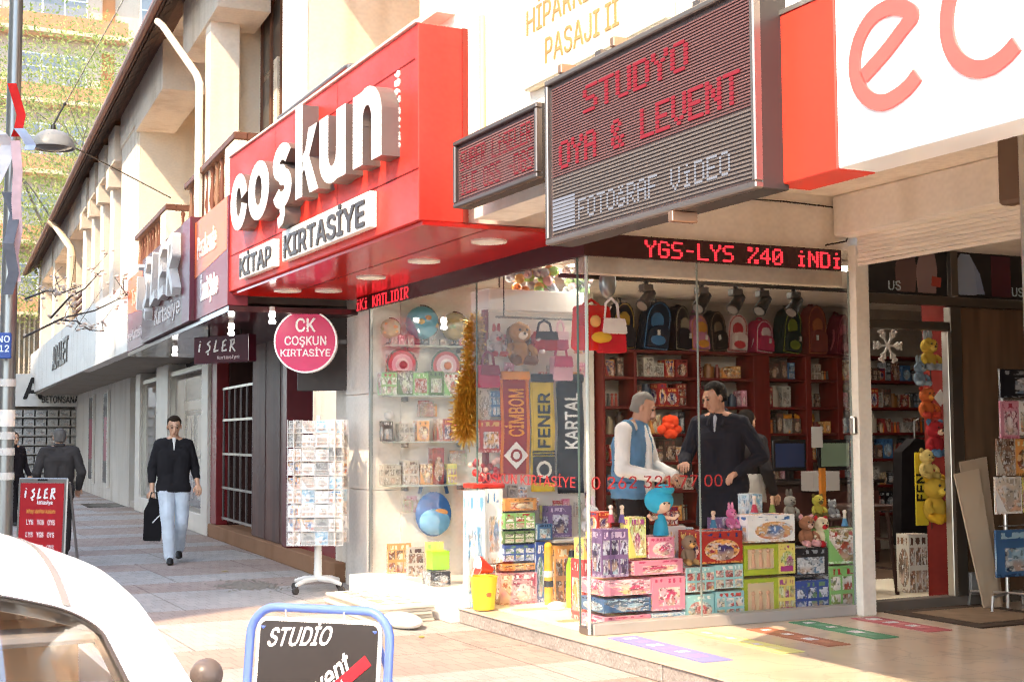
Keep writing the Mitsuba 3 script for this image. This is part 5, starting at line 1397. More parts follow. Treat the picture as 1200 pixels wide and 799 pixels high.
part(t, 'tuft', cat(*[tube([(-8.8, y1 - 0.08 + j * 0.03, z0 + 0.2), (-8.8, y1 - 0.02 + j * 0.05, z0 + 0.32)], [0.015, 0.005], 6) for j in range(2)]), 'd8cfc8', 'cloth')
# hanging soft toys on the rail
plush('hanging_soft_toy', 'grey and red soft toy hanging at the left end of the rail', at(582, 418, x=XH) + [0, 0, 0.0], 0.24, 'a89a98', 'a03a3a', ears='up')
plush('hanging_soft_toy', 'brown long eared soft toy hanging from the rail left of the red bag', at(608, 428, x=XH), 0.4, 'a0703f', '6a4428', 'e0d0bc', ears='long')
plush('hanging_soft_toy', 'small red soft toy hanging between the brown one and the red bag', at(628, 415, x=XH), 0.2, 'a8323c', 'd8c8c4', ears='round')
# blister packs and red toy cluster by the garland
for i, (px, pl, lab) in enumerate((((560, 455, 575, 492), 16, 'grey and pink blister pack'), ((573, 458, 586, 488), 14, 'blue blister pack'), ((562, 492, 588, 530), 17, 'red and white blister pack'))):
    y0, y1, z0, z1 = rect(*px, -10.25)
    k = thing('blister_pack', lab + ' hanging beside the gold garland', 'toy pack'); scene[k] = pbox(WX(-10.25, y0), 0, y1 - y0, z0, z1, -0.03, 0, pl)
t = thing('red_sweets_tray', 'tray heaped with small red wrapped toys under the garland', 'tray')
y0, y1, z0, z1 = rect(548, 536, 586, 572, -10.3)
g3 = np.random.default_rng(5)
for i in range(22):
    part(t, 'red_toy', ball((-10.3 + g3.uniform(-.06, .06), g3.uniform(y0, y1), g3.uniform(z0 + 0.05, z1)), g3.uniform(0.02, 0.035), 1), ['b3262b', 'd0322f', '8a1c22', 'e0b0a0'][i % 4], 'satin', smooth=True)
part(t, 'tray', bx(-10.4, -10.2, y0, y1, z0, z0 + 0.04, bev=.008), 'c8372a', 'satin')
part(t, 'stem', cyl((-10.3, (y0 + y1) / 2, 0.136), (-10.3, (y0 + y1) / 2, z0), 0.015), '8d8a86', 'metal')
# gold tinsel garland
q0, q1 = at(556, 376, x=-10.35), at(548, 505, x=-10.45)
GA = thing('gold_garland', 'shaggy gold tinsel garland hanging behind the front glass', 'garland')
part(GA, 'cord', tube([q0, (q0 + q1) / 2 + [0, 0.02, 0], q1], 0.012, 6), '8a6a1a', 'satin')
V, Fc = [], []
for i in range(4600):
    tt = g3.uniform(0, 1); c = q0 + (q1 - q0) * tt + [0, 0.02 * math.sin(tt * 6), 0]
    d = g3.normal(size=3) * [0.8, 1, 1] + [0, 0, -0.5]; d /= np.linalg.norm(d); e = np.cross(d, g3.normal(size=3)); e /= np.linalg.norm(e)
    L_ = (0.085 + 0.055 * tt) * g3.uniform(.7, 1.3); b = len(V); w_ = 0.004
    V += [c - e * w_, c + e * w_, c + d * L_ + e * w_, c + d * L_ - e * w_]; Fc += [(b, b + 1, b + 2), (b, b + 2, b + 3)]
tin = trimesh.Trimesh(np.array(V), np.array(Fc), process=False)
scene['m_gold'] = two({'type': 'principled', 'base_color': {'type': 'rgb', 'value': [0.72, 0.5, 0.12]}, 'metallic': 0.9, 'roughness': 0.25})
k = key_of('tinsel', GA); scene[k] = mikit.ply(tin, 'm_gold'); labels[k] = {'kind': 'stuff'}
# nets of coloured balls on top of the partition
for (px, lab, n, seed) in (((596, 312, 656, 350), 'bag of coloured play balls on top of the partition', 46, 1), ((664, 314, 694, 352), 'round net of green and grey play balls by the glass corner', 26, 2)):
    y0, y1, z0, z1 = rect(*px, XP - 0.1)
    g4 = np.random.default_rng(seed)
    t = thing('ball_net', lab, 'ball bag')
    for i in range(n):
        part(t, 'play_ball', ball((XP - 0.1 + g4.uniform(-.12, .12), g4.uniform(y0 + .04, y1 - .04), z0 + 0.045 + (z1 - z0 - .08) * g4.uniform(0, 1)), 0.045, 1), ['8fbf5a', 'd0803a', '9aa0a8', 'c9a0a0', 'b5b9bd', 'd8b060'][g4.integers(6)] if seed == 1 else ['8aa870', '9aa8a8', 'b09a98'][g4.integers(3)], 'gloss', smooth=True)
    part(t, 'net_neck', cyl((XP - .1, (y0 + y1) / 2, z1 - .05), (XP - .1, (y0 + y1) / 2, z1 + .06), 0.08, 0.02, 8), 'c9c6c0', 'cloth')
q = at(712, 332, x=-9.0)
one('silver_balloon', 'silver foil ball hanging just behind the glass corner', 'ball', ball(q, 0.09, 3, (0.6, 0.8, 1.3)), 'a9aeb0', 'metal', smooth=True)

# ---- boxes on the display floor, facing the entrance
jig = random.Random(21)


def shelfbox(name, label, px, X, depth, palette, floor=False, cat_='box', group=None):
    y0, y1, z0, z1 = rect(*px, X)
    if floor: z0 = 0.136
    k = thing(name, label, cat_, group)
    j = jig.uniform(-1, 1)
    Mj = WX(X + 0.012 * j, (y0 + y1) / 2) @ trimesh.transformations.rotation_matrix(0.035 * jig.uniform(-1, 1), [0, 1, 0])
    w2 = (y1 - y0) / 2 - 0.003
    scene[k] = pbox(Mj, -w2, w2, z0 + 0.001, z1 - 0.001, -depth, 0, palette)
    return k


XL_ = -10.12
shelfbox('tall_toy_box', 'tall white toy box with a pale blue top left of the car boxes', (569, 572, 590, 660), XL_ - 0.05, 0.1, 5)
shelfbox('tall_toy_box', 'tall pale blue illustrated box against the glass joint', (546, 574, 569, 705), -10.1, 0.06, 18, True)
shelfbox('long_orange_box', 'flat orange box topmost of the stack of car boxes', (592, 583, 630, 599), XL_, 0.25, 6)
shelfbox('toy_car_box', 'green framed toy car box, upper of the two', (591, 600, 627, 620), XL_, 0.22, 2)
shelfbox('toy_car_box', 'green framed toy car box, lower of the two', (591, 621, 627, 637), XL_, 0.22, 11)
shelfbox('toy_car_box', 'blue toy car box under the green framed boxes', (592, 637, 628, 658), XL_, 0.22, 3)
shelfbox('long_orange_box', 'flat orange box under the blue toy car box', (590, 659, 627, 669), XL_, 0.22, 6)
shelfbox('floral_box', 'large pink flowered box on the display floor', (586, 670, 629, 707), XL_ + 0.02, 0.25, 13, True)
q = at(567, 690, x=-9.95)
t = thing('yellow_bucket', 'yellow bucket on the display floor beside the flowered box', 'bucket')
part(t, 'pail', mv(lathe([(0.0, 0.0), (0.085, 0.0), (0.11, 0.25), (0.115, 0.26), (0.105, 0.262), (0.082, 0.01), (0.0, 0.008)], 24), T3(q[0], q[1], 0.136)), 'e3c63a', 'satin', smooth=40)
part(t, 'badge', ball((q[0] + 0.085, q[1], 0.26), 0.03, 2, (0.5, 1, 1)), 'b56a3a', 'satin', smooth=True)
part(t, 'handle', mv(tube([(0, -0.11, 0.25), (0.03, -0.09, 0.34), (0.03, 0.09, 0.34), (0, 0.11, 0.25)], 0.006, 6), T3(q[0], q[1], 0.136)), 'd8d2c6', 'satin')
t = thing('red_paper_cone', 'red and white paper cone lying on the yellow bucket', 'toy')
part(t, 'cone', cyl(at(560, 662, x=-9.9), at(577, 668, x=-9.9), 0.075, 0.02, 14), 'd8432f', 'satin')
part(t, 'lining', cyl(at(559, 662, x=-9.9), at(560, 662, x=-9.9), 0.07, 0.074, 14), 'efe8e0', 'satin')
shelfbox('tall_blue_box', 'tall narrow dark blue box right of the flowered box', (629, 634, 640, 704), XL_ + 0.02, 0.12, 3, True)
shelfbox('blue_gun_box', 'small blue window box on top of the tall blue box', (629, 613, 647, 633), XL_ + 0.02, 0.12, 14)
t = thing('yellow_toy_tube', 'tall yellow tube toy with dark bands', 'toy tube')
q = at(643, 690, x=-9.95); z1 = at(643, 640, x=-9.95)[2]
part(t, 'tube', cyl((q[0], q[1], 0.137), (q[0], q[1], z1), 0.036, 0.036, 18), 'e0a52c', 'satin')
part(t, 'cap', ball((q[0], q[1], z1), 0.036, 2), 'e8b83a', 'satin', smooth=True)
for z in (0.28, 0.36): part(t, 'band', cyl((q[0], q[1], z), (q[0], q[1], z + 0.05), 0.038, 0.038, 18), '2c2a2a' if z < .3 else 'e6ded0', 'satin')
shelfbox('wide_orange_box', 'wide orange box behind the lime toy bottle', (650, 638, 678, 700), XL_ + 0.05, 0.15, 6, True)
t = thing('lime_toy_bottle', 'lime green toy bottle with a black top on the display floor', 'toy bottle')
q = at(671, 700, x=-9.7); z1 = at(671, 652, x=-9.7)[2]
part(t, 'bottle', mv(lathe([(0, 0), (0.048, 0), (0.05, 0.02), (0.05, z1 - 0.2), (0.03, z1 - 0.14), (0, z1 - 0.14)], 18), T3(q[0], q[1], 0.136)), '9fd42a', 'gloss', smooth=40)
part(t, 'cap', cyl((q[0], q[1], z1 - 0.005), (q[0], q[1], z1 + 0.05), 0.03, 0.026, 12), '1f1d1c', 'satin')
part(t, 'label_band', cyl((q[0], q[1], 0.2), (q[0], q[1], 0.3), 0.0515, 0.0515, 18), 'd8d83a', 'satin')
t = thing('display_ledge', 'white ledge carrying a doll box and a white cat toy', 'shelf')
y0, y1, z0, z1 = rect(650, 630, 706, 636, XL_ + 0.05)
part(t, 'board', bx(XL_ - 0.25, XL_ + 0.05, y0, y1, z0, z1, bev=.004), 'e6e0d6', 'satin')
part(t, 'support', bx(XL_ - 0.25, XL_ - 0.2, y0, y1, 0.136, z0 - .001), 'cfc7bb', 'satin')
shelfbox('doll_box', 'dark framed doll box on the white ledge', (644, 592, 671, 630), XL_, 0.12, 7)
plush('soft_toy', 'white cat soft toy with pink inside the ears on the white ledge', np.array([XL_ - 0.05, at(692, 630, x=XL_ - .05)[1], z1]), 0.3, 'e6e0de', 'e6c8cc', 'd8a0a8', ears='up')
shelfbox('animal_box', 'white and orange box with an animal picture', (636, 571, 664, 602), XL_ - 0.25, 0.08, 5)
shelfbox('animal_box', 'blue and red toy box beside the scarves', (666, 575, 688, 600), XL_ - 0.25, 0.08, 4)
shelfbox('stacked_toy_box', 'dark grey toy box under the white ledge', (680, 656, 694, 700), XL_ + 0.05, 0.2, 8, True)
shelfbox('stacked_toy_box', 'orange toy box under the white ledge, next to the glass corner', (694, 658, 708, 700), XL_ + 0.08, 0.2, 6, True)
t = one('white_bear_bag', 'crumpled white packet on the display floor before the yellow tube', 'packet', ball(at(652, 698, x=-9.6) * [1, 1, 0] + [0, 0, 0.17], 0.06, 3, (0.8, 1.3, .6)), 'e6e2da', 'cloth', smooth=True)

XR_ = -8.5
R_ = lambda s, l, px, d, p, **k: shelfbox(s, l, px, XR_, d, p, **k)
R_('flat_pink_box', 'thin pink box lowest in the stack at the glass corner', (708, 719, 763, 734), 0.35, 0, floor=True)
R_('toy_set_box', 'black and white toy set box between two pink boxes', (708, 699, 763, 719), 0.35, 14)
R_('pink_box', 'pink picture box third from the floor at the glass corner', (709, 677, 764, 699), 0.35, 0)
R_('flat_blue_box', 'thin pale blue box under the large pink box', (764, 716, 802, 729), 0.3, 18, floor=True)
R_('pink_square_box', 'large square pink box beside the stack', (764, 674, 802, 716), 0.3, 0)
R_('pink_box', 'long pink box laid across the stack', (742, 654, 800, 674), 0.3, 0)
R_('pink_cube_box', 'small pink cube box under the blue doll', (760, 628, 790, 654), 0.25, 0)
R_('cream_tall_box', 'tall cream and yellow box behind the pink boxes', (737, 605, 757, 654), 0.12, 9)
R_('doll_box', 'purple doll box with a pink side at the glass corner', (706, 619, 737, 677), 0.15, 7)
R_('fire_toy_box', 'red and orange toy box with fighting figures', (820, 621, 869, 661), 0.3, 4)
for i, (px, lab) in enumerate((((803, 663, 837, 694), 'upper left'), ((838, 660, 871, 690), 'upper right'), ((803, 695, 837, 725), 'lower left'), ((838, 691, 871, 721), 'lower right'))):
    R_('aqua_toy_box', f'aqua toy box, {lab} of the four', px, 0.32, 1, floor=i > 1, group='aqua toy boxes')
for i, (px, lab, fl) in enumerate((((872, 636, 932, 675), 'upper', False), ((872, 675, 932, 718), 'lower', True))):
    y0, y1, z0, z1 = rect(*px, XR_)
    if fl: z0 = 0.136
    t = thing('window_toy_box', f'yellow green toy box with a clear window, {lab} of the two', 'box', 'yellow green window boxes')
    ym = y0 + (y1 - y0) * 0.66
    part(t, 'carton', pbox(WX(XR_, y0), 0, y1 - y0 - .004, z0 + .001, z1 - .001, -0.3, -0.012, 9))
    part(t, 'frame', mv(ext(sbox(0.0, 0, ym - y0, z1 - z0 - 0.004).difference(sbox(0.035, 0.045, ym - y0 - 0.035, z1 - z0 - 0.03).buffer(0.0)), 0.012), WX(XR_ - 0.011, y0, z0 + .002)), 'a8b83a', 'satin', smooth=False)
    part(t, 'inner_card', bx(XR_ - 0.011, XR_ - 0.008, y0 + 0.036, ym - 0.036, z0 + 0.048, z1 - 0.034), 'd9c29c', 'matte')
    for j in range(3):
        c = np.array([XR_ - 0.005, y0 + 0.09 + j * (ym - y0 - 0.18) / 2, z0 + 0.06])
        part(t, 'doll', cat(cyl(c, c + [0, 0, 0.1], 0.018, 0.01, 8), ball(c + [0, 0, 0.12], 0.016, 1)), 'cfa080', 'satin')
    part(t, 'printed_side', pbox(WX(XR_ + 0.001, ym), 0, y1 - ym - .006, z0 + .002, z1 - .002, -0.011, 0.001, 9))
    part(t, 'pink_band', mv(bx(0.02, y1 - ym - 0.03, 0.02, 0.06, 0.001, 0.004), WX(XR_ + 0.001, ym, z0)), 'b04080', 'satin')
R_('castle_toy_box', 'dark toy box with a pale castle picture', (932, 641, 971, 677), 0.3, 8)
R_('blue_toy_box', 'blue toy box with three small pictures', (932, 678, 971, 710), 0.3, 3, floor=True)
R_('green_game_box', 'bright green game box, upper of the two beside the door post', (972, 619, 1013, 661), 0.32, 2, group='green game boxes')
R_('green_game_box', 'bright green game box, lower of the two beside the door post', (972, 661, 1013, 707), 0.32, 2, floor=True, group='green game boxes')
R_('white_bear_box', 'white picture box with an orange animal on top of the window boxes', (877, 602, 932, 636), 0.25, 5)
# dolls and soft toys on top of the stacks
zt = at(774, 628, x=XR_)[2]
t = thing('blue_doll', 'bright blue haired doll standing on the pink cube box', 'doll')
c = np.array([XR_ - 0.1, at(774, 600, x=XR_ - .1)[1], zt])
part(t, 'dress', mv(lathe([(0, 0), (0.06, 0.0), (0.05, 0.08), (0.03, 0.14), (0, 0.16)], 16), T3(*c)), '3aa0c0', 'cloth', smooth=True)
part(t, 'head', ball(c + [0, 0, 0.23], 0.075, 3), 'e8c4a8', 'satin', smooth=True)
part(t, 'hair', cat(ball(c + [-0.02, 0.0, 0.25], 0.1, 3, (1, 1.1, 0.95)), ball(c + [0.02, 0.02, 0.33], 0.06, 2, (1, 1.4, .7))), '3fb0d0', 'cloth', smooth=True)
part(t, 'face', ball(c + [0.055, 0, 0.22], 0.05, 2, (0.6, 1, 1)), 'e8c4a8', 'satin', smooth=True)
for sy in (-1, 1): part(t, 'arm', tube([c + [0, sy * 0.03, 0.13], c + [0.03, sy * 0.1, 0.12], c + [0.04, sy * 0.13, 0.15]], 0.014, 6), 'e8c4a8', 'satin')
for sy in (-1, 1): part(t, 'eye', ball(c + [0.085, sy * 0.02, 0.235], 0.008, 1), '2a2420', 'gloss')
plush('soft_toy', 'grey brown soft toy sitting between the pink cube and the red box', np.array([XR_ - 0.1, at(807, 660, x=XR_ - .1)[1], at(807, 663, x=XR_)[2]]), 0.24, '8a7460', 'b08a58', 'd0a060')
plush('soft_toy', 'pink soft toy leaning on the red toy box', np.array([XR_ - 0.15, at(861, 621, x=XR_ - .1)[1], at(850, 621, x=XR_)[2]]), 0.17, 'c86a94', 'd890b0', ears='up')
plush('soft_toy', 'brown soft toy in a pink dress sitting on the castle box', np.array([XR_ - 0.1, at(945, 641, x=XR_ - .1)[1], at(945, 641, x=XR_)[2]]), 0.26, '9a6a50', 'd8a0a0', 'd0b0a0')
plush('soft_toy', 'cream soft toy in red on the castle box, next to the green boxes', np.array([XR_ - 0.1, at(962, 641, x=XR_ - .1)[1], at(962, 641, x=XR_)[2]]), 0.25, 'd6c8a8', 'b02a30')
plush('soft_toy', 'yellow green soft toy above the castle box, farther inside', np.array([XR_ - 0.3, at(958, 606, x=XR_ - .3)[1], at(958, 606, x=XR_ - .3)[2]]), 0.2, 'b8ac4a', '6a5a30')
st = thing('toy_stand', 'small dark stand holding the upper soft toys', 'stand')
zz = at(958, 606, x=XR_ - .3)[2]
part(st, 'top', bx(XR_ - 0.45, XR_ - 0.2, at(925, 606, x=XR_ - .3)[1], at(985, 606, x=XR_ - .3)[1], zz - 0.02, zz - 0.001, bev=.004), '4a3a34', 'wood')
part(st, 'leg', bx(XR_ - 0.44, XR_ - 0.4, at(930, 606, x=XR_ - .3)[1], at(980, 606, x=XR_ - .3)[1], 0.136, zz - 0.021), '4a3a34', 'wood')
plush('soft_toy', 'grey and white soft toy lying beside the yellow green one', np.array([XR_ - 0.3, at(975, 606, x=XR_ - .3)[1], zz]), 0.15, '8a8a8a', 'c9c6c2')
plush('soft_toy', 'patterned grey soft toy on the left of the upper stand', np.array([XR_ - 0.32, at(927, 606, x=XR_ - .3)[1], zz]), 0.2, '9a9488', '6a645c', ears='up')

# second row: more stock standing behind the front boxes
g7 = random.Random(31)
y = 4.98; n = 0
while y < 7.0:
    w = g7.uniform(0.12, 0.3); hh = g7.uniform(0.55, 0.86)
    if 5.35 < y + w / 2 < 5.75: hh = min(hh, 0.7)
    k = thing('stock_box', f'toy box in the second row behind the front boxes, {ORD[n]} from the glass corner', 'box', 'second row of toy boxes')
    scene[k] = pbox(WX(-8.93 + g7.uniform(-.03, .03), y), 0, w - .006, 0.137, hh, -0.2, 0, g7.choice([5, 0, 9, 4, 7, 18, 12, 1, 6, 10, 17])); n += 1
    if g7.random() < .75:
        w2 = w * g7.uniform(.5, .9); h2 = g7.uniform(.1, .2)
        k = thing('stock_box', f'smaller toy box lying on top of the second row, {ORD[n]} from the glass corner', 'box', 'second row of toy boxes')
        scene[k] = pbox(WX(-8.97, y + .02), 0, w2, hh + .001, hh + h2, -0.15, 0, g7.choice([0, 5, 9, 4, 3, 18, 13, 10]))
    y += w
# small loose toys on top of the boxes
for i, (px, py, c, c2, lab) in enumerate(((716, 612, 'c8b4b0', 'a04a60', 'beige figure with a pink skirt on the purple doll box'), (729, 612, 'e0c8b0', '6a5a90', 'pale figure with a violet skirt on the purple doll box'), (769, 668 - 15, 'd0a040', 'b06030', 'tiny orange figure before the pink cube box'), (836, 618, 'd8b8a0', '4a7a9a', 'tiny blue figure on the red toy box'), (884, 600, 'e8d8c8', 'c04a5a', 'tiny red figure on the white picture box'), (905, 600, 'c8a080', '7a8a4a', 'tiny green figure on the white picture box'), (990, 616, 'e0d0c0', '5a8ab0', 'tiny blue skirted figure on the green game box'))):
    q = at(px, py, x=XR_ - .08)
    t = thing('toy_figure', lab, 'figurine')
    part(t, 'skirt', cyl(q + [0, 0, -.0], q + [0, 0, .06], .028, .014, 10), c2, 'cloth')
    part(t, 'bust', cyl(q + [0, 0, .06], q + [0, 0, .095], .016, .012, 8), c, 'satin')
    part(t, 'head', ball(q + [0, 0, .11], .018, 1), c, 'satin', smooth=True)
# cards and small packs pinned to the wall of the display window between the shelves
_hp = sorted((i % 5, 452 + (i * 37) % 92) for i in range(44))
_rc = {}
for r_i, px in _hp:
    py = (436, 488, 545, 600, 624)[r_i]
    if 480 < px < 530 and py > 560: continue
    _rc[r_i] = _rc.get(r_i, -1) + 1
    q = at(px, py, x=XS + .02); w = g7.uniform(.09, .15); h = g7.uniform(.1, .16)
    k = thing('hanging_pack', f'small carded pack, {ORD[_rc[r_i]]} from left, {("top", "second", "third", "fourth", "bottom")[r_i]} row on the display window wall', 'toy pack', 'carded packs on the display wall')
    scene[k] = pbox(WX(XS + .015, q[1]), 0, w, q[2], q[2] + h, 0, .02, g7.choice([16, 17, 12, 10, 13, 6, 2]))
# more packs on the white partition, round the scarves and bags
for i, (px, py, w, h, pl) in enumerate(((590, 425, .09, .14, 13), (676, 425, .07, .12, 0), (640, 428, .06, .1, 16), (655, 430, .06, .1, 13), (613, 432, .05, .08, 12), (604, 578 - 8, .1, .1, 5), (632, 592, .1, .12, 9))):
    q = at(px, py, x=XP + .01)
    k = thing('hanging_pack', f'small carded pack on the white partition, {ORD[i]} of those round the scarves', 'toy pack', 'carded packs on the partition')
    scene[k] = pbox(WX(XP + .012, q[1]), 0, w, q[2] - h, q[2], 0, .02, pl)

# further small packs pinned all over the white partition and above the boxes
for i, (px, py) in enumerate(((580, 440), (592, 392), (618, 398), (636, 436), (671, 436), (678, 402), (576, 398), (600, 560 + 8), (626, 583), (661, 584), (676, 588), (652, 560 + 26))):
    q = at(px, py, x=XP + .01); w, h = g7.uniform(.06, .1), g7.uniform(.08, .13)
    k = thing('hanging_pack', f'small carded pack on the white partition, {ORD[i]} of those between the bags', 'toy pack', 'carded packs on the partition')
    scene[k] = pbox(WX(XP + .006 + .002 * i, q[1] - w / 2), 0, w, q[2] - h, q[2], 0, .014, g7.choice([13, 17, 12, 0, 5, 16, 6]))
for i, px in enumerate((462, 470, 481, 506, 519, 541)):
    z = sz(404); q = pos(px, 395, XS + .19)
    k = thing('toy_pack', f'small toy pack standing before the globes on the top glass shelf, {ORD[i]} from left', 'toy pack', 'packs before the globes')
    scene[k] = pbox(WX(XS + .205, q[1] - .03), 0, .06, z + .001, z + g7.uniform(.06, .1), -.04, 0, g7.choice([13, 16, 17, 12]))
# ================================================================ floor of the entrance: coloured stripes, mat
T_ = 0.1265
for y0, y1, x0, x1, c, c2, lab in ((4.75, 4.97, -8.2, -7.05, '8f8dc4', 'b48fc2', 'violet and blue printed floor stripe nearest the step'), (5.38, 5.56, -8.2, -7.1, 'e0d88a', 'e8e2a8', 'yellow stripe stuck on the entrance floor'), (5.83, 6.02, -8.1, -7.2, 'a86a52', 'b87a60', 'brown red floor stripe'), (6.32, 6.52, -8.25, -7.3, '568a68', '6a9c7c', 'green stripe stuck on the entrance floor'), (6.86, 7.08, -8.2, -7.38, 'bc666a', 'cc8080', 'rose red floor stripe nearest the door')):
    t = thing('floor_stripe', lab, 'floor sticker')
    part(t, 'base', bx(x0, x1, y0, y1, 0.1215, T_), c, 'satin')
    g5 = np.random.default_rng(int(y0 * 100))
    for i in range(6):
        a = x0 + 0.08 + i * (x1 - x0 - 0.2) / 6
        part(t, 'printed_patch', bx(a, a + g5.uniform(.05, .13), y0 + 0.05 + g5.uniform(0, .03), y1 - 0.06, T_ - 0.0005, T_ + 0.0012), c2 if i % 2 else 'dcd6d8', 'satin')
for x0, c, lab in ((-9.8, 'e6de8a', 'pale yellow strip along the display floor'), (-9.06, 'dd9a72', 'pale orange strip along the display floor')):
    one('floor_strip', lab, 'floor sticker', bx(x0, x0 + 0.1, 4.8, 6.2, 0.1352, 0.139), c, 'satin')
t = thing('door_mat', 'worn brown door mat with a dark border before the entrance door', 'mat')
part(t, 'border', bx(-8.36, -7.35, 7.32, 8.3, 0.1205, 0.131, bev=.003), '4a3d34', 'cloth')
part(t, 'field', bx(-8.2, -7.5, 7.46, 8.16, 0.1305, 0.134), '7a6552', 'cloth')

# hanging goods inside the door: soft toys on a string, scarf, boxes
XT = -8.62
plush('hanging_soft_toy', 'yellow and grey soft toy hanging topmost inside the door', at(1088, 430, x=XT) + [0, 0, -.03], 0.3, 'b8983f', '8a9298', 'e0c060', ears='up')
plush('hanging_soft_toy', 'orange red soft toy hanging second from the top inside the door', at(1086, 490, x=XT), 0.28, 'b05a30', 'a03a2e', 'd89040')
t = plush('hanging_soft_toy', 'soft doll in a red top and blue trousers hanging inside the door', at(1096, 535, x=XT), 0.33, '9a2c30', '5a7a98', 'e0b898')
plush('hanging_soft_toy', 'large yellow soft bear hanging lowest inside the door', at(1096, 612, x=XT), 0.42, 'b8963a', 'c89a2c', 'd8b84a')
plush('hanging_soft_toy', 'pale yellow soft toy hanging between the red doll and the yellow bear', at(1086, 560, x=XT), 0.26, 'c8b06a', 'a89050')
plush('hanging_soft_toy', 'small blue grey soft toy hanging beside the topmost yellow one', at(1078, 452, x=XT), 0.22, '6a7a88', '8a98a0', ears='up')
one('price_tag', 'white diamond shaped price tag hanging beside the orange toy', 'tag', mv(ext(affinity.rotate(sbox(-.05, -.05, .05, .05), 45), 0.003), fr(at(1102, 466, x=XT + .1), (0, 1, 0), (0, 0, 1))), 'ddd6cc', 'satin')
one('toy_string', 'thin string carrying the soft toys inside the door', 'string', tube([at(1090, 385, x=XT - .15), at(1092, 620, x=XT - .15)], 0.005, 5), '3a332e', 'matte')
q = at(1040, 405, x=-8.75)
sn = thing('snowflake_decoration', 'white snowflake decoration hanging inside the door', 'decoration')
for i in range(6):
    a = i * math.pi / 3
    L_ = [[(0, 0), (0.15 * math.cos(a), 0.15 * math.sin(a))]]
    for r in (0.07, 0.11):
        for da in (0.6, -0.6): L_.append([(r * math.cos(a), r * math.sin(a)), (r * math.cos(a) + 0.05 * math.cos(a + da), r * math.sin(a) + 0.05 * math.sin(a + da))])
    part(sn, 'arm', mv(ext(strokes(L_, 0.018), 0.008), fr(q, (0, 1, 0), (0, 0, 1))), 'd4cfc8', 'satin', smooth=False)
one('yellow_scarf', 'yellow and black striped scarf hanging beside the yellow bear', 'scarf', cat(bx(-8.7, -8.69, 7.98, 8.11, 0.75, 1.35)), 'd0b83a', 'cloth')
labels_m = mv(text('FEN', 0.09, 0.003, True), fr(np.array([-8.688, 8.08, 0.95]), (0, 0, 1), (0, -1, 0)))
one('scarf_lettering', 'black lettering on the yellow scarf inside the door', 'lettering', labels_m, '24211f', 'cloth', False)
k = thing('tall_game_box', 'tall pink and green game box standing inside the door under the bear', 'box'); scene[k] = pbox(WX(-8.7, 7.9), 0, 0.2, 0.205, 0.68, -0.15, 0, 12)
part(B, 'inner_wall', bx(-8.86, -8.58, 8.25, 8.33, 0.125, ZC - 0.001), '7a2c26', 'wall', label='red inner panel behind the hanging toys')
ST = thing('wooden_stool', 'dark wooden stool inside the door', 'stool')
part(ST, 'seat', bx(-9.55, -9.15, 7.75, 8.15, 0.85, 0.9, bev=.012), '3a2620', 'wood')
for sx in (-1, 1):
    for sy in (-1, 1): part(ST, 'leg', cyl((-9.35 + sx * 0.16, 7.95 + sy * 0.16, 0.85), (-9.35 + sx * 0.21, 7.95 + sy * 0.21, 0.125), 0.018, n=8), '3a2620', 'wood')
for z in (0.35, 0.6): part(ST, 'rung', cat(*[cyl((-9.35 - .19, 7.95 + sy * .19, z), (-9.35 + .19, 7.95 + sy * .19, z), 0.012, n=6) for sy in (-1, 1)]), '3a2620', 'wood')
one('orange_post', 'thin orange post standing inside the door', 'post', bx(-9.9, -9.86, 7.95, 8.0, 0.125, 1.2), 'b8702a', 'wood')
# cardboard sheets leaning on the brown board
for i, (px0, px1, pz, tl, c, lab) in enumerate(((1136, 1163, 552, 0.28, 'c0aa90', 'pale cardboard sheet leaning on the brown board, front one'), (1146, 1176, 538, 0.18, 'b09a82', 'pale cardboard sheet leaning on the brown board, rear one'))):
    a, b = at(px0, 690, x=XD + 0.2), at(px1, 690, x=XD + 0.2)
    zt_ = at((px0 + px1) / 2, pz, x=XD + 0.06)[2]
    V = np.array([[XD + tl, a[1] + 0.06, 0.125], [XD + tl, b[1], 0.125], [XD + 0.03 + .03 * (1 - i), b[1] + .02, zt_ + 0.02], [XD + 0.03 + .03 * (1 - i), a[1], zt_ - 0.02]])
    nrm = np.array([0.012, 0, 0.003])
    W = np.vstack([V, V + nrm])
    one('cardboard_sheet', lab, 'cardboard', trimesh.Trimesh(W, [(0, 2, 1), (0, 3, 2), (4, 5, 6), (4, 6, 7), (0, 1, 5), (0, 5, 4), (1, 2, 6), (1, 6, 5), (2, 3, 7), (2, 7, 6), (3, 0, 4), (3, 4, 7)], process=False), c, 'matte', False)
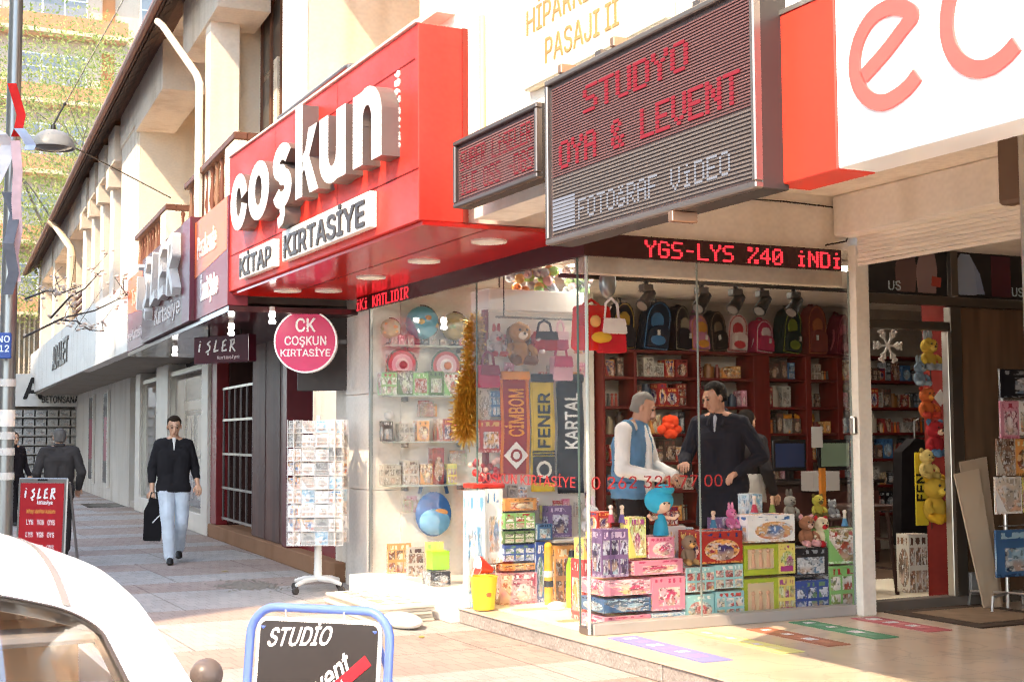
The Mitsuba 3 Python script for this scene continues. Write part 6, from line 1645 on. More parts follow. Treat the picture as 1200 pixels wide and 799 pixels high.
# card rack in the passage
CR = thing('pack_rack', 'metal rack hung with card packs and a dark header at the right edge', 'rack')
XC = -8.05
q = at(1181, 697, x=XC); q[2] = 0.125; yc = q[1]
part(CR, 'pole', cyl((XC, yc, 0.13), (XC, yc, 1.95), 0.016, n=12), 'd2d0cc', 'metal')
for a in (0, 1, 2, 3): part(CR, 'foot', tube([(XC, yc, 0.25), (XC + 0.3 * math.cos(a * 1.57 + .4), yc + 0.3 * math.sin(a * 1.57 + .4), 0.24), (XC + 0.32 * math.cos(a * 1.57 + .4), yc + 0.32 * math.sin(a * 1.57 + .4), 0.13)], 0.012, 6), 'd2d0cc', 'metal')
def rp(px, py): return at(px, py, x=XC)
for (x0, x1, y0, y1, pl, nm) in ((1167, 1230, 434, 466, 8, 'header_card'), (1168, 1188, 470, 514, 13, 'pack'), (1189, 1212, 470, 510, 10, 'pack'), (1164, 1184, 514, 557, 12, 'pack'), (1185, 1215, 514, 557, 6, 'pack'), (1162, 1191, 558, 602, 10, 'pack'), (1195, 1225, 558, 600, 9, 'pack'), (1163, 1220, 618, 676, 14, 'pack')):
    a, b = rp(x0, y1), rp(x1, y0)
    part(CR, nm, pbox(WX(XC + 0.05, a[1]), 0, b[1] - a[1], a[2], b[2], -0.02, 0, pl))
for py in (468, 512, 556, 616):
    a, b = rp(1168, py), rp(1225, py)
    part(CR, 'wire', tube([(XC + 0.02, a[1], a[2]), (XC + 0.02, b[1], a[2])], 0.005, 6), 'd2d0cc', 'metal')

# ================================================================ postcard spinner by the column
PR = thing('postcard_rack', 'white wire postcard rack on castors beside the column', 'rack')
cx, cy = -12.95, 4.24
part(PR, 'pole', cyl((cx, cy, 0.12), (cx, cy, 1.72), 0.02, n=14), 'e8e4dc', 'satin')
part(PR, 'sleeve', cyl((cx, cy, 0.12), (cx, cy, 0.5), 0.042, 0.034, n=14), 'e8e4dc', 'satin')
for i in range(4):
    a = i * math.pi / 2 + 0.5; d = np.array([math.cos(a), math.sin(a), 0]); c = np.array([cx, cy, 0])
    part(PR, 'foot', tube([c + [0, 0, 0.13], c + d * 0.18 + [0, 0, 0.12], c + d * 0.3 + [0, 0, 0.09]], [0.03, 0.026, 0.02], 8), 'e8e4dc', 'satin')
    w = c + d * 0.31 + [0, 0, 0.035]; nrm = np.array([-d[1], d[0], 0])
    part(PR, 'castor', cyl(w - nrm * 0.015, w + nrm * 0.015, 0.035, n=14), '4a4440', 'satin')
g6 = np.random.default_rng(8)
rows, zlo, dz = 9, 0.46, 0.135
for f_ in range(4):
    a = f_ * math.pi / 2 - 0.47
    nrm = np.array([math.cos(a), math.sin(a), 0]); right = np.array([-nrm[1], nrm[0], 0])
    o = np.array([cx, cy, 0]) + nrm * 0.2
    M = fr(o, right, (0, 0, 1))
    part(PR, 'wire_frame', cat(*[mv(tube([(-0.27, zlo + r * dz + o_, 0.03), (0.27, zlo + r * dz + o_, 0.03)], 0.004, 5), M) for r in range(rows) for o_ in (0.005, 0.05)], *[mv(tube([(u, zlo, 0.0), (u, zlo + rows * dz, 0.0)], 0.004, 5), M) for u in (-.27, -.13, 0, .13, .27)]), 'ece8e2', 'satin')
    for r in range(rows):
        for c_ in range(4 if f_ != 0 else 4):
            u = -0.26 + c_ * 0.133
            tilt = 0.05
            Mc = M @ trimesh.transformations.rotation_matrix(-0.12, [1, 0, 0], [0, zlo + r * dz, 0])
            k = key_of('postcard', PR)
            scene[k] = pbox(Mc, u, u + 0.12, zlo + r * dz + 0.008, zlo + r * dz + 0.125 + g6.uniform(-.01, .012), 0.0, 0.012, int(g6.choice([10, 10, 5, 18, 10, 16])))
# magazines and covers in the neighbouring front, behind the rack
MG = thing('magazine_stand', 'dark stand full of magazines between the red door frame and the column', 'stand')
part(MG, 'back', fb(WL(0, 0), -1.95, -0.25, 0.55, 2.2, -0.8, -0.75), '3a2622', 'wood')
for r in range(6):
    for c_ in range(4):
        u = -1.92 + c_ * 0.41; z = 0.6 + r * 0.27
        k = key_of('magazine', MG); scene[k] = pbox(WL(0, 0), u, u + 0.36, z, z + 0.25, -0.745, -0.72, [16, 12, 19, 15, 10, 14][(r * 4 + c_ * 3) % 6])
k = thing('hanging_leaflet', 'pale leaflet pad hanging low beside the postcard rack', 'leaflet'); scene[k] = pbox(WL(0, 0.05), -1.85, -1.2, 0.55, 0.95, -0.03, 0, 18)
# stack of magazines and a paper before the marble sill
MS = thing('paper_stack', 'flat stack of large white magazines on the pavement before the marble sill', 'stack of paper')
qa, qb = np.array([-11.75, 3.86, 0]), np.array([-10.35, 4.42, 0])
for i in range(5):
    j = 0.012 * (i % 2)
    part(MS, 'magazine', mv(bx(-0.62 + j, 0.62 - j, -0.26 + j, 0.26, 0, 0.026, bev=.006), fr((-11.05 + 0.01 * i, 4.15 - 0.012 * (i % 3), 0.003 + i * 0.0285), (1, 0.0, 0), (0, 1, 0)) ), 'cdc3b2', 'matte')
k = key_of('cover', MS); scene[k] = pbox(fr((-11.05, 4.15, 0.147), (1, 0, 0), (0, 1, 0)), -0.55, 0.5, -0.2, 0.2, 0, 0.003, 10)
one('white_plastic_bag', 'crumpled white plastic packet lying beside the magazine stack', 'packet', ball((-10.25, 4.05, 0.05), 0.3, 3, (1.0, 0.45, 0.2)), 'efece6', 'satin', True)

# ================================================================ blue framed pavement board in front
def board_sign(name, label, c, right, w, h, lean, tube_c, face_c):
    t = thing(name, label, 'sign')
    right = np.array(right, float); right /= np.linalg.norm(right)
    nrm = np.cross(right, [0, 0, 1]); up = np.array([0, 0, 1]) * math.cos(lean) - nrm * math.sin(lean)
    return t, fr(np.array(c, float), right, up)


p0, p1 = sight(282, 760, 5.85), sight(447, 752, 5.62)
rt = (p1 - p0) * [1, 1, 0]; w = np.linalg.norm(rt); rt /= w
ztop = sight(365, 716, 5.75)[2]
cb = (p0 + p1) / 2; cb[2] = 0
SB_, M = board_sign('blue_framed_board', 'black pavement board in a blue tube frame with white script lettering', cb, rt, w, ztop, 0.12, '', '')
hw, ht = w / 2, ztop / math.cos(0.12)
pts = [(-hw, 0, 0)] + [(-hw, ht - 0.14, 0)] + [(-hw + 0.12 - 0.12 * math.cos(a), ht - 0.12 + 0.12 * math.sin(a), 0) for a in np.linspace(0.2, math.pi / 2, 6)]
pts = pts + [(-x, y, z) for x, y, z in pts[::-1]]
part(SB_, 'frame', mv(tube(pts, 0.019, 12), M), '6f86d8', 'gloss', smooth=True)
part(SB_, 'cross_bar', mv(tube([(-hw, 0.12, 0), (hw, 0.12, 0)], 0.014, 10), M), '6f86d8', 'gloss')
pn = sbox(-hw + 0.035, 0.14, hw - 0.035, ht - 0.04).buffer(-0.05).buffer(0.05)
part(SB_, 'border', mv(ext(pn, 0.008), M @ T3(0, 0, -0.004)), 'ece4da', 'satin', smooth=False)
part(SB_, 'panel', mv(ext(pn.buffer(-0.018), 0.006), M @ T3(0, 0, 0.003)), '3c3634', 'satin', smooth=False)
m = text('STUDİO', 0.075, 0.003, True, width=0.3); sh = np.eye(4); sh[0, 1] = 0.35
rot = trimesh.transformations.rotation_matrix(0.06, [0, 0, 1])
part(SB_, 'lettering', mv(mv(m, sh), M @ T3(-hw + 0.09, ht - 0.165, 0.009) @ rot), 'f2eeea', 'satin', smooth=False)
rot = trimesh.transformations.rotation_matrix(0.7, [0, 0, 1])
part(SB_, 'lettering', mv(mv(text('Levent', 0.085, 0.003, True, width=0.3), sh), M @ T3(-0.06, ht - 0.44, 0.009) @ rot), 'f2eeea', 'satin', smooth=False)
part(SB_, 'red_band', mv(mv(bx(0, 0.34, 0, 0.05, 0, 0.003), np.eye(4)), M @ T3(-0.0, ht - 0.44, 0.0095) @ rot), 'd8303a', 'satin')
part(SB_, 'lettering', mv(mv(text('fotoğraf', 0.028, 0.002, False), np.eye(4)), M @ T3(0.035, ht - 0.4, 0.0128) @ rot), 'f2d8d4', 'satin', smooth=False)
for u in (-0.16, 0.12): part(SB_, 'tie', mv(tube([(u, ht - 0.055, 0.0), (u + 0.004, ht - 0.01, 0.022)], 0.004, 6), M), 'e8e0d8', 'satin')
nb = np.cross(rt, [0, 0, 1])
part(SB_, 'rear_leg', tube([cb - nb * 0.5 + rt * -hw * .8, cb - nb * 0.5 + rt * hw * .8], 0.012, 8), '6f86d8', 'gloss')
for s_ in (-.8, .8): part(SB_, 'rear_leg', tube([cb - nb * 0.5 + rt * hw * s_ + [0, 0, 0.01], cb - nb * (ht * 0.1) + rt * hw * s_ + [0, 0, ztop * 0.9]], 0.012, 8), '6f86d8', 'gloss')

# red pavement board farther off
p0, p1 = sight(17, 640, 15.6), sight(75, 640, 15.35)
rt = (p1 - p0) * [1, 1, 0]; w = np.linalg.norm(rt); rt /= w
cb = (p0 + p1) / 2; cb[2] = 0; ztop = sight(48, 560, 15.4)[2]
RB, M = board_sign('red_pavement_board', 'red pavement board with white lettering in a grey frame by the lamp post', cb, rt, w, ztop, 0.04, '', '')
part(RB, 'frame', mv(bx(-w / 2, w / 2, 0.04, ztop, -0.03, 0, bev=.012), M), 'a8a29c', 'metal')
part(RB, 'handle', mv(bx(-0.07, 0.07, ztop - 0.035, ztop - 0.012, -0.032, 0.004), M), '2c2826', 'satin')
part(RB, 'panel', mv(bx(-w / 2 + 0.04, w / 2 - 0.04, 0.1, ztop - 0.06, 0.001, 0.006, bev=.002), M), 'b0262c', 'satin')
brush('ISLER', -w / 2 + 0.1, ztop - 0.24, w * 0.66, 0.12, 0.022, M @ T3(0, 0, 0.006), 0.004, RB)
for s_, z, ww, c in (('kırtasiye', -0.3, 0.22, 'f0e6e2'), ('kitap defter kalem', -0.4, 0.4, 'd8904a')):
    part(RB, 'lettering', mv(text(s_, 0.045, 0.003, True, width=ww), M @ T3(-0.06 if ww < .3 else -.2, ztop + z, 0.006)), c, 'satin', smooth=False)
for r in range(3):
    for c_, s_ in enumerate(('LYS', 'YGS', 'OYS')): part(RB, 'lettering', mv(text(s_, 0.055, 0.003, True, width=0.1), M @ T3(-0.2 + c_ * 0.15, ztop - 0.53 - r * 0.14, 0.006)), 'f0e6e2', 'satin', smooth=False)
for s_ in (-1, 1): part(RB, 'rear_leg', tube([cb + rt * w * .45 * s_ - np.cross(rt, [0, 0, 1]) * 0.3, cb + rt * w * .45 * s_ - np.cross(rt, [0, 0, 1]) * 0.12 + [0, 0, ztop * .95]], 0.015, 8), 'a8a29c', 'metal')
for s_ in (-1, 1): part(RB, 'foot', mv(bx(s_ * w * .45 - 0.03, s_ * w * .45 + 0.03, 0, 0.04, -0.03, 0.03), M), '3a3634', 'satin')

ct = thing('hanging_coat', 'black coat hanging in the dark inside the entrance door', 'coat')
c = at(1068, 560, x=-9.3)
part(ct, 'cloth', mv(ext(Polygon([(-.17, -.55), (.2, -.5), (.17, .2), (.1, .3), (-.02, .32), (-.14, .22)]).buffer(.03), 0.14), fr(c, (0.2, 0.98, 0), (0, 0, 1))), '1d1a1b', 'cloth', smooth=40)
part(ct, 'hook', tube([c + [0, 0.05, 0.3], c + [0, 0.05, 0.5], c + [0.0, 0.1, 0.52]], 0.008, 6), '8d8a86', 'metal')
# ================================================================ people
def fuse(segs, extra=(), fine=0.03, it=8, hem=None):
    """one skin over a chain of balls: every pair (p, r) - (q, s) gives a tapering limb"""
    ms = []
    for (p, r), (q, s_) in segs:
        a = m3.Manifold.sphere(r, 14).translate(tuple(p)); b = m3.Manifold.sphere(s_, 14).translate(tuple(q))
        ms.append(m3.Manifold.batch_hull([a, b]))
    ms += list(extra)
    m = m3.Manifold.batch_boolean(ms, m3.OpType.Add)
    if hem is not None: m = m.trim_by_plane((0, 0, 1), hem)
    m = m.refine_to_length(fine)
    t = to_tm(m)
    t = trimesh.Trimesh(t.vertices, t.faces, process=True)
    trimesh.smoothing.filter_taubin(t, iterations=it)
    return t


def blob(c, sc, n=20): return m3.Manifold.sphere(1.0, n).scale(tuple(sc)).translate(tuple(c))


def hullb(*bs): return m3.Manifold.batch_hull(list(bs))


def person(label, where, yaw, h, J, col, hair='24201e', bald=False, face_dir=(0, 0), jacket=None, coat=0.0, rough='cloth', sleeve=1.0, vest=None, hands=True, skin='c99a7c', shirt_front=None, group=None):
    """J: joints in metres for a 1.75 m figure, x forwards, y to its left, z up"""
    t = thing('person', label, 'person', group)
    S = h / 1.75
    M = np.eye(4); M[:3, 3] = where
    M = M @ trimesh.transformations.rotation_matrix(yaw, [0, 0, 1]) @ np.diag([S, S, S, 1])
    j = {k: np.array(v, float) for k, v in J.items()}
    hp, hl, hr = j['pelvis'], j['pelvis'] + [0, .09, -.02], j['pelvis'] + [0, -.09, -.02]
    nk = j['neck']; ch = (j['ls'] + j['rs']) / 2 + [0.0, 0, -0.12]
    up = (nk - hp) / np.linalg.norm(nk - hp)
    # head in its own frame
    hd = j['head']
    Rm = trimesh.transformations.rotation_matrix(face_dir[0], [0, 0, 1]) @ trimesh.transformations.rotation_matrix(face_dir[1], [0, 1, 0])

    def H_(x, y, z): return hd + (Rm[:3, :3] @ np.array([x, y, z]))

    def hb(c, r, sc=(1, 1, 1)):
        m = m3.Manifold.sphere(r, 18).scale(tuple(sc))
        return m.transform(np.hstack([Rm[:3, :3], (H_(*c))[:, None]]))

    head = [hullb(hb((-.012, 0, .03), .092, (1.02, .84, 1.0)), hb((.03, 0, -.055), .06, (.9, .85, .9)), hb((.06, 0, -.085), .03, (.9, 1.1, .8))),
            hullb(hb((.082, 0, .02), .012), hb((.108, 0, -.028), .016, (1, 1.1, .8)), hb((.085, 0, -.035), .018)),
            hullb(hb((.075, -.03, .035), .016), hb((.075, .03, .035), .016)),
            hullb(hb((.078, -.02, -.062), .012), hb((.078, .02, -.062), .012)),
            hb((-.005, .08, -.005), .03, (.6, .35, 1)), hb((-.005, -.08, -.005), .03, (.6, .35, 1))]
    legs = [((hl, .09), (j['lk'], .055)), ((j['lk'], .052), (j['la'], .036)), ((hr, .09), (j['rk'], .055)), ((j['rk'], .052), (j['ra'], .036))]
    arms = [((j['ls'], .052), (j['le'], .04)), ((j['le'], .038), (j['lw'], .026)), ((j['rs'], .052), (j['re'], .04)), ((j['re'], .038), (j['rw'], .026))]
    core = [((nk + [0, 0, -.02], .055), (H_(-.015, 0, -.05), .05)), ((hp + [0, .06, 0], .1), (ch + [0, .07, 0], .1)), ((hp - [0, .06, 0], .1), (ch - [0, .07, 0], .1)), ((ch, .1), (nk, .06)), ((j['ls'], .05), (nk, .05)), ((j['rs'], .05), (nk, .05))]
    hnd = []
    for s_, e_, w_ in ((1, j['le'], j['lw']), (-1, j['re'], j['rw'])):
        d = (w_ - e_) / np.linalg.norm(w_ - e_)
        side = np.cross(d, [0, 0, 1]); side = side / np.linalg.norm(side) if np.linalg.norm(side) > 0.2 else np.array([1.0, 0, 0])
        # palm and five fingers, slightly curled; thumb from the side of the palm
        curl = j.get('curl', np.cross(side, d)) if not isinstance(j.get('curl'), float) else np.cross(side, d)
        curl = curl / np.linalg.norm(curl)
        if curl[2] > 0: curl = -curl
        k0 = w_ + d * .035
        hnd.append(hullb(blob(w_ + d * .01, (.026,) * 3, 10), blob(w_ + d * .08 + side * .028, (.014,) * 3, 10), blob(w_ + d * .08 - side * .028, (.014,) * 3, 10)))
        for f_, (o, L_) in enumerate(((.03, .062), (.011, .072), (-.009, .068), (-.028, .052))):
            a = w_ + d * .08 + side * o; b = a + d * L_ * .5 + curl * L_ * .2; c = b + d * L_ * .25 + curl * L_ * .45
            hnd += [hullb(blob(a, (.0105,) * 3, 8), blob(b, (.0095,) * 3, 8)), hullb(blob(b, (.0095,) * 3, 8), blob(c, (.008,) * 3, 8))]
        a = w_ + d * .03 + side * .026; b = a + d * .03 + side * .026 + curl * .01; c = b + d * .03 + curl * .02
        hnd += [hullb(blob(a, (.014,) * 3, 8), blob(b, (.011,) * 3, 8)), hullb(blob(b, (.011,) * 3, 8), blob(c, (.009,) * 3, 8))]
    body = fuse(legs + arms + core, head + hnd, 0.022, 4)
    part(t, 'body', mv(body, M), skin, 'satin', smooth=True)
    # eyes, brows, mouth
    for s_ in (-1, 1):
        part(t, 'eye', mv(ball(H_(.082, s_ * .03, .018), .011, 1), M), '2a211d', 'gloss', smooth=True)
        part(t, 'brow', mv(tube([H_(.086, s_ * .016, .042), H_(.088, s_ * .03, .047), H_(.08, s_ * .046, .04)], .004, 5), M), hair if not bald else '6d655e', 'cloth')
    part(t, 'mouth', mv(tube([H_(.082, -.022, -.062), H_(.091, 0, -.06), H_(.082, .022, -.062)], .005, 5), M), '9a5a4c', 'satin')
    hm = hullb(hb((-.022, 0, .042), .096, (1.02, .88, .98)), hb((-.05, 0, -.02), .07, (.8, 1.05, 1)))
    cut = m3.Manifold.cube((.4, .4, .4), True).transform(np.hstack([Rm[:3, :3], (H_(.215 if not bald else .2, 0, -.115))[:, None]]))
    cut2 = m3.Manifold.cube((.4, .4, .4), True).transform(np.hstack([Rm[:3, :3], (H_(0.06, 0, -.255))[:, None]]))
    hm = (hm - cut - cut2).refine_to_length(.02)
    hm = to_tm(hm); trimesh.smoothing.filter_taubin(hm, iterations=3)
    part(t, 'hair', mv(wrinkle(hm, .012), M), hair, 'cloth', smooth=True)
    # trousers
    k = lambda p, q, f: p + (q - p) * f
    tr = fuse([((hl, .112), (j['lk'], .078)), ((j['lk'], .078), (k(j['lk'], j['la'], .96), .066)), ((hr, .112), (j['rk'], .078)), ((j['rk'], .078), (k(j['rk'], j['ra'], .96), .066)), ((hp + [0, .05, .04], .115), (hl, .112)), ((hp - [0, .05, -.04], .115), (hr, .112)), ((hl, .1), (hr, .1))], (), .02, 6)
    part(t, 'trousers', mv(wrinkle(tr), M), col['trousers'], 'cloth', smooth=True)
    for s_, a, toe in (('l', j['la'], j['lt']), ('r', j['ra'], j['rt'])):
        d = toe - a
        sh = hullb(blob(a + [-.03, 0, -.045], (.042, .036, .03), 12), blob(a + d * .55 + [0, 0, .0], (.045, .04, .034), 12), blob(toe, (.04, .042, .024), 12))
        part(t, 'shoe', mv(to_tm(sh), M), col['shoes'], 'satin', smooth=True)
    # shirt or jumper: trunk and sleeves
    e1 = 0.03 if not jacket else 0.02
    trunk = [((hp + [0, .07, .03], .115), (ch + [0, .085, 0], .125)), ((hp + [0, -.07, .03], .115), (ch + [0, -.085, 0], .125)), ((hp + [0, .07, .03], .115), (hp + [0, -.07, .03], .115)), ((ch + [0, .08, 0], .125), (ch + [0, -.08, 0], .125)), ((ch, .12), (nk + [0, 0, -.005 if jacket else -.03], .068)), ((j['ls'], .072), (nk + [-.01, 0, -.03], .06)), ((j['rs'], .072), (nk + [-.01, 0, -.03], .06)), ((ch + [0, .08, .04], .1), (j['ls'], .072)), ((ch - [0, .08, -.04], .1), (j['rs'], .072))]
    sl = sleeve
    slv = [((j['ls'], .07), (j['le'], .058)), ((j['le'], .06), (k(j['le'], j['lw'], sl), .045)), ((j['rs'], .07), (j['re'], .058)), ((j['re'], .06), (k(j['re'], j['rw'], sl), .045))]
    wt = .137 + coat * .08
    tail = [((hp + [0, s_ * .06, .06], .128), (hp + [0, s_ * .075, -.16 - coat], wt)) for s_ in (-1, 1)] + [((hp + [0, .075, -.16 - coat], wt), (hp + [0, -.075, -.16 - coat], wt)), ((hp + [0, .075, -.05], wt), (hp + [0, -.075, -.05], wt))]
    hem = hp[2] - .1 - coat
    if vest:
        m = fuse(trunk[:5] + slv + trunk[5:7], (), .02, 6)
        part(t, 'shirt', mv(wrinkle(m), M), col['shirt'], 'cloth', smooth=True)
        vs = fuse([((a[0], a[1] + .018), (b[0], b[1] + .018)) for a, b in trunk[:5]] + [((a[0], a[1] + .012), (b[0], b[1] + .01)) for a, b in tail] + [((j['ls'] * .75 + nk * .25, .07), (ch + [0, .1, -.05], .12)), ((j['rs'] * .75 + nk * .25, .07), (ch + [0, -.1, -.05], .12))], (), .02, 6, hem)
        # open front: cut a wedge down the chest
        vm = vs
        part(t, 'vest', mv(wrinkle(vm, .014), M), vest, 'cloth', smooth=True)
        part(t, 'shirt_front', mv(fuse([((nk + [.06, 0, -.03], .03), (ch + [.125, 0, 0], .045)), ((ch + [.125, 0, 0], .045), (hp + [.135, .01, .05], .05)), ((hp + [.13, .01, .05], .05), (hp + [.12, .01, -.06], .05))], (), .03, 3), M), col['shirt'], 'cloth', smooth=True)
        for q in np.linspace(0.1, 0.9, 4):
            c = hp + (ch - hp) * q
            part(t, 'quilt_seam', mv(tube([c + [.13, .09, 0], c + [.06, .2, 0], c + [-.06, .21, 0], c + [-.15, .1, 0], c + [-.16, 0, 0], c + [-.15, -.1, 0], c + [-.06, -.21, 0], c + [.06, -.2, 0], c + [.13, -.09, 0]], .006, 5), M), '2a4a66', 'cloth')
    else:
        tl = fuse(trunk[:4] + tail, (), .02, 5, hem)
        m = fuse(trunk + slv, (), .02, 6)
        m = cat(m, tl)
        part(t, 'jacket' if jacket else 'jumper', mv(wrinkle(m, .011), M), col['shirt'], rough, smooth=True)
    if shirt_front:
        part(t, 'shirt_front', mv(fuse([((nk + [.03, 0, 0.0], .034), (nk + [.07, 0, -.05], .014)), ((nk + [.07, 0, -.05], .014), (ch + [.12, 0, .06], .006))], (), .02, 3), M), shirt_front, 'cloth', smooth=True)
    if jacket:
        part(t, 'collar', mv(fuse([((nk + [-.03, s_ * .055, .03], .024), (nk + [.085, s_ * .06, -.09], .018)) for s_ in (-1, 1)] + [((nk + [-.05, .045, .03], .026), (nk + [-.05, -.045, .03], .026))], (), .02, 3), M), col['shirt'], 'cloth', smooth=True)
    return t, M, j


W1 = dict(pelvis=(0, 0, .95), neck=(.02, 0, 1.49), head=(.045, 0, 1.635), ls=(0, .17, 1.415), rs=(0, -.17, 1.415), le=(-.05, .25, 1.14), lw=(.1, .28, .94), re=(-.02, -.25, 1.13), rw=(.04, -.25, .88),
          lk=(.03, .1, .5), la=(-.3, .08, .14), lt=(-.17, .08, .06), rk=(.15, -.07, .52), ra=(.18, -.04, .085), rt=(.31, -.04, .03))
wp = at(206, 661, z=0.0)
t1, M1, j1 = person('man in a black jumper and pale jeans walking towards us with a black bag', wp - [0.18, 0, 0], -0.18, 1.76, W1, dict(trousers='ccd4dc', shoes='2a2624', shirt='2b292b'), hair='33291f', face_dir=(0, .35), sleeve=.55, shirt_front='e4dfd8')
bg = thing('shoulder_bag', 'black shoulder bag with white piping carried low by the walking man', 'bag')
hw_ = (M1 @ np.append(j1['rw'], 1))[:3]
bag = Polygon([(-.1, -.05), (.13, -.06), (.15, .1), (.08, .4), (-.0, .42), (-.09, .28)]).buffer(.02)
MBG = fr(hw_ + [-0.02, -0.0, -0.53], (0.16, .75, 0), (0, 0, 1))
part(bg, 'body', mv(ext(bag, .12), MBG), '242223', 'cloth', smooth=40)
part(bg, 'piping', mv(tube([(.02, .14, .125), (.09, .2, .125), (.15, .24, .125)], .008, 6), MBG), 'd8d4d0', 'satin')
part(bg, 'foot', mv(bx(-.1, .0, -.05, .0, .02, .1, bev=.01), MBG), 'c9c6c2', 'satin')
part(bg, 'handle', mv(tube([(-.03, .4, .06), (0.0, .5, .06), (.07, .5, .06), (.1, .38, .06)], .014, 6), MBG), '242223', 'cloth')

W2 = dict(pelvis=(0, 0, .94), neck=(.03, 0, 1.47), head=(.07, 0, 1.60), ls=(0, .2, 1.41), rs=(0, -.2, 1.41), le=(-.04, .29, 1.13), lw=(.12, .27, .92), re=(-.04, -.29, 1.13), rw=(.12, -.26, .92),
          lk=(.1, .1, .5), la=(.1, .1, .085), lt=(.23, .1, .03), rk=(0, -.1, .5), ra=(-.22, -.09, .12), rt=(-.1, -.09, .04))
c = sight(69, 560, 17.6); c[2] = 0
person('man in a dark grey jacket walking away behind the red pavement board', c, math.pi - .12, 1.66, W2, dict(trousers='3a3634', shoes='2a2624', shirt='45403e'), hair='6a645f', jacket=True, coat=.05)
c = sight(15, 560, 24); c[2] = 0
person('person in dark clothes half hidden behind the lamp post', c, .3, 1.62, W1, dict(trousers='2f2b2c', shoes='2a2624', shirt='2a2426'), hair='1f1a18', jacket=True, coat=.15)

V1 = dict(pelvis=(-.02, 0, .94), neck=(.03, 0, 1.46), head=(.1, 0, 1.585), ls=(0, .2, 1.40), rs=(0, -.2, 1.40), le=(.08, .27, 1.1), lw=(.33, .1, 1.03), re=(.02, -.28, 1.08), rw=(.3, -.12, 1.02),
          lk=(.02, .1, .5), la=(0, .11, .085), lt=(.13, .12, .03), rk=(.02, -.1, .5), ra=(0, -.11, .085), rt=(.13, -.12, .03))
c = sight(742, 560, 11.45); c[2] = .136
t2, M2_, j2 = person('grey haired man in a blue quilted vest and white shirt standing in the shop', c, .62, 1.76, V1, dict(trousers='2c2a2e', shoes='1f1c1b', shirt='ece8e2'), hair='8b8680', face_dir=(.25, .4), vest='5f86a8', sleeve=.97, bald=True, skin='c4937a')
V2 = dict(pelvis=(0, 0, .98), neck=(.06, 0, 1.5), head=(.13, 0, 1.635), ls=(0.02, .195, 1.42), rs=(0.02, -.195, 1.42), le=(-.1, .31, 1.15), lw=(.12, .19, 1.03), re=(.1, -.28, 1.14), rw=(.36, -.17, 1.1),
          lk=(.02, .11, .5), la=(0, .12, .085), lt=(.13, .13, .03), rk=(.02, -.11, .5), ra=(0, -.12, .085), rt=(.13, -.13, .03))
c = sight(846, 560, 11.6); c[2] = .136
t3, M3_, j3 = person('dark haired man in a long navy coat looking down, standing in the shop', c, -1.0, 1.8, V2, dict(trousers='1f1d20', shoes='1a1817', shirt='262730'), hair='1e1a19', face_dir=(-.6, .42), jacket=True, coat=.3, shirt_front='b4bac6', skin='c4937a')
c = sight(872, 560, 12.5); c[2] = .136
t5, M5, j5 = person('shop visitor in a dark jacket over a white shirt, mostly hidden behind the navy coat', c, 1.9, 1.62, W2, dict(trousers='1d1b1c', shoes='1a1817', shirt='2c2a2d'), hair='1e1a19')
part(t5, 'shirt_tail', mv(wrinkle(fuse([((0, .075, 1.02), .142), ((0, -.075, 1.02), .142)][:0] + [(((0, .075, 1.03), .14), ((0, .08, .8), .152)), (((0, -.075, 1.03), .14), ((0, -.08, .8), .152)), (((0, .08, .8), .152), ((0, -.08, .8), .152))], (), .025, 4, .82)), M5), 'cfcac4', 'cloth', smooth=True)
hc = (M2_ @ np.append(j2['lw'] + [.1, 0, .02], 1))[:3]
one('black_phone', 'small black device held between the two men', 'phone', mv(bx(-.035, .035, -.06, .06, -.008, .008, bev=.004), fr(hc + [0, .02, 0.02], (.4, .9, 0), (.2, -.1, .97))), '1c1a1b', 'gloss')
one('orange_flower_bunch', 'bright orange toy bunch on the shelf between the two men', 'toy', cat(*[ball(at(785 + 14 * math.cos(i * 2.4) * (i / 12), 500 + 9 * math.sin(i * 2.4), x=-11.2), 0.045, 1) for i in range(12)]), 'd8482a', 'cloth', True)
# ================================================================ the parked white car in the corner
CA = thing('parked_car', 'white parked car with a raked windscreen in the lower left corner', 'car')
CW = 'f3f1ee'
yr, yl_ = 0.78, -0.96                       # right (kerb) and left flanks
ym, zr = (yr + yl_) / 2, -0.135             # road height
from scipy.interpolate import PchipInterpolator as Pch
_hx = [-5.25, -5.1, -4.8, -4.3, -3.7, -3.2, -2.8, -2.4, -2.0, -1.55]
_hz = Pch(_hx, [.98, 1.12, 1.26, 1.31, 1.32, 1.297, 1.235, 1.145, 1.035, .895])
_hw = Pch(_hx, [.73, .72, .70, .695, .695, .695, .695, .70, .725, .76])


def car_skin(poly, off=0.0, size=0.06):
    """a patch of the upper body, cut out in (x, u): x along the car, u across from -1 to 1"""
    v2, f = trimesh.creation.triangulate_polygon(poly, engine='earcut')
    v3, f = trimesh.remesh.subdivide_to_size(np.column_stack([v2, 0 * v2[:, 0]]), f, size)
    x, u = v3[:, 0], v3[:, 1]

    def pos(x, u):
        a = np.abs(u)
        return np.column_stack([x, ym + _hw(x) * u, _hz(x) - .15 * u * u])
    P0 = pos(x, u); e = 1e-3
    n = np.cross(pos(x + e, u) - pos(x - e, u), pos(x, u + e) - pos(x, u - e)); n /= np.linalg.norm(n, axis=1, keepdims=True)
    n *= np.sign(n[:, 2:3])
    t = trimesh.Trimesh(P0 + n * off, f, process=False); t.merge_vertices()
    if t.face_normals[:, 2].mean() < 0: t.invert()
    return t


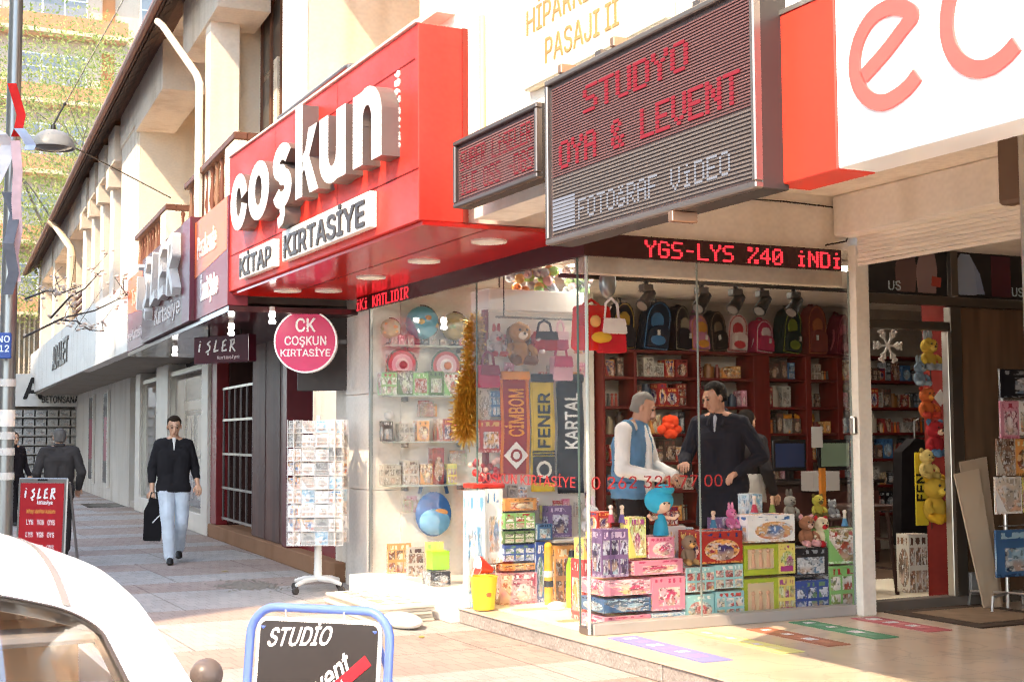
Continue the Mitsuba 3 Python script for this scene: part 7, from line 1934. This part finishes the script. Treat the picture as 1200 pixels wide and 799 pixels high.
rnd = lambda a, b, c, d, r: sbox(a + r, c + r, b - r, d - r).buffer(r, 16)
scr = rnd(-2.84, -1.6, -.8, .8, .12)
rear = rnd(-5.2, -4.95, -.75, .75, .08)
part(CA, 'roof', car_skin(sbox(-5.25, -1, -1.55, 1).difference(scr).difference(rear)), CW, 'gloss', smooth=True)
part(CA, 'headliner', car_skin(sbox(-4.9, -.98, -2.84, .98), -.03), 'a89a8c', 'cloth', smooth=True)
for s_ in (-1, 1):
    part(CA, 'windscreen_pillar', car_skin(sbox(-2.84, .8 if s_ > 0 else -.98, -1.7, .98 if s_ > 0 else -.8), -.03), '6a625c', 'satin', smooth=True)
    part(CA, 'roof_strip', car_skin(Polygon([(-2.86, s_ * .715), (-2.86, s_ * .738), (-3.4, s_ * .775), (-4.9, s_ * .835), (-4.9, s_ * .815), (-3.4, s_ * .75)]), .003, .05), '8f8580', 'satin', smooth=True)
    part(CA, 'door_pillar', tube([(-3.55, ym + s_ * .66, 1.06), (-3.5, ym + s_ * .84, .84)], .035, 8), '2a2828', 'satin')
    q = np.array([[-1.75, ym + s_ * .83, .80], [-5.0, ym + s_ * .80, .88], [-4.75, ym + s_ * .678, 1.0], [-2.75, ym + s_ * .705, 1.0]])
    part(CA, 'side_window', mikit.ply(trimesh.Trimesh(q, [(0, 1, 2), (0, 2, 3)], process=False), 'm_glass'))
k = key_of('windscreen', CA); scene[k] = mikit.ply(car_skin(scr, -.004), 'm_glass', smooth=True)
part(CA, 'screen_seal', car_skin(scr.buffer(.004).difference(scr.buffer(-.008)), .001, .04), '4a4441', 'satin', smooth=True)
k = key_of('rear_window', CA); scene[k] = mikit.ply(car_skin(rear, -.004), 'm_glass', smooth=True)


def slab(x0, x1, y0, y1, z0, z1, r, n=12):
    s = m3.Manifold.sphere(r, n)
    return m3.Manifold.batch_hull([s.translate((x, y, z)) for x in (x0 + r, x1 - r) for y in (y0 + r, y1 - r) for z in (z0 + r, z1 - r)])


low = m3.Manifold.batch_hull([slab(-5.3, -1.2, yl_, yr, .18, .72, .1), slab(-5.2, -1.9, yl_ + .03, yr - .03, .3, .86, .06)])
hood = m3.Manifold.batch_hull([slab(-2.2, -1.85, yl_ + .08, yr - .08, .5, .83, .06), slab(-1.7, -1.15, yl_ + .12, yr - .12, .4, .68, .1)])
for x in (-1.75, -4.45):
    low = low - m3.Manifold.cylinder(3, .34, .34, 32, True).rotate((90, 0, 0)).translate((x, ym, .17))
cab = slab(-5.05, -2.0, yl_ + .1, yr - .1, .35, 1.0, .05)
shl = (low + hood) - cab
part(CA, 'body', to_tm(shl), CW, 'gloss', smooth=35)
for x in (-1.75, -4.45):
    for y, s_ in ((yr - .08, 1), (yl_ + .08, -1)):
        w = part(CA, 'wheel', cat(cyl((x, y - s_ * .12, .17), (x, y + s_ * .05, .17), .3, .3, 32)), '22201f', 'matte')
        part(w, 'rim', cyl((x, y + s_ * .05, .17), (x, y + s_ * .06, .17), .2, .19, 24), 'b9b6b2', 'metal')
part(CA, 'dashboard', bx(-2.3, -1.72, yl_ + .12, yr - .12, .55, .76, bev=.05), '4a4038', 'satin')
part(CA, 'steering_wheel', mv(tube([(0, .17 * math.cos(a), .17 * math.sin(a)) for a in np.linspace(0, 6.28, 25)], .014, 8), trimesh.transformations.translation_matrix([-2.45, ym - .36, .86]) @ trimesh.transformations.rotation_matrix(-.5, [0, 1, 0])), '2a2726', 'satin')
for s_ in (-1, 1):
    c = np.array([-3.05, ym + s_ * .36, 0])
    seat = part(CA, 'seat', cat(mv(rbox(.5, .48, .16, .06), trimesh.transformations.translation_matrix(c + [0.1, 0, .4])), mv(rbox(.14, .48, .6, .06), trimesh.transformations.translation_matrix(c + [-.18, 0, .5]) @ trimesh.transformations.rotation_matrix(-.2, [0, 1, 0]))), 'a88a70', 'cloth')
    part(seat, 'head_rest', mv(rbox(.1, .26, .16, .045), trimesh.transformations.translation_matrix(c + [-.33, 0, 1.0])), 'a88a70', 'cloth')
    part(CA, 'sun_visor', bx(-2.96, -2.80, ym + s_ * .36 - .2, ym + s_ * .36 + .2, 1.10, 1.118, bev=.008), '8a827c', 'matte')
part(CA, 'rear_bench', cat(mv(rbox(.5, 1.3, .2, .06), trimesh.transformations.translation_matrix([-4.2, ym, .4])), mv(rbox(.16, 1.3, .6, .06), trimesh.transformations.translation_matrix([-4.5, ym, .5]))), '8a7260', 'cloth')
mr = part(CA, 'inner_mirror', mv(rbox(.05, .22, .07, .02), trimesh.transformations.translation_matrix([-2.62, ym + .02, 1.03])), '1f1d1d', 'satin')
part(mr, 'stalk', cyl((-2.62, ym + .02, 1.09), (-2.68, ym + .02, 1.14), .01, n=8), '1f1d1d', 'satin')
for s_ in (-1, 1):
    y = ym + s_ * .97
    m_ = part(CA, 'door_mirror', mv(ball((0, 0, 0), .1, 3, (.7, .9, .75)), trimesh.transformations.translation_matrix([-2.12, y, .86])), CW, 'gloss', smooth=True)
    part(m_, 'arm', cyl((-2.12, y - s_ * .06, .84), (-2.08, y - s_ * .16, .82), .025, n=8), '2a2828', 'satin')
    part(CA, 'headlight', mv(ball((0, 0, 0), .13, 3, (.8, 1, .6)), trimesh.transformations.translation_matrix([-1.27, ym + s_ * .62, .55])), 'c9cdd0', 'gloss', smooth=True)
    part(CA, 'tail_lamp', bx(-5.31, -5.2, ym + s_ * .78 - .06, ym + s_ * .78 + .06, .5, .78, bev=.02), 'a3201c', 'gloss')
    part(CA, 'door_handle', bx(-3.75, -3.6, ym + s_ * .86 - .02, ym + s_ * .86 + .02, .68, .7, bev=.008), CW, 'gloss')
part(CA, 'bumper', to_tm(slab(-1.22, -1.12, yl_ + .1, yr - .1, .2, .42, .045)), 'dedbd6', 'gloss', smooth=35)
part(CA, 'grille', bx(-1.125, -1.1, ym - .4, ym + .4, .46, .58, bev=.01), '2a2828', 'satin')
part(CA, 'number_plate', bx(-1.118, -1.105, ym - .25, ym + .25, .28, .39, bev=.004), 'e9e6e0', 'satin')
part(CA, 'underbody', bx(-5.0, -1.5, yl_ + .2, yr - .2, .1, .2), '2a2826', 'matte')
